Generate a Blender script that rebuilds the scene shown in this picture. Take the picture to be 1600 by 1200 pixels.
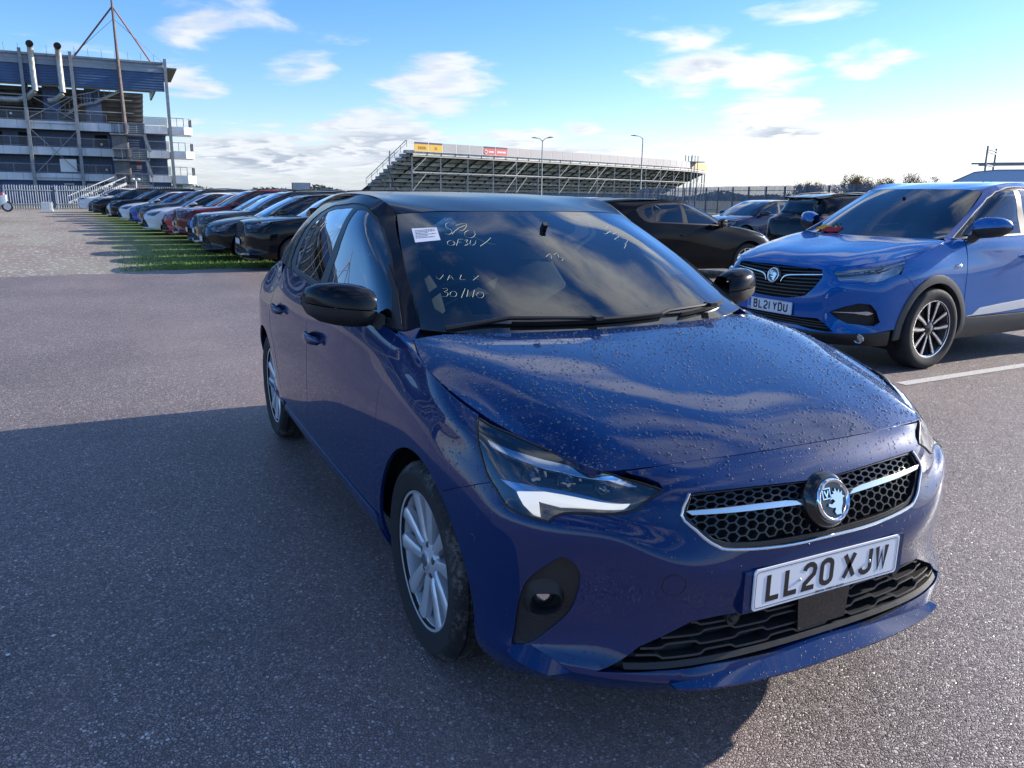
import bpy, bmesh, math, random
import numpy as np
from mathutils import Vector, Matrix
from mathutils.geometry import delaunay_2d_cdt
for o in list(bpy.data.objects): bpy.data.objects.remove(o)
SC = bpy.context.scene
COL = SC.collection
rnd = random.Random(7)
R = math.radians

# ---------------------------------------------------------------- camera
F_PX, YAW, PITCH, ROLL, CAM_POS = 1233.0, R(153.5), R(13.5), R(0.8), Vector((2.156, -1.592, 1.430))
cam_d = bpy.data.cameras.new('camera'); cam = bpy.data.objects.new('camera', cam_d); COL.objects.link(cam)
fw = Vector((math.cos(YAW)*math.cos(PITCH), math.sin(YAW)*math.cos(PITCH), -math.sin(PITCH)))
rt = Vector((math.sin(YAW), -math.cos(YAW), 0)); up = rt.cross(fw)
rt, up = math.cos(ROLL)*rt+math.sin(ROLL)*up, -math.sin(ROLL)*rt+math.cos(ROLL)*up
cam.matrix_world = Matrix.Translation(CAM_POS) @ Matrix((rt, up, -fw)).transposed().to_4x4()
cam_d.sensor_width = 36; cam_d.lens = F_PX/1600*36; cam_d.clip_start = .05; cam_d.clip_end = 6000
SC.camera = cam

# ---------------------------------------------------------------- sun, sky, exposure
SUN_AZ, SUN_EL = R(86.0), R(21.0)          # low autumn sun, beyond the right-hand edge of the frame
sun_dir = Vector((math.cos(SUN_AZ)*math.cos(SUN_EL), math.sin(SUN_AZ)*math.cos(SUN_EL), math.sin(SUN_EL)))
sd = bpy.data.lights.new('sun', 'SUN'); sd.energy = 3.95; sd.angle = R(.55); sd.color = (1, .91, .79)
sun = bpy.data.objects.new('sun', sd); COL.objects.link(sun)
sun.rotation_euler = (-sun_dir).to_track_quat('-Z', 'Y').to_euler()
SC.view_settings.view_transform = 'Standard'; SC.view_settings.look = 'None'
SC.view_settings.exposure = 1.22; SC.view_settings.gamma = 1; SC.view_settings.use_curve_mapping = False
SC.cycles.max_bounces = 8; SC.cycles.transparent_max_bounces = 16; SC.cycles.caustics_reflective = False; SC.cycles.caustics_refractive = False
SC.cycles.sample_clamp_indirect = 6; SC.cycles.use_denoising = True

class NT:
    """short-hand for building a node tree"""
    def __init__(s, tree): s.t = tree
    def n(s, kind, ins=None, **kw):
        nd = s.t.nodes.new('ShaderNode'+kind)
        for k, v in kw.items(): setattr(nd, k, v)
        for k, v in (ins or {}).items():
            if isinstance(v, bpy.types.NodeSocket): s.t.links.new(v, nd.inputs[k])
            else: nd.inputs[k].default_value = v
        return nd
    def m(s, op, a, b=0.0, c=0.0, clamp=False):
        return s.n('Math', {0: a, 1: b, 2: c}, operation=op, use_clamp=clamp).outputs[0]
    def vm(s, op, a, b=(0, 0, 0)):
        nd = s.n('VectorMath', {0: a, 1: b}, operation=op); return nd.outputs['Value' if op in ('DOT_PRODUCT', 'LENGTH', 'DISTANCE') else 'Vector']
    def mix(s, f, a, b):
        nd = s.n('Mix', data_type='RGBA')
        for i, v in ((0, f), (6, a), (7, b)):
            if isinstance(v, bpy.types.NodeSocket): s.t.links.new(v, nd.inputs[i])
            else: nd.inputs[i].default_value = v if i == 0 else (*v, 1)[:4]
        return nd.outputs[2]
    def ramp(s, f, stops):
        nd = s.n('ValToRGB', {0: f}); e = nd.color_ramp.elements
        while len(e) < len(stops): e.new(.5)
        for k, (p, c) in zip(e, stops): k.position = p; k.color = (*((c,)*3 if isinstance(c, (int, float)) else c), 1)[:4]
        return nd.outputs[0]
    def rng(s, v, a, b, c=0.0, d=1.0):
        return s.n('MapRange', {0: v, 1: a, 2: b, 3: c, 4: d}, interpolation_type='SMOOTHSTEP').outputs[0]

world = bpy.data.worlds.new('World'); SC.world = world; world.use_nodes = True
world.node_tree.nodes.clear(); W = NT(world.node_tree)
tc = W.n('TexCoord').outputs['Generated']
sky = W.n('TexSky', sky_type='NISHITA', sun_disc=False, sun_elevation=SUN_EL, sun_rotation=math.pi/2-SUN_AZ, altitude=80, air_density=1.0, dust_density=.35, ozone_density=3.0)
sep = W.n('SeparateXYZ', {0: tc}); dx, dy, dz = sep.outputs
el = W.m('MAXIMUM', dz, 0.0)
inv = W.m('DIVIDE', 1.0, W.m('ADD', el, .09))
pl = W.n('CombineXYZ', {0: W.m('MULTIPLY', dx, inv), 1: W.m('MULTIPLY', dy, inv), 2: W.m('MULTIPLY', el, 3.0)}).outputs[0]
big = W.n('TexNoise', {'Vector': W.vm('ADD', pl, (3.7, 1.9, 0.4)), 'Scale': .62, 'Detail': 2, 'Roughness': .5}).outputs[0]
fine = W.n('TexNoise', {'Vector': W.vm('ADD', pl, (1.3, 7.1, 0)), 'Scale': 1.9, 'Detail': 9, 'Roughness': .56, 'Distortion': .25}).outputs[0]
# the clouds stand in a bank along the horizon and as loose heaps above it
def heap(az, elv, waz, wel):
    """a patch of sky round one direction where a heap of cloud stands"""
    v = Vector((math.cos(R(az))*math.cos(R(elv)), math.sin(R(az))*math.cos(R(elv)), math.sin(R(elv))))
    r = Vector((-math.sin(R(az)), math.cos(R(az)), 0)); u = v.cross(r)*-1
    a = W.m('DIVIDE', W.vm('DOT_PRODUCT', tc, tuple(r)), math.sin(R(waz))); b = W.m('DIVIDE', W.vm('DOT_PRODUCT', tc, tuple(u)), math.sin(R(wel)))
    d = W.m('ADD', W.m('MULTIPLY', a, a), W.m('MULTIPLY', b, b))
    f = W.m('GREATER_THAN', W.vm('DOT_PRODUCT', tc, tuple(v)), 0)
    return W.m('MULTIPLY', W.m('SUBTRACT', 1.0, d, clamp=True), f)
cover = None
for *hp, wt in ((158.2,7.2,6.2,2.3,.33), (167.5,7.8,4.0,1.8,.18), (175.0,9.6,3.5,2.3,.17), (175.1,6.6,3.0,1.4,.18), (141.8,8.5,5.2,2.6,.32), (137.2,7.7,4.2,2.0,.33), (130.8,8.4,3.6,1.4,.26),
           (148.9,4.9,1.9,.9,.22), (136.0,4.9,4.6,2.2,.36), (134.8,11.7,4.6,1.2,.24), (163.6,3.6,5.6,2.3,.31), (170.2,2.6,5.4,2.0,.29), (151.5,3.4,4.0,1.2,.2),
           (104,62,20,9,.30), (118,50,16,6,.24), (150,29,14,5,.26), (166,25,9,4,.22), (134,34,12,5,.24), (95,40,18,8,.2)):
    h_ = W.m('MULTIPLY', heap(*hp), wt); cover = h_ if cover is None else W.m('MAXIMUM', cover, h_)
bank = W.m('MULTIPLY', W.rng(el, .115, .02), .22)
dens = W.m('ADD', W.m('ADD', W.m('MULTIPLY', big, .25), W.m('MULTIPLY', fine, .95)), W.m('ADD', W.m('ADD', bank, cover), W.m('MULTIPLY', W.rng(el, .30, .6), .14)))
mask = W.rng(dens, .69, .92)
thick = W.rng(dens, .86, 1.12)
fs = W.n('TexNoise', {'Vector': W.vm('ADD', W.vm('ADD', pl, (1.3, 7.1, 0)), tuple(sun_dir*.10)), 'Scale': 1.9, 'Detail': 6, 'Roughness': .55, 'Distortion': .25}).outputs[0]
lit = W.rng(W.m('SUBTRACT', fine, fs), -.06, .07)
toward = W.rng(W.vm('DOT_PRODUCT', tc, tuple(sun_dir)), .2, .98)
cl_lit = W.mix(toward, (3.9, 4.1, 4.4), (5.7, 5.8, 5.8)); cl_dark = W.mix(toward, (2.0, 2.35, 2.9), (2.7, 2.95, 3.3))
cloud = W.mix(W.m('MULTIPLY', W.m('SUBTRACT', 1.0, lit), W.m('ADD', W.m('MULTIPLY', thick, .75), .25)), cl_lit, cl_dark)
skyc = W.n('HueSaturation', {'Saturation': 1.24, 'Value': 1.0, 'Color': W.vm('MULTIPLY', sky.outputs[0], (.93, .91, 1.05))}).outputs[0]
skyc = W.mix(W.m('MULTIPLY', W.rng(el, .080, .0), .72), skyc, W.mix(toward, (2.5, 3.0, 3.6), (5.0, 5.2, 5.2)))   # pale autumn haze low down
fade = W.rng(dz, -.01, .03)
final = W.mix(W.m('MULTIPLY', mask, W.m('MULTIPLY', fade, .96)), skyc, cloud)
bg = W.n('Background', {'Color': final, 'Strength': .100})
W.t.links.new(bg.outputs[0], W.n('OutputWorld').inputs[0])
# ---------------------------------------------------------------- materials
MATS = {}
def mat(name, color=(.5, .5, .5), rough=.5, metal=0.0, spec=.5, coat=0.0, coat_rough=.03, emit=None, alpha=None, trans=0.0, ior=1.5):
    if name in MATS: return MATS[name]
    m = bpy.data.materials.new(name); m.use_nodes = True; b = m.node_tree.nodes['Principled BSDF']
    b.inputs['Base Color'].default_value = (*color, 1); b.inputs['Roughness'].default_value = rough; b.inputs['Metallic'].default_value = metal
    b.inputs['Specular IOR Level'].default_value = spec; b.inputs['Coat Weight'].default_value = coat; b.inputs['Coat Roughness'].default_value = coat_rough
    b.inputs['IOR'].default_value = ior; b.inputs['Transmission Weight'].default_value = trans
    if emit: b.inputs['Emission Color'].default_value = (*emit[:3], 1); b.inputs['Emission Strength'].default_value = emit[3]
    MATS[name] = m; return m
def nodes(m):
    """the material's tree, its principled node and object coordinates"""
    t = NT(m.node_tree); b = m.node_tree.nodes['Principled BSDF']; c = t.n('TexCoord').outputs['Object']
    return t, b, c
def setin(t, b, k, v): t.t.links.new(v, b.inputs[k])
def bump(t, b, h, strength=.3, dist=.01, coat=False):
    nd = t.n('Bump', {'Height': h, 'Strength': strength, 'Distance': dist})
    t.t.links.new(nd.outputs[0], b.inputs['Normal'])
    if coat: t.t.links.new(nd.outputs[0], b.inputs['Coat Normal'])
    return nd
def grimy(name, color, rough=.6, var=.25, scale=6.0, metal=0.0, spec=.5, bmp=.0, bscale=200.0):
    """a plain surface with uneven colour and gloss"""
    if name in MATS: return MATS[name]
    m = mat(name, color, rough, metal, spec); t, b, c = nodes(m)
    n = t.n('TexNoise', {'Vector': c, 'Scale': scale, 'Detail': 6, 'Roughness': .62}).outputs[0]
    lo = tuple(x*(1-var) for x in color); hi = tuple(min(1, x*(1+var)) for x in color)
    setin(t, b, 'Base Color', t.mix(t.rng(n, .3, .7), lo, hi)); setin(t, b, 'Roughness', t.rng(n, .2, .8, max(.04, rough-.12), min(1, rough+.12)))
    if bmp: bump(t, b, t.n('TexNoise', {'Vector': c, 'Scale': bscale, 'Detail': 3}).outputs[0], bmp, .002)
    return m
def drops(t, c, scale, keep, size=.34):
    """height of water beads lying on a surface"""
    v = t.n('TexVoronoi', {'Vector': c, 'Scale': scale, 'Randomness': 1.0})
    r = t.n('SeparateColor', {0: v.outputs['Color']})
    rad = t.m('MULTIPLY_ADD', r.outputs[1], size*.7, size*.3)
    q = t.m('DIVIDE', v.outputs['Distance'], rad)
    hgt = t.m('SQRT', t.m('MAXIMUM', t.m('SUBTRACT', 1.0, t.m('MULTIPLY', q, q)), 0.0))
    on = t.m('LESS_THAN', r.outputs[0], keep)
    return t.m('MULTIPLY', t.m('MULTIPLY', hgt, rad), on)
def paint(name, color, metal=.35, rough=.32, wet=0.0, dust=.0, flake=True):
    if name in MATS: return MATS[name]
    m = mat(name, color, rough, metal*.4, .03, 1.0, .02); t, b, c = nodes(m)
    if flake:
        v = t.n('TexVoronoi', {'Vector': c, 'Scale': 900.0}).outputs['Color']
        f = t.n('SeparateColor', {0: v}).outputs[0]
        setin(t, b, 'Base Color', t.mix(t.m('MULTIPLY', f, .55), color, tuple(min(1, x*1.9) for x in color)))
    n = t.n('TexNoise', {'Vector': c, 'Scale': 2.3, 'Detail': 8, 'Roughness': .65}).outputs[0]
    setin(t, b, 'Coat Roughness', t.rng(n, .35, .75, .010, .022+dust))
    if wet:
        up = t.m('MAXIMUM', t.n('SeparateXYZ', {0: t.n('NewGeometry').outputs['Normal']}).outputs[2], 0.0)
        patch = t.rng(t.n('TexNoise', {'Vector': c, 'Scale': 3.2, 'Detail': 4}).outputs[0], .36, .62, .12, 1.0)
        k = t.m('MULTIPLY', t.m('MULTIPLY', patch, t.rng(up, .05, .55, .05, 1.0)), wet)
        h = t.m('ADD', t.m('MULTIPLY', drops(t, c, 110.0, .85), .010), t.m('MULTIPLY', drops(t, c, 210.0, .9), .005))
        h = t.m('MULTIPLY', h, t.m('GREATER_THAN', k, t.n('TexWhiteNoise', {0: t.n('TexVoronoi', {'Vector': c, 'Scale': 110.0}).outputs['Position']}, noise_dimensions='3D').outputs[0]))
        bump(t, b, h, 1.0, 1.0, True)
    return m
def glass(name, tint=(.55, .62, .62), rough=.0, mirror=1.0, ior=1.52):
    """thin tinted pane: lets tinted light straight through, mirrors at a slant"""
    if name in MATS: return MATS[name]
    m = bpy.data.materials.new(name); m.use_nodes = True; m.node_tree.nodes.clear(); t = NT(m.node_tree)
    fr = t.n('Fresnel', {'IOR': ior}).outputs[0]
    k = t.m('MULTIPLY', fr, 1.75*mirror, clamp=True)
    a = t.n('BsdfTransparent', {'Color': (*tint, 1)}); g = t.n('BsdfGlossy', {'Color': (.95, .97, 1, 1), 'Roughness': rough})
    x = t.n('MixShader', {0: k, 1: a.outputs[0], 2: g.outputs[0]})
    t.t.links.new(x.outputs[0], t.n('OutputMaterial').inputs[0]); MATS[name] = m; return m

# ---------------------------------------------------------------- mesh helpers
def mesh_obj(name, V, F, m, parent=None, normals=None, smooth=True, sharp=None):
    me = bpy.data.meshes.new(name); me.from_pydata([tuple(map(float, v)) for v in V], [], [tuple(map(int, f)) for f in F])
    if m is not None: me.materials.append(m)
    if smooth: me.polygons.foreach_set('use_smooth', [True]*len(me.polygons))
    me.update()
    if normals is not None and len(me.vertices) == len(normals): me.normals_split_custom_set_from_vertices([tuple(map(float, n)) for n in normals])
    elif sharp is not None and smooth:
        me.set_sharp_from_angle(angle=R(sharp))
    o = bpy.data.objects.new(name, me); COL.objects.link(o)
    if parent is not None: o.parent = parent
    return o
class MB:
    """collects simple shapes into one mesh"""
    def __init__(s): s.V, s.F = [], []
    def add(s, V, F):
        k = len(s.V); s.V += [tuple(v) for v in V]; s.F += [tuple(i+k for i in f) for f in F]; return s
    def box(s, c, size, M=None):
        x, y, z = (k/2 for k in size); P = [Vector((a*x, b*y, d*z)) for a in (-1, 1) for b in (-1, 1) for d in (-1, 1)]
        if M is not None: P = [M @ p for p in P]
        return s.add([p+Vector(c) for p in P], [(0, 1, 3, 2), (4, 6, 7, 5), (0, 4, 5, 1), (2, 3, 7, 6), (0, 2, 6, 4), (1, 5, 7, 3)])
    def bar(s, a, b, w, h=None, up=(0, 0, 1)):
        """a rectangular bar from a to b"""
        a, b = Vector(a), Vector(b); d = (b-a); L = d.length; d.normalize(); u = Vector(up)
        if abs(d.dot(u)) > .98: u = Vector((1, 0, 0))
        r = d.cross(u).normalized(); u = r.cross(d); h = h or w
        P = [q+r*sx*w/2+u*sz*h/2 for q in (a, b) for sx, sz in ((-1, -1), (1, -1), (1, 1), (-1, 1))]
        return s.add(P, [(0, 3, 2, 1), (4, 5, 6, 7), (0, 1, 5, 4), (1, 2, 6, 5), (2, 3, 7, 6), (3, 0, 4, 7)])
    def tube(s, pts, r, n=8, closed=False, caps=True):
        pts = [Vector(p) for p in pts]; N = len(pts); rr = r if isinstance(r, (list, tuple)) else [r]*N; V, F = [], []; prev = None
        for i, p in enumerate(pts):
            d = (pts[(i+1) % N]-pts[i-1]) if closed else (pts[min(i+1, N-1)]-pts[max(i-1, 0)])
            d.normalize()
            if prev is None:
                u = Vector((0, 0, 1)) if abs(d.z) < .9 else Vector((1, 0, 0)); a = d.cross(u).normalized()
            else: a = (prev-d*prev.dot(d)).normalized()
            prev = a; b = d.cross(a)
            for k in range(n):
                t = 2*math.pi*k/n; V.append(p+(a*math.cos(t)+b*math.sin(t))*rr[i])
        for i in range(N if closed else N-1):
            for k in range(n):
                j = (i+1) % N; F.append((i*n+k, i*n+(k+1) % n, j*n+(k+1) % n, j*n+k))
        if caps and not closed: F += [tuple(range(n))[::-1], tuple((N-1)*n+k for k in range(n))]
        return s.add(V, F)
    def lathe(s, prof, n=48, axis='Y', c=(0, 0, 0), closed=False):
        """turn a profile of (radius, along) pairs round an axis"""
        V, F = [], []; N = len(prof); c = Vector(c)
        for k in range(n):
            t = 2*math.pi*k/n
            for r, a in prof:
                p = (r*math.cos(t), a, r*math.sin(t)) if axis == 'Y' else (r*math.cos(t), r*math.sin(t), a) if axis == 'Z' else (a, r*math.cos(t), r*math.sin(t))
                V.append(c+Vector(p))
        for k in range(n):
            j = (k+1) % n
            for i in range(N-1 if not closed else N):
                q = (i+1) % N; F.append((k*N+i, j*N+i, j*N+q, k*N+q))
        return s.add(V, F)
    def prism(s, poly, h, M=None, caps=True):
        """a flat polygon (x, y) given thickness h along z, then placed by M"""
        n = len(poly); P = [Vector((x, y, z)) for z in (0, h) for x, y in poly]
        if M is not None: P = [M @ p for p in P]
        F = [(i, (i+1) % n, n+(i+1) % n, n+i) for i in range(n)]
        if caps: F += [tuple(range(n))[::-1], tuple(range(n, 2*n))]
        return s.add(P, F)
    def loft(s, rings, closed=True, caps=True):
        n = len(rings[0]); V = [p for r in rings for p in r]; F = []
        for i in range(len(rings)-1):
            for k in range(n if closed else n-1):
                F.append((i*n+k, i*n+(k+1) % n, (i+1)*n+(k+1) % n, (i+1)*n+k))
        if caps: F += [tuple(range(n))[::-1], tuple((len(rings)-1)*n+k for k in range(n))]
        return s.add(V, F)
    def ball(s, c, r, n=10, m=6, half=False):
        rx, ry, rz = r if isinstance(r, (tuple, list)) else (r, r, r); V, F = [], []
        for i in range(m+1):
            t = (math.pi/2 if half else math.pi)*i/m
            for k in range(n):
                p = 2*math.pi*k/n; V.append((c[0]+rx*math.sin(t)*math.cos(p), c[1]+ry*math.sin(t)*math.sin(p), c[2]+rz*math.cos(t)))
        for i in range(m):
            for k in range(n): F.append((i*n+k, (i+1)*n+k, (i+1)*n+(k+1) % n, i*n+(k+1) % n))
        return s.add(V, F)
    def build(s, name, m, parent=None, sharp=32, smooth=True): return mesh_obj(name, s.V, s.F, m, parent, smooth=smooth, sharp=sharp)
def tag(o, label=None, cat=None, group=None, kind=None):
    for k, v in (('label', label), ('category', cat), ('group', group), ('kind', kind)):
        if v: o[k] = v
    return o
def empty(name, loc=(0, 0, 0), rz=0.0):
    o = bpy.data.objects.new(name, None); o.empty_display_size = .2; o.location = loc; o.rotation_euler = (0, 0, rz); COL.objects.link(o); return o
def copy_tree(o, parent=None):
    c = o.copy(); COL.objects.link(c)
    if parent is not None: c.parent = parent
    for ch in [x for x in KIDS.get(o.name, [])]: copy_tree(ch, c)
    return c
KIDS = {}
def note_kids():
    KIDS.clear()
    for o in bpy.data.objects:
        if o.parent: KIDS.setdefault(o.parent.name, []).append(o)

# letters drawn as strokes in a unit box
def arc(cx, cy, rx, ry, a, b, n=6): return [(cx+rx*math.cos(R(a+(b-a)*i/n)), cy+ry*math.sin(R(a+(b-a)*i/n))) for i in range(n+1)]
GLYPH = {
 'L': [[(0, 1), (0, 0), (1, 0)]], 'J': [[(1, 1), (1, .2)]+arc(.5, .22, .5, .22, 0, -180)[1:]],
 '2': [[(0, .78)]+arc(.5, .77, .5, .23, 180, 0)[1:]+[(.92, .56), (.08, .2), (0, 0), (1, 0)]],
 '0': [arc(.5, .78, .5, .22, 180, 0)+arc(.5, .22, .5, .22, 0, -180)+[(0, .78)]], '1': [[(.5, 0), (.5, 1)]],
 'X': [[(0, 0), (1, 1)], [(0, 1), (1, 0)]], 'W': [[(0, 1), (.2, 0), (.5, .72), (.8, 0), (1, 1)]],
 'B': [[(0, 0), (0, 1), (.68, 1)]+arc(.68, .77, .27, .23, 90, -90)+[(0, .54)], [(.6, .54)]+arc(.68, .27, .32, .27, 90, -90)+[(0, 0)]],
 'Y': [[(0, 1), (.5, .48), (1, 1)], [(.5, .5), (.5, 0)]], 'D': [[(0, 0), (0, 1), (.6, 1)]+arc(.6, .74, .4, .26, 90, 0)+arc(.6, .26, .4, .26, 0, -90)+[(0, 0)]],
 'U': [[(0, 1)]+arc(.5, .25, .5, .25, 180, 360)+[(1, 1)]], 'V': [[(0, 1), (.5, 0), (1, 1)]],
 'S': [[(1, .82)]+arc(.5, .76, .5, .24, 20, 180)+arc(.5, .25, .5, .25, 90, -160)], 'P': [[(0, 0), (0, 1), (.65, 1)]+arc(.65, .74, .35, .26, 90, -90)+[(0, .48)]],
 'A': [[(0, 0), (.5, 1), (1, 0)], [(.2, .36), (.8, .36)]], 'E': [[(1, 1), (0, 1), (0, 0), (1, 0)], [(0, .5), (.8, .5)]], 'H': [[(0, 0), (0, 1)], [(1, 0), (1, 1)], [(0, .5), (1, .5)]],
 'R': [[(0, 0), (0, 1), (.65, 1)]+arc(.65, .75, .35, .25, 90, -90)+[(0, .5)], [(.5, .5), (1, 0)]], 'K': [[(0, 0), (0, 1)], [(1, 1), (0, .42)], [(.3, .6), (1, 0)]],
 'M': [[(0, 0), (0, 1), (.5, .3), (1, 1), (1, 0)]], 'N': [[(0, 0), (0, 1), (1, 0), (1, 1)]], 'O': [arc(.5, .5, .5, .5, 90, 450, 14)], 'T': [[(.5, 0), (.5, 1)], [(0, 1), (1, 1)]],
 'C': [arc(.5, .5, .5, .5, 45, 315, 10)], 'G': [arc(.5, .5, .5, .5, 45, 340, 10)+[(.98, .45), (.6, .45)]], 'F': [[(0, 0), (0, 1), (1, 1)], [(0, .55), (.75, .55)]],
 '3': [arc(.45, .75, .5, .25, 150, -90)+arc(.45, .25, .55, .25, 90, -150)], '9': [arc(.5, .7, .5, .3, 0, 360, 12)+[(1, .7), (.95, .3)]+arc(.5, .25, .45, .25, 0, -140)], '5': [[(1, 1), (.08, 1), (0, .55)]+arc(.45, .3, .55, .3, 110, -160)],
 'I': [[(.5, 0), (.5, 1)]], '7': [[(0, 1), (1, 1), (.35, 0)]], '8': [arc(.5, .76, .42, .24, 0, 360, 12), arc(.5, .26, .5, .26, 0, 360, 12)], '6': [arc(.5, .3, .5, .3, 0, 360, 12), [(0, .3), (.1, .75), (.8, 1)]],
}
def ribbon(mb, pts, w, h, M, z0=0.0):
    """one pen stroke of width w as a thin raised strip"""
    P = [Vector((p[0], p[1])) for p in pts]; n = len(P); cl = (P[0]-P[-1]).length < 1e-6 and n > 2
    if cl: P = P[:-1]; n -= 1
    L, Rr = [], []
    for i in range(n):
        a = (P[i]-P[i-1]).normalized() if (i or cl) else (P[1]-P[0]).normalized(); b = (P[(i+1) % n]-P[i]).normalized() if (i < n-1 or cl) else a
        na, nb = Vector((-a.y, a.x)), Vector((-b.y, b.x)); m_ = (na+nb); m_ = m_/max(.35, m_.dot(na)) if m_.length > 1e-6 else na
        L.append(P[i]+m_*w/2); Rr.append(P[i]-m_*w/2)
    V = [M @ Vector((q.x, q.y, z)) for z in (z0, z0+h) for i in range(n) for q in (L[i], Rr[i])]; F = []; o = 2*n
    for i in range(n if cl else n-1):
        j = (i+1) % n; F += [(o+2*i, o+2*i+1, o+2*j+1, o+2*j), (2*i, 2*j, o+2*j, o+2*i), (2*i+1, o+2*i+1, o+2*j+1, 2*j+1)]
    if not cl: F += [(0, o, o+1, 1), (2*n-2, 2*n-1, o+2*n-1, o+2*n-2)]
    mb.add(V, F)
def write(mb, text, w, h, pitch, stroke, M, depth=.0006, space=None, z0=0.0):
    """a line of stroke letters from the origin of M along its x axis"""
    x = 0.0
    for ch in text:
        if ch == ' ': x += space or pitch*.6; continue
        cw = w*.3 if ch in '1I' else w
        for st in GLYPH.get(ch, []): ribbon(mb, [(x+stroke/2+p[0]*(cw-stroke), stroke/2+p[1]*(h-stroke)) for p in st], stroke, depth, M, z0)
        x += cw+(pitch-w)
    return x
# shared materials
mat('dark recess', (.004, .004, .005), .8); mat('print grey', (.09, .09, .11), .5); mat('lamp reflector', (.55, .57, .60), .10, 1.0); mat('wheel leather', (.02, .02, .022), .45); mat('silver alloy', (.66, .68, .71), .36, .55)
mat('gloss black plastic', (.008, .008, .009), .15, 0, .5, .5); mat('satin chrome', (.62, .64, .67), .22, .95); mat('chrome', (.80, .82, .85), .07, 1.0); mat('lamp chrome', (.74, .79, .86), .09, 1.0); mat('headlamp housing', (.022, .023, .026), .25, 0, .5, .4)
mat('rubber seal', (.008, .008, .009), .5); mat('tank white', (.66, .74, .76), .5); mat('slat black', (.010, .011, .012), .35); mat('grille satin black', (.02, .021, .022), .3, .3); mat('wiper black', (.012, .012, .013), .4)
grimy('black bumper plastic', (.016, .017, .018), .55, .25, 30, bmp=.12, bscale=600); glass('lamp glass', (.90, .93, .95), mirror=1.5); glass('windscreen glass', (.66, .78, .77), mirror=1.15); mat('dark window', (.02, .025, .035), .1)
glass('row windscreen', (.45, .55, .57), mirror=1.15); glass('row side glass', (.24, .28, .30), mirror=1.2); glass('wire mesh', (.62, .64, .68), rough=.5, mirror=.8); paint('black roof paint', (.006, .008, .014), .0, .25, dust=.05, flake=False); MATS['black roof paint'].node_tree.nodes['Principled BSDF'].inputs['Coat Weight'].default_value = .36
# ---------------------------------------------------------------- surface maths
def cardinal(t, q):
    """natural cubic spline through knots t, as a linear operator: values and slopes at q"""
    t = np.asarray(t, float); q = np.asarray(q, float); n = len(t); h = np.diff(t)
    A = np.zeros((n, n)); Bm = np.zeros((n, n)); A[0, 0] = A[-1, -1] = 1
    for i in range(1, n-1):
        A[i, i-1] = h[i-1]; A[i, i] = 2*(h[i-1]+h[i]); A[i, i+1] = h[i]
        Bm[i, i-1] = 6/h[i-1]; Bm[i, i] = -6/h[i-1]-6/h[i]; Bm[i, i+1] = 6/h[i]
    D2 = np.linalg.solve(A, Bm)
    k = np.clip(np.searchsorted(t, q, 'right')-1, 0, n-2); hk = h[k]
    a = (t[k+1]-q)/hk; b = (q-t[k])/hk; E = np.eye(n)
    V = a[:, None]*E[k]+b[:, None]*E[k+1]+(((a**3-a)[:, None]*D2[k]+(b**3-b)[:, None]*D2[k+1])*(hk**2)[:, None]/6)
    S = (E[k+1]-E[k])/hk[:, None]+((-(3*a*a-1)[:, None]*D2[k]+(3*b*b-1)[:, None]*D2[k+1])*hk[:, None]/6)
    return V, S

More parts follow.
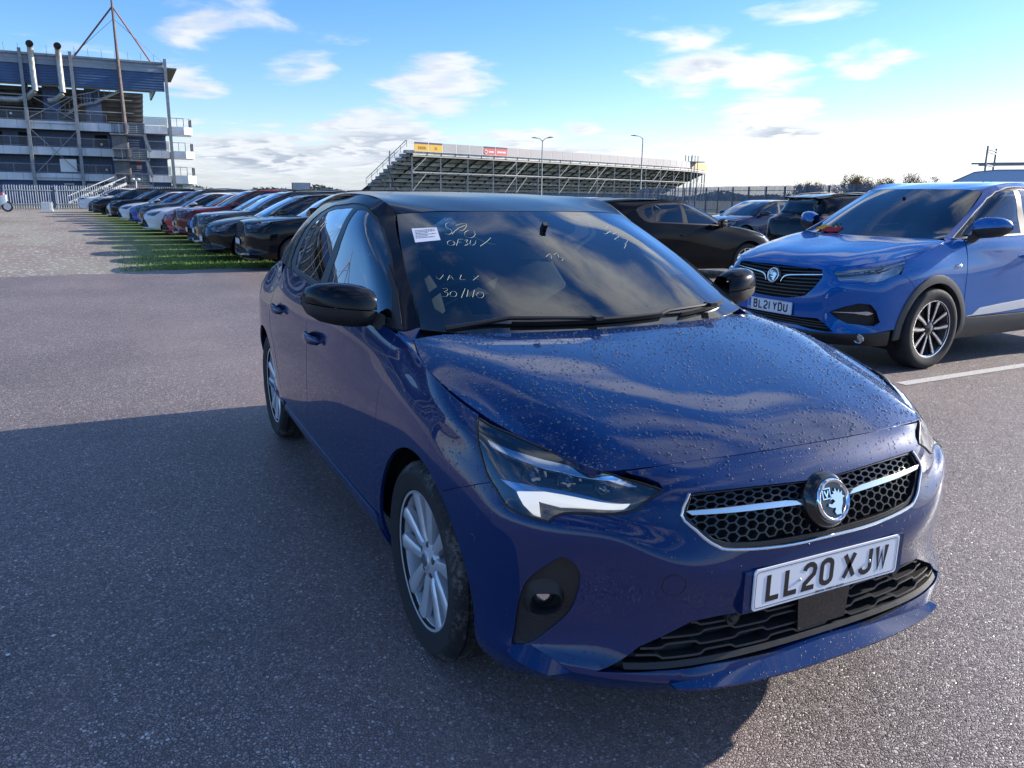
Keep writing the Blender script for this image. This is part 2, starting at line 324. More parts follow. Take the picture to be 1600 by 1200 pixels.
class Surf:
    """smooth surface through a net of points (columns, rows, 3); u, v are roughly metres"""
    def __init__(s, net, mirror=True, u0=None, flip=False):
        net = np.asarray(net, float)
        if mirror:   # first column lies on y = 0
            net = np.concatenate([(net*[1, -1, 1])[:0:-1], net])
        s.net = net
        du = np.linalg.norm(np.diff(net, axis=0), axis=2).mean(1); dv = np.linalg.norm(np.diff(net, axis=1), axis=2).mean(0)
        s.tu = np.concatenate([[0], np.cumsum(np.maximum(du, 1e-3))]); s.tv = np.concatenate([[0], np.cumsum(np.maximum(dv, 1e-3))])
        if mirror: s.tu = s.tu-s.tu[-1]/2
        s.flip = flip; s._tab = None
    def ev(s, uv):
        uv = np.asarray(uv, float).reshape(-1, 2)
        Bu, Du = cardinal(s.tu, uv[:, 0]); Bv, Dv = cardinal(s.tv, uv[:, 1])
        W = np.einsum('qi,ijk->qjk', Bu, s.net); Wd = np.einsum('qi,ijk->qjk', Du, s.net)
        P = np.einsum('qj,qjk->qk', Bv, W); Su = np.einsum('qj,qjk->qk', Bv, Wd); Sv = np.einsum('qj,qjk->qk', Dv, W)
        return P, Su, Sv
    def pn(s, uv):
        P, Su, Sv = s.ev(uv); N = np.cross(Su, Sv); N /= np.linalg.norm(N, axis=1, keepdims=True)+1e-12
        return P, (-N if s.flip else N)
    def inv(s, pts, axes, ur=None, vr=None):
        """(u, v) of the surface points whose coordinates on two axes are given"""
        pts = np.asarray(pts, float).reshape(-1, 2)
        if s._tab is None:
            U, V = np.meshgrid(np.linspace(s.tu[0], s.tu[-1], 241), np.linspace(s.tv[0], s.tv[-1], 61), indexing='ij')
            g = np.stack([U.ravel(), V.ravel()], 1); s._tab = (g, s.ev(g)[0])
        g, P = s._tab; m = np.ones(len(g), bool)
        if ur: m &= (g[:, 0] >= ur[0]) & (g[:, 0] <= ur[1])
        if vr: m &= (g[:, 1] >= vr[0]) & (g[:, 1] <= vr[1])
        g, Q = g[m], P[m][:, axes]; out = []
        for p in pts: out.append(g[((Q-p)**2).sum(1).argmin()])
        uv = np.array(out)
        for _ in range(12):
            P, Su, Sv = s.ev(uv); r = pts-P[:, axes]; a, b = Su[:, axes], Sv[:, axes]
            det = a[:, 0]*b[:, 1]-a[:, 1]*b[:, 0]; det = np.where(abs(det) < 1e-3, np.sign(det+1e-12)*1e-3, det)
            d = np.stack([(r[:, 0]*b[:, 1]-r[:, 1]*b[:, 0])/det, (a[:, 0]*r[:, 1]-a[:, 1]*r[:, 0])/det], 1)
            n = np.linalg.norm(d, axis=1, keepdims=True); uv = uv+d*np.minimum(1, .05/(n+1e-9))
            uv[:, 0] = np.clip(uv[:, 0], *(ur or (s.tu[0], s.tu[-1]))); uv[:, 1] = np.clip(uv[:, 1], *(vr or (s.tv[0], s.tv[-1])))
        return uv

# ---------------------------------------------------------------- the nets of a small five-door hatchback
# origin under the middle of the front axle, x to the front, y to the car's left, half of the car (y >= 0)
# SKIRT: columns from the front centre round the side to the rear centre, rows from the bottom up
SKIRT = np.array([
 [(0.790,0.000,0.190),(0.843,0.000,0.245),(0.835,0.000,0.310),(0.823,0.000,0.440),(0.831,0.000,0.535),(0.806,0.000,0.650),(0.775,0.000,0.722),(0.738,0.000,0.768),(0.705,0.000,0.793)],
 [(0.780,0.290,0.200),(0.838,0.300,0.250),(0.823,0.300,0.310),(0.810,0.300,0.440),(0.821,0.290,0.545),(0.792,0.280,0.648),(0.763,0.270,0.720),(0.726,0.260,0.766),(0.696,0.250,0.791)],
 [(0.750,0.450,0.212),(0.802,0.476,0.273),(0.784,0.496,0.310),(0.769,0.486,0.437),(0.781,0.481,0.585),(0.751,0.461,0.652),(0.732,0.446,0.712),(0.700,0.440,0.760),(0.670,0.430,0.785)],
 [(0.680,0.580,0.212),(0.727,0.615,0.278),(0.717,0.620,0.315),(0.705,0.595,0.432),(0.718,0.591,0.635),(0.695,0.570,0.668),(0.682,0.557,0.702),(0.650,0.552,0.748),(0.634,0.557,0.777)],
 [(0.590,0.680,0.212),(0.630,0.725,0.280),(0.625,0.715,0.320),(0.618,0.705,0.432),(0.634,0.703,0.645),(0.610,0.676,0.685),(0.592,0.657,0.722),(0.552,0.635,0.772),(0.526,0.626,0.795)],
 [(0.510,0.760,0.212),(0.540,0.790,0.283),(0.538,0.785,0.325),(0.537,0.785,0.440),(0.535,0.784,0.640),(0.522,0.764,0.690),(0.504,0.745,0.740),(0.460,0.714,0.795),(0.420,0.690,0.820)],
 [(0.340,0.790,0.200),(0.360,0.825,0.268),(0.360,0.832,0.330),(0.360,0.840,0.450),(0.358,0.841,0.610),(0.350,0.830,0.700),(0.335,0.809,0.765),(0.310,0.792,0.820),(0.265,0.757,0.853)],
 [(0.000,0.800,0.190),(0.000,0.830,0.270),(0.000,0.850,0.340),(0.000,0.861,0.480),(0.000,0.862,0.620),(0.000,0.854,0.720),(-0.005,0.835,0.800),(-0.020,0.805,0.868),(-0.045,0.785,0.915)],
 [(-0.330,0.800,0.200),(-0.330,0.838,0.270),(-0.330,0.858,0.345),(-0.330,0.863,0.500),(-0.330,0.859,0.620),(-0.330,0.847,0.740),(-0.330,0.826,0.835),(-0.330,0.803,0.902),(-0.330,0.776,0.965)],
 [(-0.900,0.800,0.205),(-0.900,0.844,0.272),(-0.900,0.864,0.345),(-0.900,0.867,0.500),(-0.900,0.864,0.630),(-0.900,0.857,0.745),(-0.900,0.846,0.840),(-0.900,0.838,0.915),(-0.900,0.812,1.000)],
 [(-1.400,0.800,0.210),(-1.400,0.848,0.275),(-1.400,0.866,0.345),(-1.400,0.870,0.500),(-1.400,0.868,0.640),(-1.400,0.864,0.750),(-1.400,0.858,0.845),(-1.400,0.842,0.930),(-1.400,0.817,1.020)],
 [(-1.950,0.800,0.215),(-1.950,0.848,0.280),(-1.950,0.866,0.355),(-1.950,0.872,0.500),(-1.950,0.873,0.640),(-1.950,0.872,0.755),(-1.950,0.867,0.850),(-1.950,0.845,0.945),(-1.950,0.805,1.040)],
 [(-2.540,0.780,0.225),(-2.540,0.840,0.300),(-2.540,0.857,0.385),(-2.540,0.868,0.500),(-2.540,0.870,0.640),(-2.540,0.868,0.755),(-2.540,0.852,0.855),(-2.520,0.811,0.955),(-2.480,0.755,1.052)],
 [(-2.820,0.740,0.240),(-2.860,0.800,0.310),(-2.880,0.815,0.400),(-2.880,0.830,0.510),(-2.870,0.832,0.640),(-2.860,0.830,0.755),(-2.850,0.818,0.860),(-2.800,0.775,0.960),(-2.720,0.680,1.058)],
 [(-3.020,0.580,0.250),(-3.080,0.640,0.320),(-3.120,0.670,0.410),(-3.130,0.690,0.510),(-3.110,0.695,0.640),(-3.090,0.690,0.755),(-3.060,0.670,0.860),(-3.000,0.620,0.960),(-2.900,0.560,1.055)],
 [(-3.080,0.300,0.250),(-3.150,0.320,0.325),(-3.190,0.340,0.415),(-3.200,0.350,0.510),(-3.180,0.350,0.640),(-3.150,0.350,0.755),(-3.120,0.340,0.860),(-3.060,0.320,0.960),(-2.970,0.300,1.052)],
 [(-3.090,0.000,0.250),(-3.160,0.000,0.325),(-3.205,0.000,0.415),(-3.210,0.000,0.510),(-3.190,0.000,0.640),(-3.160,0.000,0.755),(-3.130,0.000,0.860),(-3.070,0.000,0.960),(-2.990,0.000,1.050)],
])
# GLASSHOUSE: from the A-pillar inner edge round the side to the middle of the rear window; rows belt, middle, window top, roof edge
GLASSHOUSE = np.array([
 [(-0.350,0.690,0.990),(-0.685,0.635,1.180),(-0.985,0.565,1.328),(-1.014,0.548,1.345)],
 [(-0.385,0.755,0.975),(-0.760,0.690,1.175),(-1.070,0.600,1.342),(-1.105,0.558,1.384)],
 [(-0.680,0.797,0.990),(-0.930,0.722,1.190),(-1.190,0.618,1.368),(-1.215,0.560,1.405)],
 [(-1.050,0.814,1.005),(-1.180,0.736,1.200),(-1.340,0.622,1.380),(-1.355,0.560,1.418)],
 [(-1.420,0.817,1.020),(-1.450,0.738,1.210),(-1.500,0.620,1.378),(-1.520,0.560,1.422)],
 [(-1.750,0.812,1.033),(-1.750,0.725,1.215),(-1.780,0.604,1.376),(-1.800,0.544,1.408)],
 [(-2.050,0.799,1.044),(-2.060,0.698,1.220),(-2.100,0.574,1.362),(-2.140,0.516,1.394)],
 [(-2.400,0.770,1.052),(-2.400,0.668,1.215),(-2.440,0.548,1.336),(-2.480,0.498,1.366)],
 [(-2.700,0.690,1.058),(-2.680,0.608,1.200),(-2.690,0.508,1.302),(-2.720,0.468,1.335)],
 [(-2.890,0.570,1.055),(-2.830,0.520,1.190),(-2.800,0.465,1.285),(-2.800,0.440,1.322)],
 [(-2.965,0.300,1.052),(-2.900,0.280,1.190),(-2.860,0.250,1.290),(-2.860,0.240,1.330)],
 [(-2.985,0.000,1.050),(-2.920,0.000,1.190),(-2.880,0.000,1.295),(-2.880,0.000,1.335)],
])
# BONNET: columns from the middle to the side shut line, rows from the front shut line to the windscreen
BONNET = np.array([
 [(0.705,0.000,0.793),(0.640,0.000,0.827),(0.520,0.000,0.867),(0.300,0.000,0.910),(0.080,0.000,0.941),(-0.190,0.000,0.970)],
 [(0.696,0.250,0.791),(0.630,0.250,0.828),(0.505,0.260,0.869),(0.285,0.275,0.913),(0.060,0.285,0.946),(-0.205,0.295,0.972)],
 [(0.670,0.430,0.785),(0.600,0.440,0.819),(0.465,0.460,0.862),(0.245,0.500,0.908),(0.025,0.525,0.944),(-0.235,0.535,0.975)],
 [(0.634,0.557,0.777),(0.548,0.575,0.812),(0.410,0.605,0.852),(0.195,0.645,0.897),(-0.010,0.680,0.938),(-0.265,0.660,0.974)],
 [(0.615,0.585,0.779),(0.512,0.640,0.800),(0.370,0.690,0.834),(0.170,0.735,0.878),(-0.035,0.758,0.923),(-0.285,0.720,0.965)],
 [(0.600,0.598,0.782),(0.490,0.657,0.801),(0.345,0.725,0.835),(0.150,0.770,0.876),(-0.045,0.785,0.915),(-0.300,0.735,0.960)],
])
# SCREEN: middle to A-pillar, rows from the bonnet up to the roof
SCREEN = np.array([
 [(-0.185,0.000,0.958),(-0.255,0.000,1.005),(-0.470,0.000,1.135),(-0.710,0.000,1.265),(-0.915,0.000,1.360)],
 [(-0.210,0.320,0.963),(-0.278,0.310,1.008),(-0.490,0.290,1.136),(-0.728,0.265,1.264),(-0.938,0.250,1.358)],
 [(-0.275,0.580,0.975),(-0.330,0.565,1.012),(-0.535,0.530,1.137),(-0.768,0.485,1.261),(-0.980,0.450,1.353)],
 [(-0.335,0.695,0.985),(-0.385,0.682,1.012),(-0.590,0.650,1.128),(-0.822,0.600,1.250),(-1.014,0.548,1.345)],
])
# ROOF: middle to the roof edge, rows from the windscreen to the rear spoiler
ROOF = np.array([
 [(-0.915,0.000,1.362),(-1.100,0.000,1.391),(-1.500,0.000,1.428),(-1.850,0.000,1.440),(-2.200,0.000,1.433),(-2.550,0.000,1.408),(-2.800,0.000,1.378),(-2.950,0.000,1.352)],
 [(-0.938,0.250,1.360),(-1.110,0.250,1.389),(-1.500,0.270,1.426),(-1.850,0.270,1.437),(-2.200,0.265,1.429),(-2.550,0.260,1.404),(-2.800,0.250,1.374),(-2.945,0.250,1.350)],
 [(-0.985,0.450,1.356),(-1.120,0.465,1.384),(-1.500,0.490,1.422),(-1.850,0.490,1.431),(-2.200,0.480,1.422),(-2.550,0.460,1.393),(-2.800,0.425,1.361),(-2.920,0.430,1.345)],
 [(-1.014,0.548,1.347),(-1.110,0.560,1.386),(-1.500,0.564,1.424),(-1.850,0.555,1.423),(-2.200,0.522,1.404),(-2.550,0.496,1.370),(-2.750,0.482,1.340),(-2.880,0.470,1.325)],
])
# outlines on those nets, as (column, row) positions, fractions between net lines; the right-hand half of the car
TR = {
 'lamp': [(10.066,7.835),(10.210,6.496),(10.443,5.690),(10.665,5.277),(10.907,4.640),(11.289,4.366),(11.786,4.252),(11.869,4.497),(12.034,4.827),(12.482,5.218),(12.986,5.642),(13.260,5.857),(13.566,6.284),(13.882,6.535),(13.471,7.085),(12.896,7.768),(12.211,7.741),(11.485,7.659),(10.798,7.793),(10.357,7.752)],
 'drl': [(10.943,5.524),(11.542,5.855),(12.300,6.008),(13.194,6.200),(13.058,5.916),(12.458,5.606),(11.902,5.291),(11.451,5.322),(11.568,4.646),(11.381,4.708),(11.125,5.003)],
 'bezel_top': [(10.336,7.038),(10.829,7.041),(11.484,7.099),(12.187,7.334),(12.882,7.608),(13.410,7.104),(13.390,6.933),(12.837,7.153),(12.165,6.856),(11.494,6.723),(10.843,6.752),(10.402,6.780)],
 'bezel_low': [(10.629,5.730),(11.027,5.937),(11.690,6.082),(12.448,6.212),(13.194,6.200),(12.300,6.008),(11.542,5.855),(10.943,5.524)],
 'grille': [(15.992,5.964),(15.699,6.038),(15.202,6.151),(14.684,6.210),(14.261,6.243),(14.139,5.507),(14.357,4.980),(14.502,4.735),(14.645,4.583),(14.778,4.503),(15.134,4.453),(15.554,4.414),(15.943,4.414)],
 'grille_in': [(15.988,5.921),(15.695,5.988),(15.199,6.101),(14.679,6.139),(14.299,6.148),(14.209,5.503),(14.411,5.028),(14.623,4.747),(14.810,4.643),(15.217,4.578),(15.673,4.549),(15.940,4.525)],
 'chrome': [(14.207,5.621),(14.660,5.570),(15.170,5.525),(15.515,5.456),(15.627,5.397),(15.689,5.265),(15.374,5.321),(14.889,5.394),(14.293,5.482)],
 'lower': [(12.874,1.448),(13.679,2.467),(14.455,2.828),(14.869,2.835),(15.175,2.802),(15.551,2.810),(16.037,2.790),(16.071,1.640),(15.386,1.762),(14.678,1.876),(13.944,1.827)],
 'fog': [(11.082,1.832),(11.182,2.830),(11.310,3.149),(11.463,3.317),(11.776,3.493),(12.084,3.633),(12.229,3.613),(12.383,3.522),(12.430,3.426),(12.408,3.226),(12.277,2.967),(11.980,2.614),(11.608,2.206),(11.378,2.014)],
 'fogbez': [(11.310,3.011),(11.389,3.204),(11.577,3.300),(11.930,3.348),(12.095,3.282),(12.177,3.207),(12.175,3.077),(12.094,2.955),(11.895,2.846),(11.590,2.823),(11.350,2.871)],
 'fogin': [(11.529,3.069),(11.621,3.159),(11.804,3.191),(12.073,3.207),(12.163,3.142),(12.120,3.025),(12.001,2.940),(11.629,2.870),(11.530,2.938)],
 'foglens': [(11.548,3.071),(11.604,3.124),(11.696,3.157),(11.787,3.163),(11.809,3.115),(11.775,3.055),(11.683,3.019),(11.580,3.024)],
 'tow': [(13.909,3.485),(13.940,3.647),(14.063,3.771),(14.179,3.777),(14.248,3.668),(14.243,3.516),(14.175,3.406),(14.060,3.378),(13.972,3.409)],
 'join': [(9.702,4.297),(10.081,4.828),(10.586,5.515)],
 'facet': [(11.063,1.571),(11.127,1.841),(11.538,2.077),(11.885,1.881),(12.195,1.617),(12.460,1.169),(12.085,1.086),(11.617,1.215),(11.256,1.345)],
 'sensor': [(15.032,2.718)],
 'washer': [(10.293,3.635)],
 'crease': [(11.812,4.300),(12.209,3.995),(12.622,3.898),(13.102,3.889),(13.676,4.028),(14.232,4.249)],
 'doorf': [(7.951,6.894),(7.951,6.001),(7.942,5.150),(7.941,4.431),(7.947,3.671),(7.954,2.301)],
 'handle_f': [(6.333,5.702)],
 'handle_r': [(4.940,5.975)],
 'win_f': [(2.539,1.838),(1.428,1.905),(1.047,1.829),(0.730,1.621),(0.605,1.342),(0.689,0.984),(0.865,0.699),(1.162,0.490),(1.958,0.347),(2.582,0.191),(3.250,0.171),(3.227,0.426),(3.119,0.952),(2.814,1.322)],
 'win_r': [(3.774,1.878),(4.627,1.787),(4.972,1.702),(5.396,1.599),(5.281,1.251),(5.284,0.920),(5.276,0.525),(5.083,0.205),(4.340,0.155),(3.652,0.112),(3.625,0.591),(3.656,1.116),(3.533,1.524)],
 'dlo': [(0.754,0.296),(0.636,0.609),(0.449,1.157),(0.590,1.707),(1.156,1.985),(2.259,2.114),(3.743,2.130),(5.177,1.943),(6.258,1.761),(6.409,1.213),(6.236,0.648),(6.016,0.268),(5.746,0.066)],
 'quarter': [(5.757,1.482),(5.950,1.199),(5.855,0.808),(5.583,0.417),(5.305,0.340),(5.278,0.669),(5.264,1.017),(5.392,1.434)],
 'scr_glass': [(0.515,3.644),(0.892,3.744),(2.530,3.799),(3.900,3.780),(4.782,3.566),(4.953,2.788),(5.008,2.020),(5.229,1.239),(4.805,1.133),(3.084,1.189),(1.779,1.141),(1.058,1.093),(0.782,1.125),(0.519,1.280),(0.489,1.894),(0.492,2.703)],
 'sticker': [(0.415,3.385),(1.128,3.370),(1.107,2.926),(0.427,2.902)],
 'arch': [(8.186,1.343),(8.176,2.060),(8.152,2.483),(8.238,3.145),(8.394,3.786),(8.680,4.380),(9.039,4.634),(9.345,4.657),(9.624,4.184),(9.801,3.786),(9.945,3.380),(10.093,2.694),(10.288,2.172),(10.423,1.043)],
 'arch_r': [(3.270,3.651),(3.831,4.233),(4.133,4.219),(4.252,3.806)],
 'ink0': [(1.470,3.493),(1.397,3.540),(1.324,3.490),(1.305,3.351),(1.361,3.281),(1.360,3.180),(1.286,3.102),(1.230,3.138)],
 'ink1': [(1.345,3.116),(1.502,3.310),(1.721,3.463)],
 'ink2': [(1.495,3.431),(1.686,3.516),(1.716,3.446),(1.611,3.275),(1.512,3.226)],
 'ink3': [(1.773,3.109),(1.722,3.021),(1.649,2.980),(1.587,2.996),(1.565,3.070),(1.596,3.166),(1.666,3.235),(1.739,3.244),(1.780,3.187),(1.768,3.093)],
 'ink4': [(1.744,2.985),(1.841,2.882),(2.017,2.782)],
 'ink5': [(2.025,2.985),(1.890,2.857),(1.746,2.744)],
 'ink6': [(1.325,2.874),(1.324,2.826),(1.293,2.783),(1.247,2.768),(1.209,2.787),(1.198,2.831),(1.219,2.878),(1.263,2.905),(1.307,2.897),(1.300,2.835)],
 'ink7': [(1.411,2.935),(1.335,2.759)],
 'ink8': [(1.411,2.935),(1.500,2.940)],
 'ink9': [(1.373,2.852),(1.445,2.857)],
 'ink10': [(1.515,2.908),(1.575,2.920),(1.532,2.856),(1.549,2.806),(1.473,2.756)],
 'ink11': [(1.627,2.907),(1.581,2.806),(1.617,2.768),(1.681,2.818),(1.717,2.907)],
 'ink12': [(0.756,2.011),(0.827,1.929),(0.976,2.034)],
 'ink13': [(1.020,1.899),(1.083,2.018),(1.107,1.905)],
 'ink14': [(1.043,1.948),(1.104,1.956)],
 'ink15': [(1.251,2.022),(1.207,1.911),(1.284,1.898)],
 'ink16': [(1.426,1.986),(1.480,1.894)],
 'ink17': [(1.512,1.997),(1.395,1.883)],
 'ink18': [(0.833,1.693),(0.941,1.705),(0.949,1.661),(0.849,1.623),(0.934,1.587),(0.870,1.516),(0.747,1.511)],
 'ink19': [(1.084,1.558),(1.064,1.518),(1.031,1.499),(1.001,1.510),(0.977,1.546),(0.997,1.589),(1.028,1.619),(1.061,1.621),(1.083,1.594),(1.082,1.551)],
 'ink20': [(1.229,1.678),(1.133,1.472)],
 'ink21': [(1.267,1.644),(1.213,1.488)],
 'ink22': [(1.247,1.497),(1.251,1.487)],
 'ink23': [(1.358,1.641),(1.294,1.474)],
 'ink24': [(1.467,1.520),(1.443,1.476),(1.407,1.455),(1.374,1.466),(1.361,1.504),(1.374,1.551),(1.407,1.584),(1.444,1.587),(1.467,1.558),(1.464,1.512)],
 'ink25': [(4.296,3.381),(4.470,3.417),(4.241,3.234),(4.324,3.177),(4.113,3.061),(4.062,3.098)],
 'ink26': [(4.286,3.054),(4.451,3.102),(4.375,2.970),(4.191,2.877),(4.238,2.820)],
 'ink27': [(4.399,2.911),(4.490,2.851),(4.301,2.721)],
 'ink28': [(4.502,2.780),(4.536,2.709),(4.569,2.625)],
 'ink29': [(4.180,2.608),(4.332,2.719)],
 'ink30': [(2.681,2.445),(2.781,2.522),(2.747,2.396)],
 'ink31': [(2.827,2.497),(2.905,2.541),(2.873,2.425)],
 'ink32': [(2.882,2.413),(2.933,2.400),(2.881,2.333)],
 'slip': [(4.592,2.631),(4.959,2.647),(5.083,1.877),(4.587,1.852)],
}
# ---------------------------------------------------------------- panels cut from a surface
def in_poly(P, poly):
    x, y = P[:, 0], P[:, 1]; r = np.zeros(len(P), bool); q = np.roll(poly, -1, 0)
    for (x1, y1), (x2, y2) in zip(poly, q):
        c = ((y1 > y) != (y2 > y)); 
        if c.any(): r ^= c & (x < (x2-x1)*(y-y1)/((y2-y1) if y2 != y1 else 1e-12)+x1)
    return r
def seg_dist(P, poly):
    q = np.roll(poly, -1, 0); d = np.full(len(P), 1e9)
    for a, b in zip(poly, q):
        ab = b-a; t = np.clip(((P-a)@ab)/(ab@ab+1e-12), 0, 1); d = np.minimum(d, np.linalg.norm(P-a-t[:, None]*ab, axis=1))
    return d
def resample(poly, h):
    out = []; q = np.roll(poly, -1, 0)
    for a, b in zip(poly, q):
        L = np.linalg.norm(b-a)
        if L < 1e-5: continue
        n = max(1, int(math.ceil(L/h))); out += [a+(b-a)*i/n for i in range(n)]
    return np.array(out)
def inset(poly, d):
    area = 0.5*np.sum(poly[:, 0]*np.roll(poly[:, 1], -1)-np.roll(poly[:, 0], -1)*poly[:, 1]); s = np.sign(area)
    a = poly-np.roll(poly, 1, 0); b = np.roll(poly, -1, 0)-poly
    a /= np.linalg.norm(a, axis=1, keepdims=True)+1e-12; b /= np.linalg.norm(b, axis=1, keepdims=True)+1e-12
    na, nb = np.stack([-a[:, 1], a[:, 0]], 1), np.stack([-b[:, 1], b[:, 0]], 1); m = na+nb
    k = (m*na).sum(1); k = np.maximum(k, .5); return poly+m/k[:, None]*d*s
def spline(P, n=6, closed=False):
    """a smooth curve through points"""
    P = np.asarray(P, float); N = len(P); out = []
    for i in range(N if closed else N-1):
        p0, p1, p2, p3 = (P[(i+k) % N] if closed else P[min(max(i+k, 0), N-1)] for k in (-1, 0, 1, 2))
        for j in range(n):
            t = j/n; out.append(.5*(2*p1+(p2-p0)*t+(2*p0-5*p1+4*p2-p3)*t*t+(3*p1-p0-3*p2+p3)*t**3))
    if not closed: out.append(P[-1])
    return np.array(out)
def kuv(s, K):
    K = np.asarray(K, float).reshape(-1, 2)
    return np.stack([np.interp(K[:, 0], np.arange(len(s.tu)), s.tu), np.interp(K[:, 1], np.arange(len(s.tv)), s.tv)], 1)
def panel(name, s, outer, m, parent, holes=(), h=.04, gap=.0035, off=0.0, flange=.012, rr=.0015, disp=None):
    outer = np.asarray(outer, float); eh = h*.6
    outer = resample(outer, eh); outer = inset(outer, gap/2) if gap else outer
    hs = []
    for q in holes:
        q = resample(np.asarray(q, float), eh); hs.append(inset(q, -gap/2) if gap else q)
    lo, hi = outer.min(0), outer.max(0)
    nx, ny = max(1, int((hi[0]-lo[0])/h)), max(1, int((hi[1]-lo[1])/h))
    gx, gy = np.meshgrid(lo[0]+(np.arange(nx)+.5)*(hi[0]-lo[0])/nx, lo[1]+(np.arange(ny)+.5)*(hi[1]-lo[1])/ny, indexing='ij')
    G = np.stack([gx.ravel(), gy.ravel()], 1); G = G[in_poly(G, outer)]
    if len(G): G = G[seg_dist(G, outer) > h*.38]
    for q in hs:
        if len(G): G = G[~in_poly(G, q)]
        if len(G): G = G[seg_dist(G, q) > h*.38]
    pts = [outer]+hs+([G] if len(G) else []); allp = np.concatenate(pts); edges = []; k = 0
    for q in [outer]+hs:
        n = len(q); edges += [(k+i, k+(i+1) % n) for i in range(n)]; k += n
    vc, _, fc, *_ = delaunay_2d_cdt([Vector(p) for p in allp], edges, [], 0, 1e-6)
    uv = np.array([tuple(v) for v in vc]); T = np.array([f for f in fc if len(f) == 3])
    cen = uv[T].mean(1); keep = in_poly(cen, outer)
    for q in hs: keep &= ~in_poly(cen, q)
    T = T[keep]
    P, N = s.pn(uv); P = P+N*off
    if disp is not None: P, N = disp(P, N)
    gn = np.cross(P[T[:, 1]]-P[T[:, 0]], P[T[:, 2]]-P[T[:, 0]]); flipm = (gn*N[T[:, 0]]).sum(1) < 0
    T[flipm] = T[flipm][:, [0, 2, 1]]
    used = np.unique(T); mp = -np.ones(len(P), int); mp[used] = np.arange(len(used)); T = mp[T]; P, N = P[used], N[used]
    V, NN, F = list(P), list(N), [tuple(t) for t in T]
    if flange:
        cnt = {}
        for t in T:
            for a, b in ((t[0], t[1]), (t[1], t[2]), (t[2], t[0])): cnt[(a, b)] = 1
        bd = [(a, b) for a, b in cnt if (b, a) not in cnt]; tang = {}
        for a, b in bd:
            d = P[b]-P[a]; d /= np.linalg.norm(d)+1e-12
            for i in (a, b): tang[i] = tang.get(i, 0)+np.cross(d, N[i])
        r1, r2 = {}, {}
        for i, o in tang.items():
            o = o/(np.linalg.norm(o)+1e-12)
            r1[i] = len(V); V.append(P[i]+o*rr-N[i]*rr); NN.append(o); r2[i] = len(V); V.append(P[i]+o*rr-N[i]*flange); NN.append(o)
        for a, b in bd: F += [(b, a, r1[a], r1[b]), (r1[b], r1[a], r2[a], r2[b])]
    return mesh_obj(name, V, F, m, parent, normals=NN)

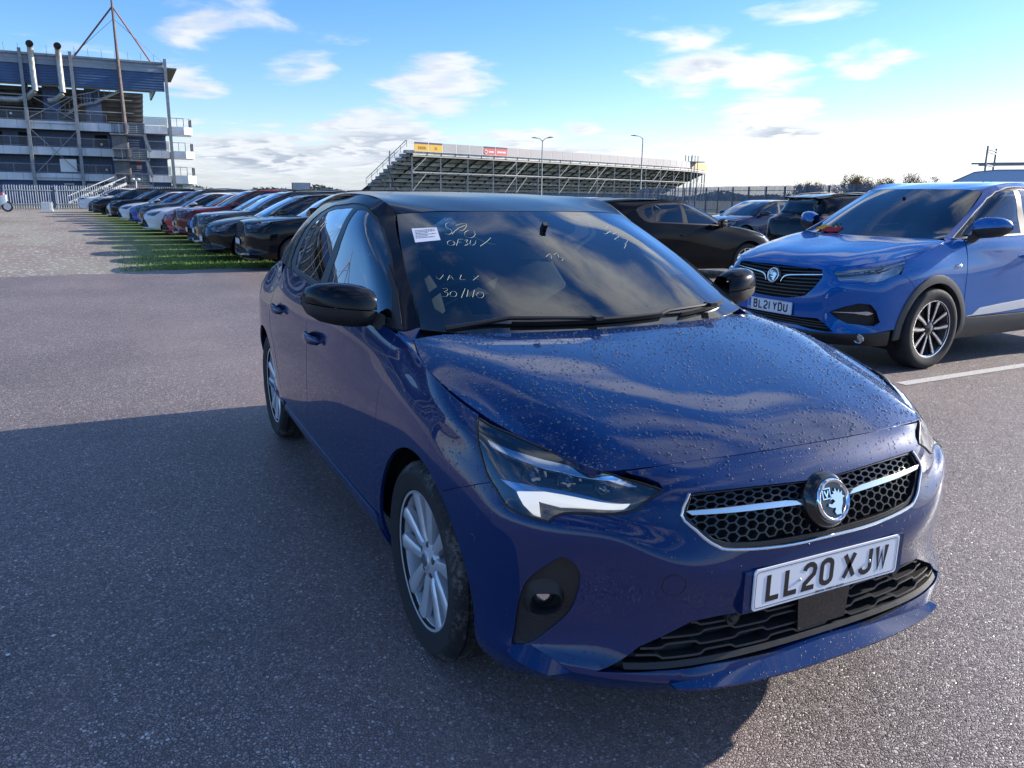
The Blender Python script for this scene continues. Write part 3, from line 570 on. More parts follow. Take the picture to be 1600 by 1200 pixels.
# ---------------------------------------------------------------- wheels
def make_wheel(parent, x, y, sgn, rt=.312, wd=.195, rim=.222, style='ten', h=64, mats=None, steer=0.0, lod=0):
    """tyre and alloy rim; sgn is the side the outer face looks to"""
    tm = grimy('tyre rubber', (.022, .022, .024), .78, .5, 14.0, bmp=.25, bscale=90) if lod else MATS.get('muddy tyre') or muddy()
    al = mats or mat('silver alloy', (.62, .64, .67), .26, .9)
    w = empty('wheel', (x, y, rt)); w.parent = parent; w.rotation_euler = (0, 0, steer)
    s = sgn; o = wd/2
    prof = [(rim-.012, s*(o-.022)), (rim+.004, s*(o-.004)), (rim+.016, s*(o-.001)), (rim+.035, s*(o+.003)), ((rt+rim)/2+.012, s*(o+.006)), (rt-.022, s*(o+.001)), (rt-.010, s*(o-.010)), (rt-.002, s*(o-.024))]
    if not lod:
        for g in (.055, .018, -.018, -.055):
            prof += [(rt, s*(g+.004)*1.1), (rt-.007, s*(g+.003)*1.1), (rt-.007, s*(g-.003)*1.1), (rt, s*(g-.004)*1.1)]
    else: prof += [(rt, s*.04), (rt, -s*.04)]
    prof += [(rt-.006, -s*(o-.020)), (rt-.030, -s*o), (rim, -s*(o-.01))]
    ty = MB().lathe(prof, h); ty.build('tyre', tm, w, sharp=28)
    rm = MB(); f = s*(o-.012)      # rim lip and barrel
    rm.lathe([(rim-.010, f+s*.002), (rim-.002, f+s*.004), (rim, f-s*.004), (rim-.014, f-s*.012), (rim-.028, -s*.03), (rim-.030, -s*(o-.01))], h)
    if style == 'ten':
        n = 10
        for k in range(n):
            pair_off = (.055 if k % 2 == 0 else -.055); t = 2*math.pi*k/n+pair_off+.16
            rings = []
            for r_, wdt, ax, th in ((.030, .032, f-s*.022, .030), (.075, .034, f-s*.012, .032), (.125, .040, f-s*.010, .030), (.180, .050, f-s*.006, .026), (rim-.004, .064, f-s*.002, .022)):
                ca, sa = math.cos(t+pair_off*(-1.6)*(1-r_/rim)), math.sin(t+pair_off*(-1.6)*(1-r_/rim)); c = Vector((r_*ca, ax, r_*sa)); b = Vector((-sa, 0, ca)); nrm = Vector((0, s, 0)); e = wdt/2
                rings.append([c+b*e*.55+nrm*.0, c+b*e*.95-nrm*.006, c+b*e-nrm*th, c-b*e-nrm*th, c-b*e*.95-nrm*.006, c-b*e*.55])
            rm.loft(rings)
        rm.lathe([(.0, f-s*.004), (.028, f-s*.004), (.031, f-s*.008), (.058, f-s*.014), (.066, f-s*.030), (.06, f-s*.05)], 30)
        rb = rm.build('rim', al, w, sharp=35); bolt = None
        for k in range(5):
            t = 2*math.pi*k/5+.3
            if bolt is None: bolt = MB().lathe([(.0, f-s*.010), (.010, f-s*.011), (.0125, f-s*.0125), (.013, f-s*.03)], 12).build('wheel_bolt', mat('bolt recess', (.10, .10, .11), .5, .7), rb); bq = bolt
            else: bq = bolt.copy(); COL.objects.link(bq); bq.parent = rb
            bq.location = (.047*math.cos(t), 0, .047*math.sin(t))
        cp = MB(); cp.lathe([(0, f-s*.0015), (.020, f-s*.0015), (.0215, f-s*.003)], 24); cp.lathe([(.0145, f-s*.0005), (.0165, f-s*.0002), (.0185, f-s*.0005)], 24)
        cp.build('centre_cap', mat('cap grey', (.30, .31, .33), .35, .8), rb)
    else:   # five pairs of machined double spokes over black
        blk = mat('gloss black alloy', (.018, .018, .02), .25, .2, coat=.6); mach = mat('machined alloy', (.74, .75, .77), .22, .95)
        bk = MB(); n = 10
        for k in range(n):
            sh = (.10 if k % 2 == 0 else -.10); t = 2*math.pi*k/n+sh*.5
            def ring(r_, wdt, ax, th, t=t, sh=sh):
                a = t+sh*1.3*(1-r_/rim)*(-1); ca, sa = math.cos(a), math.sin(a); c = Vector((r_*ca, ax, r_*sa)); b = Vector((-sa, 0, ca)); nrm = Vector((0, s, 0)); e = wdt/2
                return [c+b*e, c+b*e-nrm*th, c-b*e-nrm*th, c-b*e]
            bk.loft([ring(.03, .03, f-s*.03, .03), ring(.12, .032, f-s*.016, .03), ring(rim-.004, .050, f-s*.008, .02)])
            rm.loft([ring(.062, .014, f-s*.018, .004), ring(.12, .016, f-s*.0135, .004), ring(rim-.008, .024, f-s*.0045, .004)])
        bk.lathe([(0, f-s*.012), (.03, f-s*.012), (.055, f-s*.022), (.06, f-s*.05)], 24)
        rb = rm.build('rim', mach, w, sharp=35)
        if lod < 2: bk.build('spoke_back', blk, rb, sharp=35)
        else: bk.build('spoke_back', blk, rb, sharp=35)
    di = MB().lathe([(.0, -s*.01), (.14, -s*.01), (.14, -s*.03), (.0, -s*.03)], 32)
    di.lathe([(.02, -s*.045), (rim-.03, -s*.045)], 32)
    di.build('brake_disc', mat('brake disc', (.055, .05, .048), .55, .6), w)
    return w
def muddy():
    m = mat('muddy tyre', (.018, .018, .02), .8); t, b, c = nodes(m)
    n = t.n('TexNoise', {'Vector': c, 'Scale': 7.0, 'Detail': 9, 'Roughness': .7}).outputs[0]
    n2 = t.n('TexNoise', {'Vector': c, 'Scale': 70.0, 'Detail': 5, 'Roughness': .7}).outputs[0]
    r = t.vm('LENGTH', t.vm('MULTIPLY', c, (1, 0, 1)))
    k = t.m('MULTIPLY', t.rng(t.m('ADD', t.m('MULTIPLY', n, .6), t.m('MULTIPLY', n2, .4)), .47, .62), t.rng(r, .27, .305))
    setin(t, b, 'Base Color', t.mix(t.m('MULTIPLY', k, .7), (.016, .017, .019), (.23, .22, .20))); bump(t, b, n2, .35, .004); return m

# ---------------------------------------------------------------- number plates and badges
def make_plate(parent, text, M, seed=0, blue=False, dealer=None, screws=True, small=False):
    """a white reflective front plate, 520 x 111 mm; M has x to the reader's right, y up, z towards the reader"""
    pm = mat('plate white', (.90, .92, .94), .38, 0, .5, .3); bk = mat('plate black', (.012, .012, .014), .4)
    w, h, r = .52, .111, .010; c = []
    for cx, cy, a in ((w/2-r, h/2-r, 0), (-w/2+r, h/2-r, 90), (-w/2+r, -h/2+r, 180), (w/2-r, -h/2+r, 270)): c += arc(cx, cy, r, r, a, a+90, 4)
    p = MB().prism(c, .004, M).build('number_plate', pm, parent, sharp=30)
    if small: 
        k = MB(); write(k, text, .050, .075, .058, .013, M @ Matrix.Translation((-.215, -.0375, .0)), .0006, .03, z0=.0042); k.build('registration', bk, p, smooth=False); return p
    k = MB(); n = len(text)-1; tot = n*.050+(n-2)*.011+.033-sum(.035 for ch in text if ch == '1')
    x0 = -tot/2+(.012 if blue else 0)
    write(k, text, .050, .079, .061, .0138, M @ Matrix.Translation((x0, -.0375, 0)), .0006, .022, z0=.0042); k.build('registration', bk, p, smooth=False)
    b = MB(); e = .004; ring = [(x*(1-2*e/w*1.6), y*(1-2*e/h*1.6)) for x, y in c]; ribbon(b, ring+[ring[0]], .0013, .0004, M, .0042); b.build('border', bk, p, smooth=False)
    if blue:
        q = MB().prism([(-w/2+.004, -h/2+.004), (-w/2+.040, -h/2+.004), (-w/2+.040, h/2-.004), (-w/2+.004, h/2-.004)], .0005, M @ Matrix.Translation((0, 0, .0042))); f = q.build('country_flash', mat('flash blue', (.07, .14, .48), .4), p, smooth=False)
        k = MB(); write(k, 'UK', .011, .016, .014, .003, M @ Matrix.Translation((-w/2+.009, -.043, 0)), .0004, z0=.0049); k.build('country_code', pm, f, smooth=False)
    if dealer:
        k = MB(); write(k, dealer, .0042, .0065, .0052, .0009, M @ Matrix.Translation((-.044, -.0525, 0)), .0004, .004, z0=.0042); k.build('dealer_print', mat('print grey', (.09, .09, .11), .5), p, smooth=False)
    if screws:
        for sx in (-.105, .148):
            q = MB().ball((0, 0, 0), (.0052, .0052, .003), 10, 4, half=True); q.V = [M @ (Vector(v)+Vector((sx, -.001, .0045))) for v in q.V]; q.build('screw_cap', mat('screw cap', (.68, .68, .66), .3, .2), p)
    return p
GRIFFIN = [(-.10,-.92),(.30,-.92),(.34,-.62),(.52,-.30),(.58,.02),(.80,.10),(.55,.22),(.62,.48),(.40,.34),(.36,.62),(.20,.40),(.05,.72),(-.02,.48),(-.18,.56),(-.10,.36),(-.42,.34),(-.30,.18),(-.52,.02),(-.22,.06),(-.06,-.10),(-.36,-.26),(-.60,-.18),(-.66,-.34),(-.34,-.48),(-.08,-.50),(-.22,-.74)]
def make_badge(parent, M, rad, base='black'):
    cr = mat('chrome', (.80, .82, .85), .07, 1.0); dk = mat('badge black', (.012, .013, .015), .3, 0, .5, .5)
    b = MB(); V = Matrix(M)
    b.lathe([(rad*.80, .004), (rad*.84, .009), (rad*.92, .0105), (rad*.98, .008), (rad, .002), (rad, -.01)], 48, 'Z'); b.V = [V @ Vector(v) for v in b.V]; o = b.build('badge', cr, parent, sharp=50)
    d = MB().lathe([(0, .0025), (rad*.82, .004)], 40, 'Z'); d.V = [V @ Vector(v) for v in d.V]; d.build('badge_field', dk, o)
    g = MB(); poly = [(x*rad*.76, y*rad*.74) for x, y in GRIFFIN]; g.prism(poly, .0035, V @ Matrix.Translation((rad*.10, 0, .004))); g.build('badge_emblem', mat('emblem grey', (.62, .64, .67), .2, .9), o, sharp=20)
    f = MB(); s = rad*.46; x0, y0 = -rad*.62, rad*.10; ribbon(f, [(x0, y0), (x0+s, y0), (x0+s, y0+s), (x0, y0+s), (x0, y0)], rad*.05, .002, V, .004)
    ribbon(f, [(x0+s*.22, y0+s*.78), (x0+s*.5, y0+s*.2), (x0+s*.78, y0+s*.78)], rad*.07, .002, V, .004); f.build('badge_letter', cr, o, smooth=False)
    return o

# ---------------------------------------------------------------- a car
GH = np.concatenate([GLASSHOUSE*[1, -1, 1], GLASSHOUSE[-2::-1]])
REAR = np.concatenate([SKIRT[8:]*[1, -1, 1], SKIRT[-2:7:-1]])
def frame(P, N, upv=(0, 0, 1)):
    """matrix with z along N, y as far up as it goes, origin P"""
    z = Vector(N).normalized(); x = Vector(upv).cross(z).normalized(); y = z.cross(x); return Matrix.Translation(Vector(P)) @ Matrix((x, y, z)).transposed().to_4x4()
class Car:
    """surfaces and outlines of one car; warp bends the basic nets into another body"""
    def __init__(s, warp=None, arch_f=(.045, .31, .365, .375), arch_r=(-2.535, .31, .365, .365), h=.04, rears=True):
        f = warp or (lambda P: P)
        s.warp = f
        g = lambda A: f(np.asarray(A, float).reshape(-1, 3)).reshape(A.shape)
        s.sk = Surf(g(SKIRT)); s.bo = Surf(g(BONNET)); s.sc = Surf(g(SCREEN)); s.ro = Surf(g(ROOF)); s.gh = Surf(g(GH), mirror=False); s.rk = Surf(g(REAR), mirror=False)
        for q in (s.sk, s.bo, s.sc, s.ro, s.gh, s.rk):
            uv = np.array([((q.tu[0]*.6+q.tu[-1]*.4), q.tv[-1]*.5)]); P, N = q.pn(uv)
            c = f(np.array([[-1.3, 0, .75]]))[0]
            if (N[0]*(P[0]-c)).sum() < 0: q.flip = not q.flip
        s.af, s.ar, s.h = arch_f, arch_r, h
    def K(s, q, pts, sgn=-1):
        """net positions of the right-hand half; sgn = +1 mirrors them to the left"""
        P = np.asarray(pts, float).reshape(-1, 2).copy(); S = getattr(s, q); n = len(S.tu)-1
        if sgn > 0: P[:, 0] = n-P[:, 0]
        return kuv(S, P)
    def T(s, name, q='sk', sgn=-1, smooth=0):
        P = np.array(TR[name]); P = spline(P, smooth, True) if smooth else P
        return s.K(q, P, sgn)
    def xz(s, pts, sgn=-1, q='sk'):
        S = getattr(s, q)
        if q == 'sk': ur = (S.tu[1], S.tu[12]) if sgn < 0 else (S.tu[-13], S.tu[-2])
        else: ur = (S.tu[0], S.tu[6]) if sgn < 0 else (S.tu[-7], S.tu[-1])
        return S.inv(pts, [0, 2], ur)
    def yz(s, pts):
        S = s.sk; return S.inv(pts, [1, 2], (S.tu[11], S.tu[21]))
    def arch(s, which, a0, a1, n=18):
        cx, cz, rx, rz = s.af if which == 'f' else s.ar
        return [(cx+rx*math.cos(R(a0+(a1-a0)*i/n)), cz+rz*math.sin(R(a0+(a1-a0)*i/n))) for i in range(n+1)]
    def at(s, q, uv): 
        P, N = getattr(s, q).pn(uv); return P[0], N[0]
def join(*parts): return np.concatenate([np.asarray(p, float).reshape(-1, 2) for p in parts])

def tilt(Nv, k): return Nv
def common_shell(c, root, pm, roofm, h, lod, glassm, dark, screen_glass, trim=None, win_off=-.006, rear_glass=None, roof_rail=None):
    """bonnet, roof, windscreen, side windows and the black frames between them"""
    S = c.bo; e = (S.tu[0], S.tu[-1], S.tv[0], S.tv[-1])
    panel('bonnet', S, [(e[0], e[2]), (e[1], e[2]), (e[1], e[3]), (e[0], e[3])], pm, root, h=h, gap=.009, flange=.02, rr=.0022)
    S = c.ro; e = (S.tu[0], S.tu[-1], S.tv[0], S.tv[-1])
    panel('roof', S, [(e[0], e[2]), (e[1], e[2]), (e[1], e[3]), (e[0], e[3])], roofm, root, h=h, gap=.004, flange=.012)
    S = c.sc; e = (S.tu[0], S.tu[-1], S.tv[0], S.tv[-1])
    sg = c.K('sc', TR['scr_glass'])
    inner = c.K('sc', [(.42,3.70),(.75,3.80),(1.5,3.83),(2.5,3.84),(3.5,3.84),(4.5,3.83),(5.25,3.80),(5.58,3.70),(5.585,2.8),(5.58,1.9),(5.55,1.25),(5.35,1.12),(4.7,1.10),(3,1.12),(1.3,1.10),(.65,1.12),(.45,1.25),(.42,1.9),(.415,2.8)])
    w = panel('windscreen', S, inner, screen_glass, root, h=h, gap=0, flange=0)
    panel('windscreen_border', S, [(e[0], e[2]), (e[1], e[2]), (e[1], e[3]), (e[0], e[3])], mat('black glass border', (.006, .007, .008), .06, 0, .5, 1.0), w, holes=[inner], h=h, gap=.0, flange=.008)
    S = c.gh; n = len(S.tu)-1; holes = []; win = []; rw = [(8.9,.30),(11,.24),(13.1,.30),(13.0,1.2),(12.75,2.0),(11,2.2),(9.25,2.0),(9.0,1.2)]
    for sgn in (-1, 1):
        dlo = c.K('gh', [(.80,.03),(.62,.61),(.46,1.157),(.60,1.707),(1.156,1.960),(2.259,2.07),(3.743,2.09),(5.0,1.93),(5.85,1.72),(6.25,1.45),(6.40,1.10),(6.30,.55),(6.1,.18),(5.80,.03),(3.5,.03)], sgn)
        holes.append(dlo); win.append((sgn, dlo))
    rear = c.K('gh', rw)
    e = (S.tu[0], S.tu[-1], S.tv[0], S.tv[-1])
    panel('pillar_frame', S, [(e[0], e[2]), (e[1], e[2]), (e[1], e[3]), (e[0], e[3])], roofm if roof_rail is None else roof_rail, root, holes=holes+[rear], h=h, gap=.003, flange=.014)
    for sgn, dlo in win:
        wf = c.K('gh', [(2.70,1.86),(2.0,1.93),(1.35,1.90),(1.0,1.80),(.745,1.60),(.625,1.30),(.70,.98),(.88,.68),(1.15,.16),(2.0,.13),(3.0,.13),(3.44,.13),(3.36,.6),(3.20,1.10),(2.98,1.5)], sgn)
        wr = c.K('gh', [(3.15,1.91),(4.0,1.90),(4.7,1.83),(5.12,1.72),(5.32,1.58),(5.40,1.25),(5.42,.92),(5.40,.5),(5.32,.13),(4.5,.13),(3.74,.13),(3.66,.55),(3.52,1.05),(3.32,1.5)], sgn)
        qw = c.K('gh', [(5.46,1.52),(5.75,1.42),(5.98,1.20),(6.00,.80),(5.86,.40),(5.62,.14),(5.45,.14),(5.53,.55),(5.55,1.0)], sgn)
        tr = panel('window_trim', S, dlo, mat('trim black', (.012, .012, .013), .35), root, holes=[wf, wr, qw], h=h, gap=.003, off=-.004, flange=.01)
        for q, nm in ((wf, 'side_window'), (wr, 'side_window'), (qw, 'quarter_window')): panel(nm, S, q, glassm, root, h=h, gap=0, off=win_off, flange=0)
        if trim is not None and lod < 2:   # bright strip round the window opening
            d = np.array(dlo); k = MB(); P, N = S.pn(resample(d, .05)); k.tube([tuple(p+nn*.002) for p, nn in zip(P, N)], .0065, 6, closed=True); k.build('window_strip', trim, root)
    panel('rear_window', S, rear, rear_glass or glassm, root, h=h, gap=0, off=-.004, flange=0)
    return w

def underbody(c, root, wheels, rt, y_out):
    """dark floor pan, wheel housings and a bulkhead so that no daylight shows through"""
    dk = mat('underbody black', (.010, .010, .011), .8); f = c.warp
    b = MB(); pts = f(np.array([[.62, .52, .24], [-3.0, .52, .26], [.62, .52, .55], [-3.0, .62, .62]]))
    x0, x1 = pts[0][0], pts[1][0]; z = pts[0][2]; yy = y_out-.30
    b.box(((x0+x1)/2, 0, z+.06), (x0-x1, 2*yy, .10))
    b.box((x0-.05, 0, z+.24), (.05, 2*yy+.05, .42))
    xm = (wheels[0][0]+wheels[1][0])/2; L = abs(wheels[0][0]-wheels[1][0])-2*rt-.16
    b.box((xm, 0, z+.06), (L, 2*y_out-.16, .10))
    b.build('floor_pan', dk, root, smooth=False)
    for (wx, wy) in wheels:
        for sg in (-1, 1):
            q = MB(); rr = rt+.055; ring0, ring1 = [], []
            for k in range(17):
                t = R(-25+230*k/16); ring0.append((wx+rr*math.cos(t), sg*(y_out-.055), rt+rr*math.sin(t))); ring1.append((wx+rr*math.cos(t), sg*(y_out-.33), rt+rr*math.sin(t)))
            q.loft([ring0, ring1], closed=False, caps=False); q.add(ring1, [tuple(range(17))]); q.build('wheel_housing', dk, root)

def interior(c, root, right_hand=True, detail=True):
    f = c.warp; g = lambda *p: Vector(f(np.array([p], float))[0])
    dk = grimy('cabin plastic', (.050, .052, .056), .6, .3, 20); fab = grimy('seat fabric', (.060, .062, .068), .85, .3, 60)
    # dashboard: a sheet curving down behind the windscreen
    d = MB(); rows = []
    for t, zz in ((-.36, .975), (-.55, .968), (-.68, .965), (-.76, .93), (-.79, .85), (-.78, .70)):
        rows.append([tuple(g(t+.12*(1-(y/.68)**2), y, zz+.015*(1-(y/.68)**2)-.0)) for y in np.linspace(-.68, .68, 17)])
    d.loft(rows, closed=False, caps=False); d.build('dashboard', dk, root)
    if detail:
        for y in (-.37, .37):
            s = MB()
            for rings in ([(-1.02, .30, .22, .46), (-1.05, .52, .24, .46), (-1.45, .54, .24, .44), (-1.52, .32, .22, .42)],):
                s.loft([[tuple(g(x, y+sx*w_/1.0, z_)) for sx, z_ in ((-1, z-.12), (1, z-.12), (1, z), (-1, z))] for x, z, w_, _ in rings])
            back = []
            for x, z, w_, th in ((-1.40, .50, .24, .10), (-1.47, .72, .25, .11), (-1.56, .95, .22, .09), (-1.61, 1.08, .15, .06)):
                back.append([tuple(g(x+dx, y+sy*w_, z)) for dx, sy in ((th/2, -.8), (th/2+.02, 0), (th/2, .8), (0, 1), (-th/2, .8), (-th/2, -.8), (0, -1))])
            s.loft(back); s.loft([[tuple(g(x+dx, y+sy*w_, z)) for dx, sy in ((.04, -.8), (.05, 0), (.04, .8), (-.04, .8), (-.04, -.8))] for x, z, w_ in ((-1.60, 1.10, .10), (-1.61, 1.17, .13), (-1.62, 1.27, .11), (-1.62, 1.30, .06))])
            s.build('seat', fab, root, sharp=50)
        b = MB(); b.loft([[tuple(g(x+dx, y, z)) for y in (-.58, 0, .58) for dx in (0,)]+[tuple(g(x-.1, y, z)) for y in (.58, 0, -.58)] for x, z in ((-2.12, .55), (-2.22, .85), (-2.30, 1.08))]); b.box(tuple(g(-2.0, 0, .48)), (.5, 1.16, .14)); b.build('rear_bench', fab, root, sharp=50)
        y = -.37 if right_hand else .37; w = MB(); ctr = g(-.80, y, .925); M = Matrix.Translation(ctr) @ Matrix.Rotation(R(-66), 4, 'Y')
        w.tube([M @ Vector((.185*math.cos(t), .185*math.sin(t), 0)) for t in np.linspace(0, 2*math.pi, 33)[:-1]], .0145, 8, closed=True)
        w.ball(tuple(ctr), (.04, .07, .07), 10, 6)
        for a in (0, 180, 270): w.bar(ctr, M @ Vector((.18*math.cos(R(a+90)), .18*math.sin(R(a+90)), 0)), .03, .014)
        w.build('steering_wheel', mat('wheel leather', (.02, .02, .022), .45), root)
        m = MB(); a = g(-.80, 0, 1.255); m.ball(tuple(a), (.022, .12, .038), 16, 8); m.bar(a, a+Vector((.05, 0, .06)), .02); m.build('inside_mirror', mat('gloss black plastic', (.008, .008, .009), .15, 0, .5, .5), root)
        k = MB(); a = g(-.80, .0, 1.300); k.loft([[tuple(g(x, y, z)) for y, z in ((-w_, zz-.022), (w_, zz-.022), (w_*.8, zz-.05), (-w_*.8, zz-.05))] for x, zz, w_ in ((-.66, 1.232, .05), (-.74, 1.275, .085), (-.88, 1.342, .095))]); k.build('camera_housing', mat('gloss black plastic', (.008, .008, .009), .15, 0, .5, .5), root)

def mirror_pod(c, root, sgn, capm, lowm, at, size=(.10, .125, .085), arm=None, glassm=None):
    """door mirror: rounded cap over a black casing on an arm; at = centre of the casing in car axes (right side)"""
    x, y, z = at; sx, sy, sz = size; cap, low = MB(), MB()
    def ring(t, part):
        # sections across the pod from the inner end (t=0) to the outer end (t=1)
        w = [.74, .92, 1.0, .99, .90, .66, .20][t]; yy = [-1, -.72, -.30, .20, .62, .90, 1.0][t]; hi = [.80, .97, 1.04, 1.0, .86, .60, .15][t]; lo = [.74, .92, 1.0, .98, .88, .62, .2][t]; dxx = [.0, .0, -.01, -.025, -.05, -.085, -.12][t]
        pts = []
        for k in range(13):
            a = R(180*k/12) if part == 'cap' else R(180+180*k/12)
            px = sx*w*math.copysign(abs(math.cos(a))**.72, math.cos(a)); pz = (sz*hi if part == 'cap' else sz*lo*.86)*math.copysign(abs(math.sin(a))**.75, math.sin(a))
            px = px*.55+(.0 if px > 0 else 0) if px < 0 else px
            pts.append((x+px*.75+dxx, sgn*(abs(y)+yy*sy), z+pz+.012*yy))
        return pts
    cap.loft([ring(t, 'cap') for t in range(7)], closed=False, caps=False); low.loft([ring(t, 'low') for t in range(7)], closed=False, caps=False)
    a = cap.build('mirror', capm, root, sharp=60); low.V = [(vx, vy, vz-.004) for vx, vy, vz in low.V]; low.build('mirror_casing', lowm, a, sharp=60)
    if arm:
        k = MB(); p0, p1 = Vector(arm[0]), Vector(arm[1]); p0.y *= -sgn; p1.y *= -sgn
        k.loft([[p0+Vector(v) for v in ((.05, 0, .03), (-.05, 0, .03), (-.05, 0, -.035), (.05, 0, -.035))], [p1+Vector(v) for v in ((.035, 0, .015), (-.035, 0, .015), (-.03, 0, -.03), (.03, 0, -.03))]]); k.build('mirror_arm', lowm, a, sharp=50)
    g = MB(); pts = ring(2, 'cap')[:]+ring(2, 'low')[1:-1]; xm = x-.052*sx/.1
    P = [(xm, sgn*(abs(y)+sy*.9*math.cos(R(t))), z+sz*.82*math.sin(R(t))) for t in range(0, 360, 15)]; g.add(P, [tuple(range(24))]); g.build('mirror_glass', mat('mirror glass', (.7, .72, .74), .02, 1.0), a)
    return a
# ---------------------------------------------------------------- the dark blue hatchback in front
def hex_mesh(c, root, poly_uv, m, parent, cw=.038, ch=.0212, bar=.0046, depth=.012, off=-.014, skip=None):
    """honeycomb bars on the skirt, clipped to an outline"""
    S = c.sk; b = MB(); lo, hi = poly_uv.min(0), poly_uv.max(0); segs = {}
    nx, ny = int((hi[0]-lo[0])/(cw*.75))+3, int((hi[1]-lo[1])/ch)+3
    for i in range(nx):
        for j in range(ny):
            cx, cy = lo[0]+i*cw*.75-cw, lo[1]+(j+(.5 if i % 2 else 0))*ch-ch
            P = [(cx+dx*cw/2, cy+dy*ch/2) for dx, dy in ((-.98, 0), (-.42, 1), (.42, 1), (.98, 0), (.42, -1), (-.42, -1))]
            for k in range(6):
                a, q = P[k], P[(k+1) % 6]; key = tuple(sorted(((round(a[0]*2e3), round(a[1]*2e3)), (round(q[0]*2e3), round(q[1]*2e3)))))
                segs[key] = (a, q)
    A = np.array([s[0] for s in segs.values()]); B = np.array([s[1] for s in segs.values()]); mid = (A+B)/2
    ok = in_poly(mid, poly_uv) & (seg_dist(mid, poly_uv) > .002); A, B = A[ok], B[ok]
    if not len(A): return
    PA, NA = S.pn(A); PB, NB = S.pn(B)
    for a, na, q, nb in zip(PA, NA, PB, NB):
        a2, q2 = Vector(a+na*off), Vector(q+nb*off); n = Vector(na); d = (q2-a2).normalized(); r = d.cross(n).normalized()
        w0, w1 = bar*.35, bar*.75; V = []
        for p in (a2-d*bar*.3, q2+d*bar*.3): V += [p+r*w0, p-r*w0, p-r*w1-n*depth, p+r*w1-n*depth]
        b.add(V, [(0, 1, 5, 4), (1, 2, 6, 5), (3, 0, 4, 7), (0, 3, 2, 1), (4, 5, 6, 7)])
    return b.build('grille_mesh', m, parent, smooth=False)
def offset_sheet(name, S, poly, m, parent, off, h=.03, **k): return panel(name, S, poly, m, parent, h=h, gap=0, off=off, flange=0, **k)
def strip(S, uv, w, off0, off1, mb, lift=None):
    """a rounded moulding that follows points on a surface"""
    P, N = S.pn(uv); rings = []
    for i, (p, n) in enumerate(zip(P, N)):
        d = P[min(i+1, len(P)-1)]-P[max(i-1, 0)]; d /= np.linalg.norm(d); s = np.cross(n, d); ww = w[i] if hasattr(w, '__len__') else w
        rings.append([tuple(p+s*ww/2+n*off0), tuple(p+s*ww*.32+n*off1), tuple(p-s*ww*.32+n*off1), tuple(p-s*ww/2+n*off0)])
    mb.loft(rings); return mb

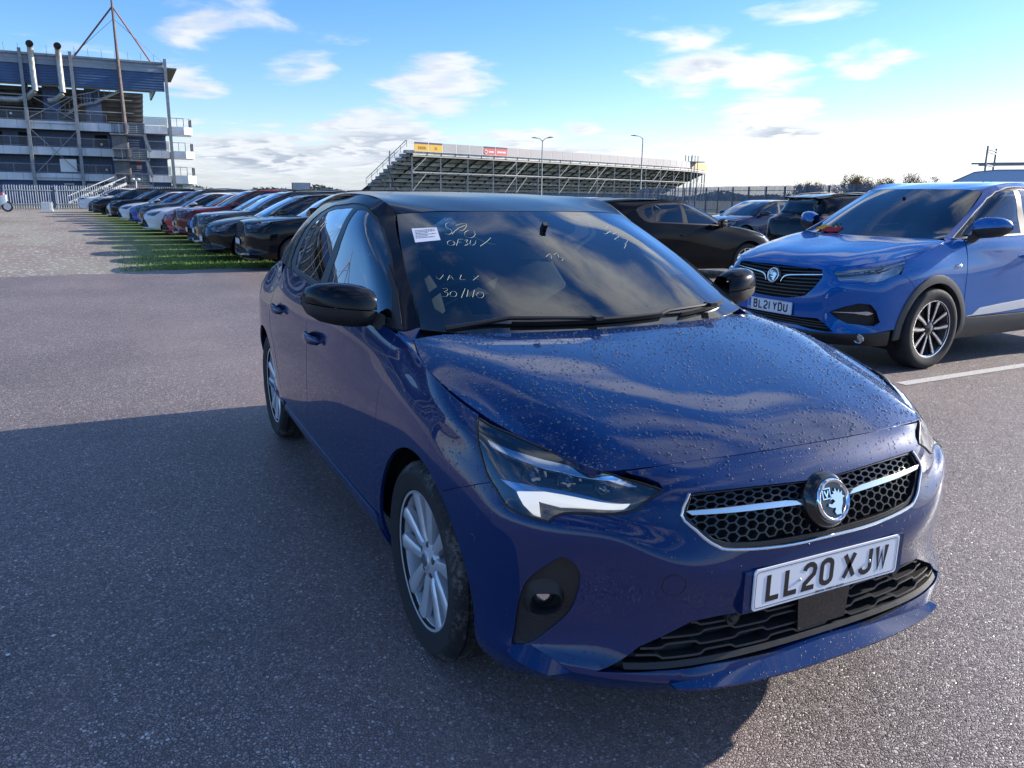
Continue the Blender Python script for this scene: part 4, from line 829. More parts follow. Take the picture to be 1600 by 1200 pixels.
def build_hero():
    c = Car(h=.035); S = c.sk; root = empty('hatchback_car')
    tag(root, 'dark blue wet five-door hatchback nearest the camera, plate LL20 XJW', 'car')
    BLUE = (.0006, .0155, .078)
    pm = paint('deep blue paint', BLUE, .16, .42, wet=.6)
    ps = paint('deep blue paint side', BLUE, .16, .42, dust=.02)
    blackp = paint('black roof paint', (.006, .008, .014), .0, .25, dust=.05, flake=False)
    blkpl = grimy('black bumper plastic', (.016, .017, .018), .55, .25, 30, bmp=.12, bscale=600)
    gloss = mat('gloss black plastic', (.008, .008, .009), .15, 0, .5, .5); chrome = mat('chrome', (.80, .82, .85), .07, 1.0)
    satin = mat('satin chrome', (.62, .64, .67), .22, .95)
    dark = mat('dark recess', (.004, .004, .005), .8)
    wind = glass('windscreen glass', (.42, .52, .52)); side = glass('side glass', (.34, .38, .38), mirror=1.3)
    w = common_shell(c, root, pm, blackp, .035, 0, side, dark, wind)
    # ---- skirt panels
    K = lambda pts, sg=-1: c.K('sk', pts, sg)
    L = TR['lamp']
    for sg in (-1, 1):
        arcf = c.xz(c.arch('f', 118.6, -17), sg)      # from the seam in front of the arch down to the front... (angles from the front)
    def half(sg):
        """outline pieces of one side, in order from the bottom of the bumper to the bonnet"""
        af = c.xz(c.arch('f', -16, 62), sg); jn = K(TR['join'], sg)
        lamp = K(L[3:14], sg); tip = K([(13.83, 6.9), (13.6, 7.35), (13.35, 7.75), (13.25, 8)], sg)
        bot = K([(15.4, 0), (14.8, 0), (14, 0), (13, 0), (12, 0), (11, 0), (10.4, .25)], sg)
        return bot, af, jn, lamp, tip
    br, bl = half(-1), half(1)
    top = K([(14, 8), (15, 8), (16, 8)], -1)
    R_ = join(K([(16, 0)]), *br, top); Lf = join(K([(15, 8), (14, 8)], 1), *[q[::-1] for q in bl[::-1]])
    outline = join(R_, Lf)
    gr = join(c.T('grille'), c.T('grille', sgn=1)[::-1]); lowr = np.array(TR['lower']); lowr[6:8, 0] = 16.0
    lo = join(K(lowr[0:7]), K(lowr[5::-1], 1), K(lowr[[10, 9, 8]], 1), K(lowr[7:11]))
    fog = {sg: K(spline(TR['fog'], 3, True), sg) for sg in (-1, 1)}
    panel('front_bumper', S, outline, pm, root, holes=[gr, lo, fog[-1], fog[1]], h=.03, gap=.003, flange=.02)
    for sg in (-1, 1):
        jn = K(TR['join'], sg); lamp_r = K(L[0:4], sg)
        wing = join(jn[::-1], c.xz(c.arch('f', 62, 205, 26), sg), c.xz([(-.29, .20)], sg), K([(8.15, .0), (7.96, 0)], sg), K([(7.955, 1.9), (7.955, 3.7), (7.945, 5.1), (7.95, 6.0), (7.95, 6.9), (7.95, 8)], sg), K([(8.5, 8), (9, 8), (9.6, 8), (10.05, 8)], sg), lamp_r)
        panel('front_wing', S, wing, pm, root, h=.03, gap=.004)
        fd = K([(7.95, 8), (7.95, 6.9), (7.95, 6.0), (7.945, 5.1), (7.955, 3.7), (7.955, 1.93), (7, 1.93), (6, 1.93), (6.02, 4), (6.02, 6), (6.02, 8), (7, 8)], sg)
        d1 = panel('front_door', S, fd, ps, root, h=.035, gap=.004)
        rd = join(K([(6.02, 8), (6.02, 6), (6.02, 4), (6.0, 1.93), (5.0, 1.93)], sg), c.xz([(-2.05, .345), (-2.10, .48), (-2.17, .60), (-2.26, .70), (-2.28, .80), (-2.24, .90), (-2.19, .985)], sg), K([(4.6, 8), (5, 8)], sg))
        d2 = panel('rear_door', S, rd, ps, root, h=.035, gap=.004)
        si = K([(7.955, 1.9), (7, 1.9), (6, 1.9), (5.0, 1.9), (4.75, .9), (4.8, 0), (6, 0), (7, 0), (7.96, 0)], sg)
        panel('sill', S, si, ps, root, h=.05, gap=.003, off=.007, rr=.003)
        # rear quarter and half of the tail, on the surface that runs round the back
        Q = c.rk; n = len(Q.tu)-1
        def rq(pts): return Q.inv(pts, [0, 2], (Q.tu[0], Q.tu[6]) if sg < 0 else (Q.tu[-7], Q.tu[-1]))
        rr = c.arch('r', 178, 0, 20)
        outl = join(rq([(-2.195, 1.0), (-2.245, .90), (-2.285, .80), (-2.265, .70), (-2.175, .60), (-2.105, .48), (-2.055, .345), (-2.06, .23)]), rq([(-2.17, .21)]), rq(rr), rq([(-2.86, .25)]), c.K('rk', [(6, 0), (7, 0), (8, 0), (8, 8), (7, 8), (6, 8), (5, 8), (4, 8), (3.7, 8)], sg))
        panel('rear_quarter', Q, outl, ps, root, h=.05, gap=.003)
        # ---- handles
        for hx, hz, dr in ((-1.235, .815, d1), (-1.985, .842, d2)):
            P, N = c.at('sk', c.xz([(hx, hz)], sg)); M = frame(P, N)
            cup = MB().ball((0, 0, 0), (.060, .034, .022), 20, 8, half=True); cup.V = [tuple(M @ Vector((x, y, .0015-z*.0+(-.001 if z > 0 else .0)))) for x, y, z in cup.V]
            k = MB(); secs = []
            for t, ww, zz in ((-.115, .004, .006), (-.10, .016, .016), (-.055, .020, .034), (0, .021, .040), (.055, .020, .034), (.10, .016, .016), (.115, .004, .006)):
                secs.append([M @ Vector((t, ww*math.cos(a), zz+.0075*math.sin(a))) for a in np.linspace(0, 2*math.pi, 11)[:-1]])
            k.loft(secs); hd = k.build('door_handle', ps, dr, sharp=60); cup.build('handle_cup', mat('handle recess', (.004, .008, .04), .3, 0, .5, .6), hd)
        # ---- fog lamp pocket
        fp = fog[sg]; base = panel('fog_surround', S, fp, blkpl, root, holes=[K(spline(TR['fogin'], 3, True), sg)], h=.02, gap=0, off=-.010, flange=0)
        ctr = fp.mean(0); hx = MB(); G = 26
        for i in range(G):
            for j in range(G):
                q = fp.min(0)+(fp.max(0)-fp.min(0))*np.array([(i+.5*(j % 2))/G, j/G])
                if in_poly(q[None], fp)[0] and seg_dist(q[None], fp)[0] > .008 and not in_poly(q[None], K(TR['fogbez'], sg))[0] and (q-ctr)[1] < .02:
                    P, N = S.pn(q[None]); M = frame(P[0]-N[0]*.010, N[0]); z = MB().ball((0, 0, 0), (.0034, .0028, .0016), 6, 2, half=True); hx.add([M @ Vector(v) for v in z.V], z.F)
        tag(hx.build('fog_dimples', blkpl, base), kind='stuff')
        bz, bi = K(spline(TR['fogbez'], 3, True), sg), K(spline(TR['fogin'], 3, True), sg)
        Po, No = S.pn(resample(bz, .012)[:]); n_ = 40
        def ringpts(q, off):
            q = np.concatenate([q, q[:1]]); d = np.concatenate([[0], np.cumsum(np.linalg.norm(np.diff(q, axis=0), axis=1))]); t = np.linspace(0, d[-1], n_+1)[:-1]
            qq = np.stack([np.interp(t, d, q[:, 0]), np.interp(t, d, q[:, 1])], 1); P, N = S.pn(qq); return [tuple(p+nn*off) for p, nn in zip(P, N)]
        k = MB(); k.loft([ringpts(bz, -.010), ringpts(bz*.5+bi*.5 if len(bz) == len(bi) else bi, .002), ringpts(bi, .004), ringpts(bi, -.035)], caps=False); fo = k.build('fog_bezel', blkpl, base, sharp=40)
        P, N = c.at('sk', K(TR['foglens'], sg).mean(0)[None]); M = frame(P-N*.030, N); lens = MB().lathe([(0, .016), (.016, .014), (.028, .008), (.034, 0)], 28, 'Z'); lens.V = [M @ Vector(v) for v in lens.V]
        P2, N2 = c.at('sk', bi.mean(0)[None]); bk = MB(); Mb = frame(P2-N2*.034, N2); bk.prism(arc(0, 0, .085, .05, 0, 345, 23), .002, Mb); bk.build('fog_back', dark, base)
        lens.build('fog_lens', mat('lamp reflector', (.55, .57, .60), .10, 1.0), base)
        # ---- headlamp
        lamp_poly = K([(a, min(b, 7.87)) for a, b in L], sg); lamp_poly = inset(lamp_poly, .002)
        hl = offset_sheet('headlamp', S, lamp_poly, mat('headlamp housing', (.010, .010, .012), .25, 0, .5, .4), root, -.045, .03)
        edge = resample(lamp_poly, .015); P, N = S.pn(edge); wl = MB(); wl.loft([[tuple(p-n*.001) for p, n in zip(P, N)], [tuple(p-n*.046) for p, n in zip(P, N)]], caps=False); wl.build('headlamp_wall', mat('headlamp housing', ()), hl, sharp=60)
        gk = MB(); gk.tube([tuple(p+n*.0005) for p, n in zip(P, N)], .0032, 6, closed=True); gk.build('headlamp_seal', mat('rubber seal', (.008, .008, .009), .5), hl)
        offset_sheet('headlamp_lens', S, lamp_poly, glass('lamp glass', (.90, .93, .95), mirror=1.5), hl, .0005, .025)
        drl = inset(K(TR['drl'], sg), .0028); panel('daytime_light', S, drl, mat('light guide', (.85, .88, .92), .25, 0, .5, .3, emit=(1, .98, .93, .35)), hl, h=.02, gap=0, off=-.012, flange=.012)
        panel('lamp_blade', S, K(TR['bezel_low'], sg), mat('lamp blade sky tint', (.36, .46, .60), .14, .9), hl, h=.02, gap=.003, off=-.016, flange=.015)  # bright metal blade tinted blue to stand in for reflected sky
        panel('lamp_brow', S, K(TR['bezel_top'], sg), mat('lamp chrome', ()), hl, h=.02, gap=0, off=-.014, flange=.012)
        for cc, rr_ in (((11.25, 6.45), .026), ((12.0, 6.65), .026), ((12.7, 6.85), .022)):
            P, N = c.at('sk', K([cc], sg)); M = frame(P-N*.040, N*.5+np.array([.85, 0, -.1])); k = MB().lathe([(0, .020), (rr_*.5, .018), (rr_*.85, .010), (rr_, 0)], 24, 'Z'); k.lathe([(rr_*1.02, .004), (rr_*1.25, .008), (rr_*1.3, -.01)], 24, 'Z'); k.V = [M @ Vector(v) for v in k.V]
            k.build('projector', mat('projector lens', (.16, .18, .21), .05, .6, .5, 1.0), hl)
        # ---- side bits
        P, N = c.at('sk', K(TR['washer'], sg)); M = frame(P, N); k = MB().lathe([(0, .002), (.013, .002), (.0145, 0)], 20, 'Z'); k.V = [M @ Vector(v) for v in k.V]; k.build('side_sensor', ps, root)
        P, N = c.at('sk', K(TR['sensor'], sg)); M = frame(P-N*.008, np.array([1, 0, 0])); k = MB().lathe([(0, .012), (.010, .012), (.012, .009), (.013, .003), (.021, .004), (.023, -.01)], 24, 'Z'); k.V = [M @ Vector(v) for v in k.V]; k.build('parking_sensor', blkpl, root)
        make_wheel(root, 0, sg*.733, sg); make_wheel(root, -2.538, sg*.740, sg)
    # ---- grille
    gin = join(c.T('grille_in'), c.T('grille_in', sgn=1)[::-1])
    g0 = offset_sheet('grille', S, gr, dark, root, -.034, .04)
    panel('grille_frame', S, inset(gr, .002), mat('grille satin black', (.02, .021, .022), .3, .3), g0, holes=[gin], h=.02, gap=.001, off=-.004, flange=.03)
    k = MB(); half_r = TR['grille'][4:13]; pts = join(K(half_r), K(half_r, 1)[::-1]); P, N = S.pn(spline(pts, 3)); k.tube([tuple(p+n*.001) for p, n in zip(P, N)], .0042, 8); k.build('grille_chrome_edge', satin, g0)
    hex_mesh(c, root, gin, mat('grille mesh black', (.035, .036, .039), .25, .2), g0)
    for sg in (-1, 1):
        ch = K(TR['chrome'], sg); panel('chrome_bar', S, ch, satin, g0, h=.02, gap=0, off=.003, flange=.02)
        hb = K([(15.62, 5.42), (15.95, 5.40), (15.95, 5.18), (15.66, 5.22)], sg); panel('bar_root', S, hb, mat('grille satin black', ()), g0, h=.03, gap=0, off=.002, flange=.02)
    P, N = c.at('sk', K([(16, 5.24)])); Mb = frame(P+N*.016, N)
    k = MB().lathe([(.0, .004), (.061, .004), (.069, -.004), (.076, -.03)], 40, 'Z'); k.V = [Mb @ Vector(v) for v in k.V]; k.build('badge_mount', gloss, g0)
    make_badge(root, Mb @ Matrix.Translation((0, 0, .004)), .056)
    # ---- lower grille
    l0 = offset_sheet('lower_grille', S, lo, mat('lower grille black', (.014, .0145, .016), .45), root, -.05, .04)
    edge = resample(lo, .02); P, N = S.pn(edge); wl = MB(); wl.loft([[tuple(p-n*.002) for p, n in zip(P, N)], [tuple(p-n*.05) for p, n in zip(P, N)]], caps=False); wl.build('grille_wall', blkpl, l0, sharp=60)
    for row in range(5):
        k = MB(); z0 = .328+row*.0245
        ys = np.arange(-.62, .621, .0125); seg = []
        for y in ys:
            ph = (y/.20+.5*(row % 2)) % 1.0; st = .5*(math.tanh((ph-.12)*40)-math.tanh((ph-.55)*40)); seg.append((y, z0+.0090*st))
        uv = c.yz(seg); ok = in_poly(uv, lo) & (seg_dist(uv, lo) > .004)
        idx = np.where(ok)[0]
        for run in np.split(idx, np.where(np.diff(idx) > 1)[0]+1):
            if len(run) > 3: strip(S, uv[run], .0085, -.045, -.006, k)
        if k.V: k.build('grille_slat', mat('slat charcoal', (.030, .031, .033), .42), l0, sharp=30)
    uv = c.yz([(y, .300) for y in np.linspace(-.60, .60, 50)]); k = MB()
    rows = []
    for off, dz in ((-.004, .004), (-.006, .018), (-.05, .022)):
        q = c.yz([(y, .302-.012*(y/.6)**2*0+dz) for y in np.linspace(-.575, .575, 60)]); P, N = S.pn(q); rows.append([tuple(p+n*off) for p, n in zip(P, N)])
    k.loft(rows, closed=False, caps=False); k.build('grille_shelf', blkpl, l0, sharp=40)
    k = MB(); q = c.yz([(0, .385)]); P, N = S.pn(q); M = frame(P[0]-N[0]*.004, (1, 0, .0)); k.prism([(-.085, -.052), (.085, -.052), (.095, .05), (-.095, .05)], .008, M); k.build('radar_cover', gloss, l0, smooth=False)
    # ---- chin blade under the lower grille
    k = MB(); rows = []
    yy = np.linspace(-.475, .475, 49)
    for i, y in enumerate(yy):
        t = abs(y)/.475; q = c.yz([(y, .298-.02*t)]); P, N = S.pn(q); p = P[0]; fwd = .036*(1-.25*t**4); z = .254+.020*t**2
        rows.append([(p[0]-.015, y, p[2]), (p[0]+.002, y, p[2]-.004), (p[0]+fwd, y, z), (p[0]+fwd-.002, y, z-.007), (p[0]-.05, y, z-.012)])
    k.loft([list(r) for r in rows]); k.build('chin_blade', pm, root, sharp=25)
    for sg in (-1, 1):
        fu = K(TR['facet'], sg); P, N = S.pn(fu); o_ = [.014, .003, .002, .002, .002, .003, .018, .020, .018]; V = [tuple(p+n*e-np.array([0, 0, e*.35])) for p, n, e in zip(P, N, o_)]; V2 = [tuple(p-n*.01-np.array([0, 0, .012 if e > .01 else 0])) for p, n, e in zip(P, N, o_)]
        k = MB(); k.add(V+V2, [(0, 1, 8), (8, 1, 2, 7), (7, 2, 3, 6), (6, 3, 4), (6, 4, 5)][::1]+[(i_, (i_+1) % 9, 9+(i_+1) % 9, 9+i_) for i_ in range(9)]); k.build('corner_facet', pm, root, sharp=30)
        tw = K(TR['tow'], sg) if sg < 0 else None
        if tw is not None:
            P, N = S.pn(spline(np.concatenate([tw, tw[:1]]), 3)); k = MB(); k.tube([tuple(p-n*.0007) for p, n in zip(P, N)], .0014, 5); k.build('tow_cover', mat('seam dark blue', (.002, .004, .02), .5), root)
    # ---- plate
    P, N = c.at('sk', c.yz([(0, .485)])); M = Matrix.Translation((.832, .0, .485)) @ Matrix(((0, 0, 1), (1, 0, 0), (0, 1, 0))).to_4x4()
    make_plate(root, 'LL20 XJW', M, dealer='BRISTOL STREET MOTORS')
    k = MB(); k.prism([(-.285, -.060), (.285, -.060), (.285, .052), (-.285, .052)], .030, M @ Matrix.Translation((0, 0, -.032))); k.build('plate_holder', ps, root, smooth=False)
    # ---- cowl, wipers, aerial
    k = MB(); rows = []
    for y in np.linspace(-.74, .74, 25):
        a = abs(y)/.74; x0 = -.185-.115*a*a; zz = .956+.004*a
        rows.append([(x0+.03, y, zz-.015), (x0-.03, y, zz-.01), (x0-.09, y, zz+.018), (x0-.11, y, zz-.03)])
    k.loft(rows); k.build('scuttle', blkpl, root)
    for sg in (-1, 1):
        k = MB(); q = [(-.04, sg*.782, .908), (-.305, sg*.738, .956), (-.345, sg*.693, .988), (-.395, sg*.758, .974), (-.335, sg*.778, .960)]; top = [Vector(p) for p in q]; 
        k.add(top+[p-Vector((0, 0, .05)) for p in top], [(0, 1, 2, 3, 4)[::sg], *[(i, (i+1) % 5, 5+(i+1) % 5, 5+i) for i in range(5)]]); k.build('wing_corner', pm, root, smooth=False)
    SS = c.sc
    def wiper(p0, p1, piv):
        b = MB(); n_ = 22; uv = np.array([np.array(p0)+(np.array(p1)-np.array(p0))*i/(n_-1) for i in range(n_)]); uv = kuv(SS, uv); P, N = SS.pn(uv)
        strip(SS, uv, [.008+.010*math.sin(math.pi*i/(n_-1))**.5 for i in range(n_)], .004, .020, b); o = b.build('wiper', mat('wiper black', (.012, .012, .013), .4), root, sharp=40)
        a = MB(); mid = Vector(P[n_//2]+N[n_//2]*.024); e = Vector(piv); a.tube([e, e*.6+mid*.4+Vector((0, 0, .022)), mid], [.011, .008, .006], 6); a.box(mid, (.045, .03, .014)); a.build('wiper_arm', mat('wiper black', ()), o, sharp=40)
        rb = MB(); strip(SS, uv, .004, .0005, .006, rb); rb.build('wiper_rubber', mat('rubber seal', ()), o)
    wiper((1.7, .55), (3.72, .62), (-.30, -.62, .985)); wiper((4.0, .50), (5.28, .92), (-.235, .12, .965))
    k = MB(); k.tube([(-2.62, 0, 1.402), (-2.66, 0, 1.43)], [.016, .010], 10); k.tube([(-2.655, 0, 1.42), (-2.75, 0, 1.50), (-2.86, 0, 1.60)], [.005, .004, .0025], 6); k.build('aerial', mat('wiper black', ()), root)
    sp = MB(); rows = []
    for y in np.linspace(-.50, .50, 13):
        a = abs(y)/.5; rows.append([(-2.86+.0*a, y, 1.352-.02*a*a), (-3.03+.06*a*a, y, 1.320-.02*a*a), (-3.03+.06*a*a, y, 1.300-.02*a*a), (-2.84, y, 1.30-.02*a*a)])
    sp.loft(rows); sp.build('roof_spoiler', blackp, root)
    # ---- rain beads standing on the bonnet, the nose and the wing tops
    def beads(name, parent, Sf, count, rmin, rmax, keep, seed):
        q = np.random.default_rng(seed); U = np.stack([q.uniform(Sf.tu[0], Sf.tu[-1], count), q.uniform(Sf.tv[0], Sf.tv[-1], count)], 1); P, N = Sf.pn(U); ok = keep(P, N, U, q); P, N = P[ok], N[ok]; V, F = [], []
        n = 8; rings = ((1.0, 0.0), (.86, .36), (.45, .60))
        for p, nn in zip(P, N):
            r = rmin+(rmax-rmin)*q.random()**3.2; a = np.cross(nn, [.3, 1, .1]); a /= np.linalg.norm(a); b = np.cross(nn, a); k = len(V); st = 1+.35*q.random(); ph = q.uniform(0, 6.28)
            for rr, hh in rings:
                for t in range(n): an = 2*math.pi*t/n; V.append(p+a*r*rr*math.cos(an)*st+b*r*rr*math.sin(an)+nn*r*hh*.95)
            V.append(p+nn*r*.66)
            for i in range(2):
                for t in range(n): F.append((k+i*n+t, k+i*n+(t+1) % n, k+(i+1)*n+(t+1) % n, k+(i+1)*n+t))
            for t in range(n): F.append((k+2*n+t, k+2*n+(t+1) % n, k+3*n))
        wm = glass('water bead', (.72, .78, .86), mirror=1.7, ior=1.35); tag(mesh_obj(name, V, F, wm, parent), kind='stuff')
    nz = lambda P, f: .5+.5*np.sin(P[:, 0]*f*1.3+2.1*np.sin(P[:, 1]*f))*np.sin(P[:, 1]*f*1.7+1.3*np.sin(P[:, 0]*f*.8))
    beads('rain_beads', root, c.bo, 13000, .0008, .0046, lambda P, N, U, q: (q.random(len(P)) < .25+.75*nz(P, 6.0)) & (N[:, 2] > .25), 1)
    beads('rain_beads', root, S, 34000, .0008, .0034, lambda P, N, U, q: (N[:, 2] > .18) & (P[:, 2] > .52) & (P[:, 0] > -.30) & (q.random(len(P)) < np.clip(N[:, 2]*1.3, 0, .9)*(.2+.8*nz(P, 9.0))) & ~in_poly(U, gr) & ~in_poly(U, K(L)) & ~in_poly(U, K(L, 1)), 2)
    # ---- mirrors
    for sg in (-1, 1):
        mirror_pod(c, root, sg, blackp, blkpl, (-.575, .905, 1.042), (.115, .112, .078), arm=((-.53, -.775, .985), (-.575, -.83, 1.02)))
        k = MB(); q = c.K('gh', [(.82, .12), (.92, .75), (.70, .98), (.60, .55), (.80, .08)], sg); P, N = c.gh.pn(q); V = [tuple(p+n*.006) for p, n in zip(P, N)]+[tuple(p-n*.004) for p, n in zip(P, N)]; n_ = len(q)
        k.add(V, [tuple(range(n_)), tuple(range(2*n_-1, n_-1, -1))]+[(i, (i+1) % n_, n_+(i+1) % n_, n_+i) for i in range(n_)]); k.build('mirror_sail', blkpl, root, smooth=False)
    # ---- things on the windscreen
    def on_screen(px, off=.0015):
        uv = kuv(SS, px); P, N = SS.pn(uv); return P+N*off
    P = on_screen(TR['sticker'], .002); P2 = on_screen(TR['sticker'], .0008)
    k = MB(); k.add([*map(tuple, P), *map(tuple, P2)], [(0, 3, 2, 1), (4, 5, 6, 7), (0, 1, 5, 4), (1, 2, 6, 5), (2, 3, 7, 6), (3, 0, 4, 7)]); st = k.build('paper_sticker', mat('sticker paper', (.78, .79, .83), .6), root, smooth=False)
    def on_st(x, y): return P[3]*(1-x)*(1-y)+P[2]*x*(1-y)+P[1]*x*y+P[0]*(1-x)*y
    k = MB(); e1 = Vector(on_st(1, 0)-on_st(0, 0)); e2 = Vector(on_st(0, 1)-on_st(0, 0)); ww, hh = e1.length, e2.length; nz = e1.cross(e2).normalized(); x_ = e1.normalized(); M = Matrix.Translation(Vector(on_st(.1, .62))+nz*.0006) @ Matrix((x_, nz.cross(x_), nz)).transposed().to_4x4()
    for r_ in range(6):
        t = .0; random.seed(r_)
        y0 = hh*.18-r_*hh*.105
        ww_ = .0
        while ww_ < ww*.78*(1 if r_ not in (2, 4) else .6):
            l_ = random.uniform(.004, .010); k.prism([(ww_, y0), (ww_+l_, y0), (ww_+l_, y0+.0036), (ww_, y0+.0036)], .0003, M); ww_ += l_+.0028
    k.build('sticker_print', mat('print grey', (.09, .09, .11), .5), st, smooth=False)
    ink = [TR[n] for n in TR if n.startswith('ink')]; k = MB()
    for st_ in ink:
        q = spline(kuv(SS, st_), 3) if len(st_) > 2 else kuv(SS, st_); P, N = SS.pn(q); k.tube([tuple(p+nn*.001) for p, nn in zip(P, N)], .0006, 4)
    tag(k.build('chalk_writing', mat('paint pen yellow', (.50, .55, .40), .6), root), kind=None)
    P = on_screen(TR['slip'], -.006); k = MB(); k.add([tuple(p) for p in P]+[tuple(p+np.array([0, 0, -.0006])) for p in P], [(0, 1, 2, 3), (7, 6, 5, 4), (0, 4, 5, 1), (1, 5, 6, 2), (2, 6, 7, 3), (3, 7, 4, 0)]); k.build('slip_reflection', mat('slip reflection green', (.50, .62, .60), .6), root, smooth=False)  # thin sheet behind the glass, stands in for a dashboard paper's reflection
    return c, root
def lerp_warp(xs, zs, ky=1.0, kyt=None):
    """stretch the basic body: xs and zs are (old, new) pairs, ky the width at the sills, kyt at the roof"""
    xs, zs = np.array(sorted(xs)), np.array(sorted(zs)); kyt = kyt or ky
    def f(P):
        P = np.asarray(P, float); Q = P.copy(); Q[:, 0] = np.interp(P[:, 0], xs[:, 0], xs[:, 1]); Q[:, 2] = np.interp(P[:, 2], zs[:, 0], zs[:, 1])
        Q[:, 1] = P[:, 1]*np.interp(P[:, 2], [.6, 1.35], [ky, kyt]); return Q
    return f
SUV_WARP = lerp_warp([(.875, .965), (.705, .85), (.3, .33), (0, 0), (-.35, -.30), (-1.014, -.99), (-1.4, -1.42), (-2.538, -2.675), (-3.25, -3.56)],
                     [(0, 0), (.19, .21), (.27, .30), (.345, .40), (.485, .51), (.667, .77), (.722, .845), (.793, .905), (.846, .965), (.965, 1.095), (1.04, 1.15), (1.2, 1.325), (1.345, 1.517), (1.45, 1.635)], 1.06, 1.09)
TG = {
 'grille': [(14.185,6.028),(15.577,5.952),(16.855,6.047),(18.255,6.343),(18.347,5.728),(17.869,4.710),(17.315,4.119),(16.646,4.040),(15.829,3.936),(15.152,4.052),(14.770,4.197),(14.243,5.230)],
 'wing_l': [(14.272,5.462),(15.151,5.287),(15.540,5.174),(15.745,4.916)],
 'wing_r': [(16.326,4.968),(16.525,5.218),(16.903,5.378),(18.327,5.685)],
 'lamp': [(18.728,6.433),(19.960,6.597),(21.151,6.804),(22.073,7.024),(22.058,6.160),(21.867,5.298),(21.448,4.950),(21.099,4.581),(20.455,4.315),(19.974,4.619),(19.162,4.767),(18.991,5.652)],
 'fog': [(18.707,3.159),(19.447,3.315),(20.139,3.431),(20.810,3.411),(21.127,3.213),(21.324,2.700),(21.097,2.428),(20.349,2.575),(19.650,2.681),(19.103,3.000)],
 'fogbar': [(18.707,3.159),(19.888,3.184),(20.695,3.210),(21.029,3.154),(20.722,3.096),(19.890,3.157)],
 'lower': [(15.516,2.497),(16.825,2.616),(17.900,2.805),(18.438,2.561),(19.005,1.863),(18.684,1.658),(17.059,2.215),(15.696,2.124)],
 'skirtline': [(19.012,1.774),(20.059,1.698),(21.125,1.698),(21.845,1.877)],
 'fogl': [(20.271,0.831)],
 'arch_o': [(21.849,1.871),(22.040,3.210),(22.150,3.670),(22.447,4.181),(22.782,4.569),(23.197,4.704),(23.707,4.557),(24.076,4.207),(24.214,3.706),(24.276,3.115),(24.306,1.938)],
 'arch_i': [(22.580,3.904),(22.815,4.114),(23.240,4.221),(23.763,4.013),(24.064,3.639),(24.168,3.097),(24.203,2.263)],
 'strip': [(24.328,1.930),(24.471,1.959),(24.614,2.429),(25.127,2.593),(25.895,2.820),(25.944,2.206),(25.209,2.244)],
 'shut': [(22.071,7.094),(22.852,7.369),(23.670,7.253),(24.013,7.289)],
 'doorl': [(24.294,7.148),(24.263,5.868),(24.250,4.851),(24.274,3.668)],
 'dlo': [(20.690,0.000),(20.855,0.212),(21.282,0.968),(21.113,1.489),(20.285,1.780),(18.997,1.877)],
}
